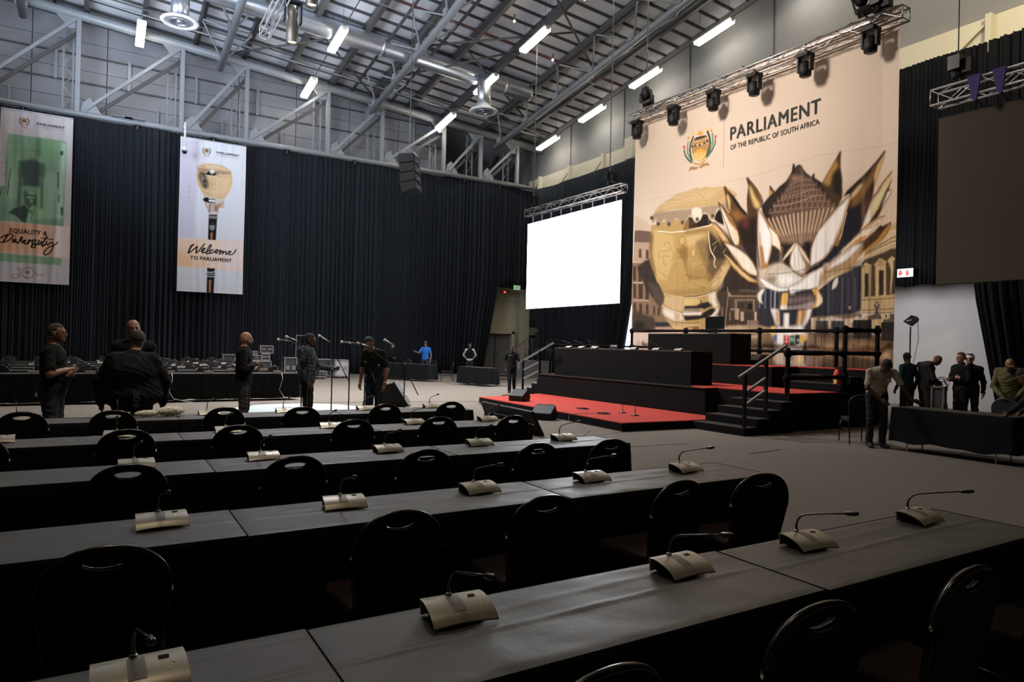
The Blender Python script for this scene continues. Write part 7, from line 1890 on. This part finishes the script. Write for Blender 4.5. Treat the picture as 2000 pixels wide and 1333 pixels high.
# ------------------------------------------------------------------ microphone stands by the singers
def mic_stand(lb, base, h, joint, a_, b_, col=None, handheld=True):
    s = thing('microphone_stand', lb, 'microphone stand', base)
    for q in (.4, 2.5, 4.6): MB().tube([(0, 0, .14), (.28 * math.cos(q), .28 * math.sin(q), .012)], .010, 5).build('leg', blackmet, s)
    MB().tube([(0, 0, .05), (0, 0, joint)], .012, 6).build('pole', blackmet, s)
    J = Vector((0, 0, joint)); A_, B_ = Vector(a_) - Vector(base), Vector(b_) - Vector(base)
    MB().ball(J, .03, 8).build('joint', blackmet, s); MB().tube([A_, B_], .009, 6).build('boom', blackmet, s)
    if handheld:
        d = (A_ - B_).normalized(); d.z *= .3; d.normalize()
        MB().tube([A_ - d * .02, A_ + d * .05, A_ + d * .17], [.012, .014, .018], 8).build('mic_body', mat('mic_grey', (.25, .25, .25), .35, metal=.5), s, smooth=True)
        MB().ball(A_ + d * .20, .030, 10, (1, 1, .9)).build('mic_head', mat('mic_mesh', (.62, .62, .62), .4, metal=.4), s, smooth=True)
    return s
mic_stand('microphone stand behind the hooded man, upper left microphone', (3.22, 12.45, 0), 1, 1.4, (3.04, 12.53, 1.67), (3.28, 12.42, 1.36))
mic_stand('microphone stand with its head left of the hooded man, lower left microphone', (3.16, 12.62, 0), 1, 1.3, (2.93, 12.63, 1.66), (3.25, 12.5, 1.5))
mic_stand('microphone stand with horizontal microphone before the hooded man', (3.59, 12.2, 0), 1, 1.15, (3.53, 12.24, 1.67), (3.86, 12.05, .95))
mic_stand('microphone stand in the middle of the group with a vertical pole', (3.86, 12.05, 0), 1, 1.62, (3.90, 12.0, 1.655), (4.02, 11.95, 1.63))
mic_stand('microphone stand with boom crossing the chest of the stooping man', (4.1, 11.9, 0), 1, 1.3, (4.01, 11.93, 1.66), (4.26, 11.8, .95), None, False)
mic_stand('second boom stand before the stooping man with white microphone', (4.34, 11.85, 0), 1, 1.25, (4.16, 11.90, 1.60), (4.46, 11.75, 1.32))
mic_stand('microphone stand at the right of the group with a long slanting boom', (4.72, 11.55, 0), 1, 1.28, (4.54, 11.63, 1.62), (4.93, 11.40, .74))
# ------------------------------------------------------------------ people
class Body:
    def __init__(s): s.pr = []
    def cap(s, a_, b_, ra, rb, lab, k=.03, sq=None): s.pr.append(('c', np.array(a_, float), np.array(b_, float), ra, rb, lab, k, sq))
    def ell(s, c, r, lab, k=.02, R=None): s.pr.append(('e', np.array(c, float), np.array(r, float), R, 0, lab, k, None))
    def mesh(s, h):
        lo = np.min([np.minimum(p[1], p[2] if p[0] == 'c' else p[1]) - (max(p[3], p[4]) if p[0] == 'c' else p[2].max()) for p in s.pr], 0) - .05
        hi = np.max([np.maximum(p[1], p[2] if p[0] == 'c' else p[1]) + (max(p[3], p[4]) if p[0] == 'c' else p[2].max()) for p in s.pr], 0) + .05
        n = np.ceil((hi - lo) / h).astype(int) + 1; F = np.full(n, .3, np.float32); Lb = np.zeros(n, np.uint8); Dm = np.full(n, 9, np.float32)
        ax = [lo[i] + h * np.arange(n[i]) for i in range(3)]
        for p in s.pr:
            if p[0] == 'c': a_, b_, r = p[1], p[2], max(p[3], p[4])
            else: a_ = b_ = p[1]; r = p[2].max()
            m_ = r + .07; i0 = np.maximum(0, ((np.minimum(a_, b_) - m_ - lo) / h).astype(int)); i1 = np.minimum(n, ((np.maximum(a_, b_) + m_ - lo) / h).astype(int) + 2)
            sl = tuple(slice(i0[i], i1[i]) for i in range(3)); X, Y, Z = np.meshgrid(*[ax[i][sl[i]] for i in range(3)], indexing='ij')
            if p[0] == 'c':
                d = b_ - a_; l2 = max(1e-9, d @ d); t = np.clip(((X - a_[0]) * d[0] + (Y - a_[1]) * d[1] + (Z - a_[2]) * d[2]) / l2, 0, 1)
                dx, dy, dz = X - a_[0] - t * d[0], Y - a_[1] - t * d[1], Z - a_[2] - t * d[2]
                if p[7] is not None: dx = dx / p[7][0]; dy = dy / p[7][1]
                D = np.sqrt(dx * dx + dy * dy + dz * dz) - (p[3] + (p[4] - p[3]) * t)
            else:
                P_ = np.stack([X - a_[0], Y - a_[1], Z - a_[2]], -1)
                if p[3] is not None: P_ = P_ @ p[3]
                q = P_ / p[2]; k0 = np.linalg.norm(q, axis=-1); k1 = np.linalg.norm(q / p[2], axis=-1) + 1e-6; D = k0 * (k0 - 1) / k1
            f = F[sl]; k = p[6]; hh = np.clip(.5 + .5 * (f - D) / k, 0, 1); F[sl] = f * (1 - hh) + D * hh - k * hh * (1 - hh)
            up = D < Dm[sl]; Lb[sl] = np.where(up, p[5], Lb[sl]); Dm[sl] = np.minimum(Dm[sl], D)
        return nets(F, Lb, lo, h)
def nets(F, Lb, lo, h):
    S = F < 0; nx, ny, nz = F.shape
    cnt = np.zeros((nx - 1, ny - 1, nz - 1), np.float32); acc = np.zeros((nx - 1, ny - 1, nz - 1, 3), np.float32)
    def sub(A, o): return A[o[0]:nx - 1 + o[0], o[1]:ny - 1 + o[1], o[2]:nz - 1 + o[2]]
    for axis in range(3):
        e = [0, 0, 0]; e[axis] = 1; o1, o2 = [i for i in range(3) if i != axis]
        for a_ in (0, 1):
            for b_ in (0, 1):
                o = [0, 0, 0]; o[o1] = a_; o[o2] = b_; p = [o[i] + e[i] for i in range(3)]
                f0, f1 = sub(F, o), sub(F, p); cr = (f0 < 0) != (f1 < 0); t = np.where(cr, f0 / (f0 - f1 + 1e-12), 0); cnt += cr
                for i in range(3): acc[..., i] += np.where(cr, o[i] + (t if i == axis else 0), 0)
    act = cnt > 0; idx = np.full(cnt.shape, -1, np.int64); ii = np.argwhere(act); idx[act] = np.arange(len(ii))
    V = (ii + acc[act] / cnt[act][:, None]) * h + lo
    lab = Lb[:-1, :-1, :-1][act]; fs = []
    for axis in range(3):
        e = [0, 0, 0]; e[axis] = 1; sl0 = [slice(1, -1)] * 3; A = F < 0
        o1, o2 = [(1, 2), (2, 0), (0, 1)][axis]
        c0 = A[:-1] if axis == 0 else (A[:, :-1] if axis == 1 else A[:, :, :-1]); c1 = A[1:] if axis == 0 else (A[:, 1:] if axis == 1 else A[:, :, 1:])
        q = np.argwhere(c0 != c1); q = q[(q[:, o1] > 0) & (q[:, o2] > 0) & (q[:, o1] < F.shape[o1] - 1) & (q[:, o2] < F.shape[o2] - 1)]
        d1 = np.zeros(3, int); d1[o1] = 1; d2 = np.zeros(3, int); d2[o2] = 1
        g_ = lambda r: idx[r[:, 0], r[:, 1], r[:, 2]]
        Q = np.stack([g_(q - d1 - d2), g_(q - d2), g_(q), g_(q - d1)], 1); flip = ~c0[q[:, 0], q[:, 1], q[:, 2]]
        Q[flip] = Q[flip][:, ::-1]; fs.append(Q)
    fs = np.concatenate(fs); fs = fs[(fs >= 0).all(1)]
    return V, fs, lab
def rotm(yaw, pitch=0, roll=0): return np.array(Euler((pitch, roll, yaw), 'XYZ').to_matrix())
SK = {}
def cloth(nm, c, n=.25): return mat('cloth_' + nm, c, .9, spec=.12, noise=n, nscale=14, bump=.3, bscale=25)
def person(label, loc, yaw, Hh=1.78, skin='mid', top='black', bottom='black', shoes='black', pose=None, res=.011, w=1.0, jacket=False, sleeves='long', hair='short', hcol=(.012, .010, .009), extra=None, fat=0.0, z0=0.0):
    P_ = dict(pelvis=(0, 0, .95), chest=(0, .0, 1.30), neck=(0, -.01, 1.49), head=(0, .03, 1.655), hy=0, hp=0,
              shR=(.185, -.01, 1.43), shL=(-.185, -.01, 1.43), elR=(.255, -.05, 1.14), elL=(-.255, -.05, 1.14), wrR=(.27, .06, .90), wrL=(-.27, .06, .90), haR=None, haL=None,
              hipR=(.09, 0, .92), hipL=(-.09, 0, .92), knR=(.105, .02, .50), knL=(-.105, .02, .50), anR=(.11, -.03, .09), anL=(-.11, -.03, .09), toR=(.13, .15, .035), toL=(-.13, .15, .035))
    P_.update(pose or {}); s = Hh / 1.78; P_ = {k: (np.array(v, float) * s if isinstance(v, tuple) else v) for k, v in P_.items()}
    B = Body(); SKN, TOP, BOT, SHO, EYE, LIP = 0, 1, 2, 3, 4, 5
    pel, ch, nk, hd = P_['pelvis'], P_['chest'], P_['neck'], P_['head']
    up = (ch - pel) / np.linalg.norm(ch - pel); jr = .018 if jacket else .0
    shm = (P_['shR'] + P_['shL']) / 2; ang = math.atan2(P_['shR'][1] - P_['shL'][1], P_['shR'][0] - P_['shL'][0]); R0 = rotm(ang, -math.atan2(up[1], up[2]))
    B.ell(ch, np.array((.175 * w + jr, .115 * w + fat * .5 + jr, .20)) * s, TOP, .05, R0)
    B.ell(shm + (ch - shm) * .25, np.array((.185 * w + jr, .095 + jr + fat * .3, .12)) * s, TOP, .06, R0)
    bel = pel * .55 + ch * .45 + np.array((0, fat * .6, 0)); B.ell(bel, np.array((.155 * w + fat * .7 + jr, .115 * w + fat + jr, .19)) * s, TOP, .06, R0)
    B.ell(pel + up * .02, np.array((.165 * w + fat * .5 + (jr + .012), .12 * w + fat * .6 + jr, .12 + (.05 if jacket else .02))) * s, TOP, .04, R0)
    B.ell(pel - np.array((0, .01, .05)) * s, np.array((.155 * w + fat * .4, .115 * w + fat * .4, .12)) * s, BOT, .03)
    B.cap(nk + (shm - nk) * .5, nk + (hd - nk) * .35, .062 * s, .055 * s, SKN, .03)
    for sd in 'RL':
        B.cap(nk + (shm - nk) * .55, P_['sh' + sd], .055 * s + jr, (.058 + jr) * s, TOP, .05)
        sh, el, wr = P_['sh' + sd], P_['el' + sd], P_['wr' + sd]
        ra = (.054 + .6 * jr + fat * .12) * s
        if sleeves == 'long': B.cap(sh, el, ra, ra * .86, TOP, .03); B.cap(el, wr, ra * .84, ra * .66, TOP, .02); B.cap(wr - (wr - el) * .05, wr + (wr - el) * .06, .027 * s, .026 * s, SKN, .01)
        else:
            md = sh + (el - sh) * .72; B.cap(sh, md, ra * 1.02, ra * 1.08, TOP, .02); B.cap(sh + (el - sh) * .5, el, ra * .82, ra * .72, SKN, .012); B.cap(el, wr, ra * .74, .027 * s, SKN, .02)
        hv = P_['ha' + sd]; hv = (hv / s if hv is not None else (wr - el) / np.linalg.norm(wr - el)); hv = hv / np.linalg.norm(hv)
        P_['hv' + sd] = hv; B.cap(wr, wr + hv * .075 * s, .024 * s, .031 * s, SKN, .015)
        hp_, kn, an, to = P_['hip' + sd], P_['kn' + sd], P_['an' + sd], P_['to' + sd]
        B.cap(hp_, kn, (.096 * w + fat * .1) * s, .070 * s, BOT, .03); B.cap(kn, an, .070 * s, .060 * s, BOT, .02)
        B.cap(an - np.array((0, .03, .03)) * s, an + np.array((0, 0, -.01)), .04 * s, .042 * s, SHO, .01); B.cap(an + np.array((0, -.02, -.045)) * s, to, .042 * s, .036 * s, SHO, .02)
    Rh = rotm(P_['hy'], P_['hp'])
    def hl(x, y, z): return hd + Rh @ (np.array((x, y, z)) * s)
    B.ell(hl(0, -.012, .02), np.array((.076, .097, .100)) * s, SKN, .02, Rh); B.ell(hl(0, .022, -.045), np.array((.058, .068, .075)) * s, SKN, .03, Rh)
    B.ell(hl(0, .062, -.085), np.array((.028, .024, .022)) * s, SKN, .03, Rh)
    B.cap(hl(0, .082, .012), hl(0, .103, -.028), .008 * s, .014 * s, SKN, .012); B.cap(hl(-.03, .078, .024), hl(.03, .078, .024), .011 * s, .011 * s, SKN, .012)
    for q in (-1, 1): B.ell(hl(q * .077, -.01, -.008), np.array((.010, .020, .030)) * s, SKN, .006, Rh); B.ell(hl(q * .030, .078, .003), np.array((.009, .008, .0045)) * s, EYE, .002, Rh)
    B.ell(hl(0, .086, -.055), np.array((.022, .010, .007)) * s, LIP, .003, Rh)
    V, fs, lab = B.mesh(res)
    mb = MB(); sc_ = {'mid': (.20, .095, .055), 'dark': (.075, .038, .025), 'light': (.50, .27, .18), 'tan': (.33, .17, .10)}[skin]
    ms = [mat('skin_' + skin, sc_, .55, spec=.4, noise=.12, nscale=12), top if not isinstance(top, str) else cloth(top, PAL[top]), bottom if not isinstance(bottom, str) else cloth(bottom, PAL[bottom]), cloth('shoes_' + shoes, PAL[shoes]), mat('eye_dark', (.03, .02, .02), .3), mat('lips_' + skin, tuple(c * .6 for c in sc_), .5)]
    lv = (lab == TOP) | (lab == BOT); cc_ = V - np.stack([0 * V[:, 0], 0 * V[:, 0], V[:, 2]], 1); cc_ /= np.linalg.norm(cc_, axis=1, keepdims=True) + 1e-6
    q1 = V[:, 2] * 34 + 9 * np.abs(V[:, 0]) * 2 + 5 * np.sin(V[:, 0] * 11 + V[:, 1] * 8); q2 = V[:, 2] * 61 + V[:, 0] * 30 + 4 * np.sin(V[:, 1] * 17 + V[:, 2] * 9)
    V = V + cc_ * (lv * (.0026 * np.sin(q1) + .0028 * np.sin(q2)) * (1.5 if jacket else 1))[:, None]
    mb.v = [tuple(p) for p in V]; mb.f = [tuple(q) for q in fs]; fl_ = np.max(lab[fs], 1); mb.mi = [int(x) for x in fl_]
    mb.m = 0
    for sd in 'RL':
        wr, hv = P_['wr' + sd], P_['hv' + sd]; sgn = 1 if sd == 'R' else -1
        inn = np.array((-sgn, 0, 0), float); inn = inn - hv * (inn @ hv); inn /= np.linalg.norm(inn) + 1e-9; side = np.cross(hv, inn)
        base = wr + hv * .09 * s
        for j, (o, ln) in enumerate(((-.026, .062), (-.009, .07), (.009, .066), (.026, .052))):
            p0 = base + side * o * s - hv * .02 * s; p1 = base + side * o * 1.1 * s + hv * ln * .5 * s + inn * .006 * s; p2 = p1 + (hv * .8 + inn * .75) * ln * .35 * s; p3 = p2 + (hv * .35 + inn * .9) * ln * .28 * s
            mb.tube([p0, p1, p2, p3], [.0098 * s, .0092 * s, .0085 * s, .006 * s], 7)
        fw = side if side[1] > 0 else -side
        t0 = wr + hv * .03 * s + fw * .02 * s; mb.tube([t0, t0 + (fw * .9 + hv * .6 + inn * .2) * .03 * s, t0 + (fw * .9 + hv * 1.6 + inn * .5) * .04 * s], [.012 * s, .0105 * s, .0075 * s], 7)
    root = mb.build('body', ms, None, smooth=True); root.name = 'person'; root.location = (*loc, z0); root.rotation_euler = (0, 0, yaw); tag(root, label, 'person')
    if hair:
        hm = MB(); nu, nv = 30, 16; k = 1.0 + (.05 if hair == 'short' else .11)
        vs_ = []; keep = []
        for i in range(nv + 1):
            for j in range(nu):
                a_, b_ = PI * i / nv, 2 * PI * j / nu; d = np.array((math.sin(a_) * math.sin(b_), math.sin(a_) * math.cos(b_), math.cos(a_)))
                x, y, z = .0765 * k * d[0], -.012 + .0975 * k * d[1], .02 + .101 * k * d[2]
                lim = .078 if y > .055 else (.066 if y > .03 else (.03 if y > -.01 else -.045)); keep.append(z > lim)
                rgh = 1 + random.uniform(-.012, .012); vs_.append(hl(x * rgh, y * rgh, z * rgh))
        fs = [(i * nu + j, i * nu + (j + 1) % nu, (i + 1) * nu + (j + 1) % nu, (i + 1) * nu + j) for i in range(nv) for j in range(nu) if keep[i * nu + j] and keep[(i + 1) * nu + j] and keep[i * nu + (j + 1) % nu]]
        ho = hm.add(vs_, fs).build('hair', mat('hair_%02d%02d' % (hcol[0] * 99, hcol[1] * 99), hcol, .8, noise=.4, nscale=60, bump=.8, bscale=200), root, smooth=True); sd_ = ho.modifiers.new('thick', 'SOLIDIFY'); sd_.thickness = .008
    if extra: extra(root, hl, P_, s, Rh)
    return root
PAL = dict(black=(.009, .009, .010), tee=(.009, .010, .010), jeans=(.028, .036, .052), navy=(.015, .02, .035), hoodie=(.045, .062, .072), blue=(.03, .13, .42), white=(.6, .6, .6), shirt=(.42, .36, .27), teal=(.012, .055, .055), olive=(.12, .11, .05), grey=(.10, .10, .11), darkgrey=(.03, .03, .033), brown=(.05, .04, .03), pocket=(.02, .03, .035))
def glasses(root, hl, P_, s, Rh):
    for q in (-1, 1):
        pts = [hl(q * .031 + .022 * math.cos(a), .099, .003 + .017 * math.sin(a)) for a in np.linspace(0, 2 * PI, 12)]
        MB().tube(pts, .0018, 4, False).tube([hl(q * .053, .098, .006), hl(q * .08, .0, .008)], .0018, 4).build('glasses', blackmet, root)
def stubble(hc=(.02, .015, .012)):
    def f(root, hl, P_, s, Rh):
        B = Body(); B.ell(hl(0, .060, -.082), np.array((.045, .034, .040)) * s, 0, .01, Rh)
        for q in (-1, 1): B.cap(hl(q * .055, .01, -.03), hl(q * .03, .055, -.085), .018 * s, .024 * s, 0, .02)
        V, fs, lab = B.mesh(.012); m_ = MB(); m_.add(V, fs).build('beard', mat('beard', hc, .9, noise=.3, nscale=60), root, smooth=True)
    return f
def headgear(kind, col):
    def f(root, hl, P_, s, Rh):
        vs_ = []; nu, nv = 28, 9; k = 1.16 if kind == 'helmet' else 1.09
        for i in range(nv + 1):
            for j in range(nu):
                a_, b_ = PI * .52 * i / nv, 2 * PI * j / nu; vs_.append(hl(.0775 * k * math.sin(a_) * math.sin(b_), -.012 + .098 * k * math.sin(a_) * math.cos(b_), .028 + .101 * k * math.cos(a_)))
        fs = [(i * nu + j, i * nu + (j + 1) % nu, (i + 1) * nu + (j + 1) % nu, (i + 1) * nu + j) for i in range(nv) for j in range(nu)]
        m_ = mat('headgear_' + kind + str(int(col[0] * 99)), col, .5); o = MB().add(vs_, fs).build(kind, m_, root, smooth=True); sd_ = o.modifiers.new('thick', 'SOLIDIFY'); sd_.thickness = .01
        if kind == 'helmet':
            MB().tube([hl(.06, .06, .12), hl(.0, .09, .115), hl(-.06, .06, .12)], .012, 5).build('helmet_vent', blackpl, root)
            MB().tube([hl(.083, .0, .03), hl(.06, .05, -.08), hl(0, .07, -.105), hl(-.06, .05, -.08), hl(-.083, 0, .03)], .004, 4).build('chin_strap', blackpl, root)
        else: MB().prism([(0, 0), (1, 0), (1, 1), (0, 1)], 0, 1).v
        if kind == 'cap':
            pv = [hl(.07 * math.sin(a), .075 + .075 * math.cos(a), .045 + .0 * a) for a in np.linspace(-PI / 2, PI / 2, 12)]; n = len(pv); pv2 = [p + np.array((0, 0, .008)) for p in pv]
            MB().add(pv + pv2, [tuple(range(n))[::-1], tuple(range(n, 2 * n))] + [(i, (i + 1) % n, n + (i + 1) % n, n + i) for i in range(n)]).build('cap_brim', m_, root)
    return f
def both(*fn):
    def f(*a): [g_(*a) for g_ in fn]
    return f
def face(dx, dy): return math.atan2(-dx, dy)   # yaw that looks along (dx,dy)
# camera right at the group is roughly (+.86,-.52); camera forward (.52,.86)
folded = dict(shR=(.185, .0, 1.42), elR=(.26, .05, 1.16), wrR=(-.03, .19, 1.21), haR=(-.9, -.1, .0), elL=(-.26, .05, 1.15), wrL=(.03, .22, 1.15), haL=(.9, -.1, .1))
def keys(root, hl, P_, s, Rh): MB().tube([(-.02, -.16, .98), (-.02, -.175, .93), (.02, -.172, .90), (.04, -.17, .93)], .012, 6).build('belt_keys', mat('key_tag', (.6, .5, .35), .5), root); glasses(root, hl, P_, s, Rh)
person('man in black polo and jeans with folded arms and glasses, leftmost', (-.50, 10.42), face(.95, -.25), 1.83, 'mid', 'tee', 'jeans', pose=folded, sleeves='short', hair='short', hcol=(.03, .02, .017), extra=keys, res=.0105, fat=.035, w=1.06)
def backtext(root, hl, P_, s, Rh):
    o = text_part('jacket_lettering', 'ROSE', mat('grey_print', (.16, .16, .16), .7), root, 0, 0, .075, .22, lambda u, v: (.10 + v * .9, -.40 + abs(u - .1) * .05, .84 + u), .02)
person('broad man seen from behind in a puffed black jacket with grey lettering', (.36, 9.72), face(.1, 1), 1.78, 'mid', 'black', 'black', pose=dict(shR=(.21, -.02, 1.40), shL=(-.21, -.02, 1.40), elR=(.36, .0, 1.13), elL=(-.36, .0, 1.13), wrR=(.34, .05, .86), wrL=(-.34, .05, .86), chest=(0, -.02, 1.24), head=(.04, .08, 1.64), neck=(.01, .03, 1.47), hp=-.3, hy=.3), jacket=True, w=1.5, fat=.15, res=.0115, extra=backtext, hcol=(.03, .022, .015))
person('bald man in black facing the broad man, head showing above him', (.40, 10.85), face(-.35, -1), 1.92, 'mid', 'black', 'black', pose=dict(hy=.5), jacket=True, hair=None, res=.0115)
person('bald bearded man in a black zip jacket with folded arms', (2.17, 12.66), face(.97, -.35), 1.81, 'tan', 'black', 'darkgrey', pose=folded, jacket=True, hair=None, extra=stubble(), res=.0115)
def hood(root, hl, P_, s, Rh):
    B = Body(); B.ell((0, -.10, 1.50), (.13, .10, .085), 0, .02); B.ell((-.08, .02, 1.50), (.07, .09, .05), 0, .03); B.ell((.08, .02, 1.50), (.07, .09, .05), 0, .03)
    V, fs, lab = B.mesh(.014); MB().add(V, fs).build('hood', cloth('hoodie', PAL['hoodie']), root, smooth=True)
    MB().prism([(-.11, 1.02), (.11, 1.02), (.08, 1.16), (-.08, 1.16)], .175, .195, 'y').build('front_pocket', cloth('hoodie', PAL['hoodie']), root)
    MB().box(.112, .165, -.06, -.02, .60, .606).prism([(.0, .0), (.03, .0), (.015, .03)], 0, .01).build('trouser_logo', white, root).location = (0.0, 0.0, 0)
person('man in a grey blue hooded sweatshirt reaching to a microphone stand', (3.33, 12.88), face(.93, -.45), 1.82, 'dark', 'hoodie', 'black', pose=dict(elL=(-.24, .16, 1.16), wrL=(-.14, .42, 1.13), haL=(.2, 1, .1), elR=(.26, -.10, 1.14), wrR=(.24, .04, .92), hp=-.22), jacket=True, res=.0105, extra=both(hood, stubble()))
def watch(root, hl, P_, s, Rh): MB().lathe([(.036, -.012), (.038, 0), (.036, .012)], tuple(P_['wrL'] + np.array((0, 0, .02))), 14).build('wristwatch', mat('gold_metal', (.6, .42, .15), .3, metal=.9), root, smooth=True)
person('stooping man in a black t-shirt and dark jeans looking down at the microphones', (4.42, 12.25), face(-.80, -.55), 1.84, 'mid', 'tee', 'navy', pose=dict(chest=(0, .05, 1.30), neck=(0, .13, 1.47), head=(0, .22, 1.60), shR=(.185, .06, 1.43), shL=(-.185, .06, 1.43), elR=(.25, .05, 1.14), wrR=(.25, .10, .90), elL=(-.27, .03, 1.13), wrL=(-.28, .10, .89), hp=-.6, hy=.0), sleeves='short', hcol=(.014, .012, .011), extra=watch, res=.0105, w=1.05)
person('person in black with a face mask behind the far table', (11.9, 30.75), face(.1, -1), 1.66, 'mid', 'black', 'black', pose=dict(wrR=(.06, .22, 1.02), wrL=(-.06, .22, 1.02), elR=(.24, .03, 1.1), elL=(-.24, .03, 1.1)), res=.017, extra=lambda root, hl, P_, s, Rh: MB().ball(hl(0, .07, -.045), .05, 10, (1, .8, .9)).build('face_mask', white, root, smooth=True))
person('man in a bright blue shirt and dark cap pointing, at the far table', (12.85, 29.0), face(-.75, -.75), 1.78, 'mid', 'blue', 'jeans', pose=dict(elR=(.26, .12, 1.22), wrR=(.34, .36, 1.28), elL=(-.27, -.03, 1.16)), sleeves='short', res=.016, extra=headgear('cap', (.05, .03, .03)))
def vest(root, hl, P_, s, Rh):
    B = Body(); B.ell((0, 0, 1.30), (.185, .135, .21), 0, .04); B.ell((0, 0, 1.08), (.175, .135, .18), 0, .04); V, fs, lab = B.mesh(.018); MB().add(V, fs).build('vest', cloth('black', PAL['black']), root, smooth=True)
person('attendant in a white shirt and dark vest with hands behind the back', (15.1, 28.9), face(-.5, -1), 1.74, 'mid', 'white', 'darkgrey', pose=dict(wrR=(.10, -.17, .95), wrL=(-.10, -.17, .95), elR=(.30, -.12, 1.18), elL=(-.30, -.12, 1.18)), res=.016, extra=vest)
person('young man in black t-shirt and trousers walking past the podium stairs', (12.42, 20.55), face(-.55, -.85), 1.70, 'dark', 'tee', 'black', pose=dict(knR=(.08, .13, .50), anR=(.07, .20, .10), toR=(.08, .36, .05), knL=(-.09, .02, .50), anL=(-.09, -.26, .15), toL=(-.1, -.12, .04), elR=(.26, -.12, 1.15), wrR=(.25, -.14, .90), elL=(-.26, .03, 1.14), wrL=(-.25, .18, .93)), sleeves='short', res=.013, extra=lambda root, hl, P_, s, Rh: text_part('shirt_lettering', 'M', white, root, -.10, 0, .045, .06, lambda u, v: (-u, .132, 1.30 - v)))
# right hand group
person('stooping man in a pale short sleeved shirt beside the right hand table', (11.92, 7.08), face(-.62, -.80), 1.80, 'dark', 'shirt', 'darkgrey', 'brown', pose=dict(chest=(0, .12, 1.25), neck=(0, .25, 1.39), head=(0, .37, 1.45), hp=-.95, shR=(.20, .18, 1.34), shL=(-.20, .18, 1.34), elR=(.26, .26, 1.06), wrR=(.08, .38, .88), elL=(-.33, .24, 1.08), wrL=(-.46, .30, .87), haR=(-.4, .4, -.5), haL=(-.6, .4, -.25), pelvis=(0, -.03, .95)), sleeves='short', res=.011, extra=lambda root, hl, P_, s, Rh: MB().prism([(-.10, 1.18), (-.03, 1.18), (-.03, 1.25), (-.10, 1.25)], .335, .345, 'y').build('breast_pocket', cloth('shirt', PAL['shirt']), root))
person('person in a teal top standing behind the huge banner edge', (16.35, 8.98), face(.3, 1), 1.72, 'mid', 'teal', 'darkgrey', res=.016, pose=dict(hp=-.4), hair='short')
def cableb(root, hl, P_, s, Rh):
    for k in range(7):
        c = P_['wrR'] * .5 + P_['wrL'] * .5 + np.array((.02 * k - .06, .10, -.05 * (k % 3))); pts = [c + np.array((.06 * math.sin(a * .9 + k), (.10 + .01 * k) * math.cos(a), .17 * math.sin(a) - .02)) for a in np.linspace(0, 2 * PI, 20)]
        MB().tube(pts, .006, 4, False).build('cable_loop', mat('cable_grey', (.15, .14, .13), .6), root)
    c = P_['wrR']; MB().tube([c, c + np.array((0, .15, -.4)), c + np.array((0, .25, -.75))], .006, 4).build('cable_end', mat('cable_grey', (.15, .14, .13), .6), root)
person('man in a dark hooded jacket untangling loops of cable', (16.62, 8.72), face(.85, -.55), 1.78, 'mid', 'darkgrey', 'brown', pose=dict(chest=(0, .06, 1.29), neck=(0, .16, 1.46), head=(0, .28, 1.55), hp=-.8, elR=(.25, .06, 1.12), wrR=(.13, .26, 1.02), elL=(-.25, .06, 1.12), wrL=(-.1, .28, 1.0)), jacket=True, res=.015, extra=cableb, hair=None)
person('brown haired man in black with folded arms beside the helmet wearer', (16.45, 7.85), face(-.75, .30), 1.75, 'light', 'black', 'black', pose=folded, jacket=True, res=.015, hcol=(.16, .08, .035))
person('person in black wearing a white climbing helmet', (16.55, 7.72), face(-.85, -.2), 1.72, 'light', 'black', 'black', pose=dict(elR=(.24, .12, 1.15), wrR=(.08, .16, 1.40), haR=(-.2, .1, 1)), jacket=True, res=.015, extra=headgear('helmet', (.72, .70, .62)), hcol=(.05, .03, .02))
person('man in an olive jacket and tan cap behind the right hand table', (15.35, 6.45), face(-.75, -.35), 1.72, 'dark', 'olive', 'black', pose=dict(chest=(0, .06, 1.27), neck=(0, .14, 1.44), head=(0, .21, 1.56), hp=-.55, wrR=(.14, .28, .95), wrL=(-.14, .28, .95), elR=(.27, .10, 1.12), elL=(-.27, .10, 1.12)), jacket=True, res=.014, extra=headgear('cap', (.22, .12, .04)))
person('person in a dark suit bending over the table at the right edge', (12.22, 4.48), face(-.1, 1), 1.78, 'mid', 'darkgrey', 'navy', 'brown', pose=dict(pelvis=(0, -.12, .95), chest=(0, .14, 1.20), neck=(0, .32, 1.32), head=(0, .44, 1.38), hp=-.9, shR=(.19, .22, 1.27), shL=(-.19, .22, 1.27), elR=(.25, .36, 1.0), wrR=(.2, .52, .82), elL=(-.25, .36, 1.0), wrL=(-.22, .55, .82), hipR=(.09, -.1, .92), hipL=(-.09, -.1, .92)), jacket=True, res=.011, hcol=(.02, .015, .012))
case('equipment_box', 'narrow dark box with pale edges standing behind the right hand table', 16.05, 8.12, 0, .07, .25, .98, casem)
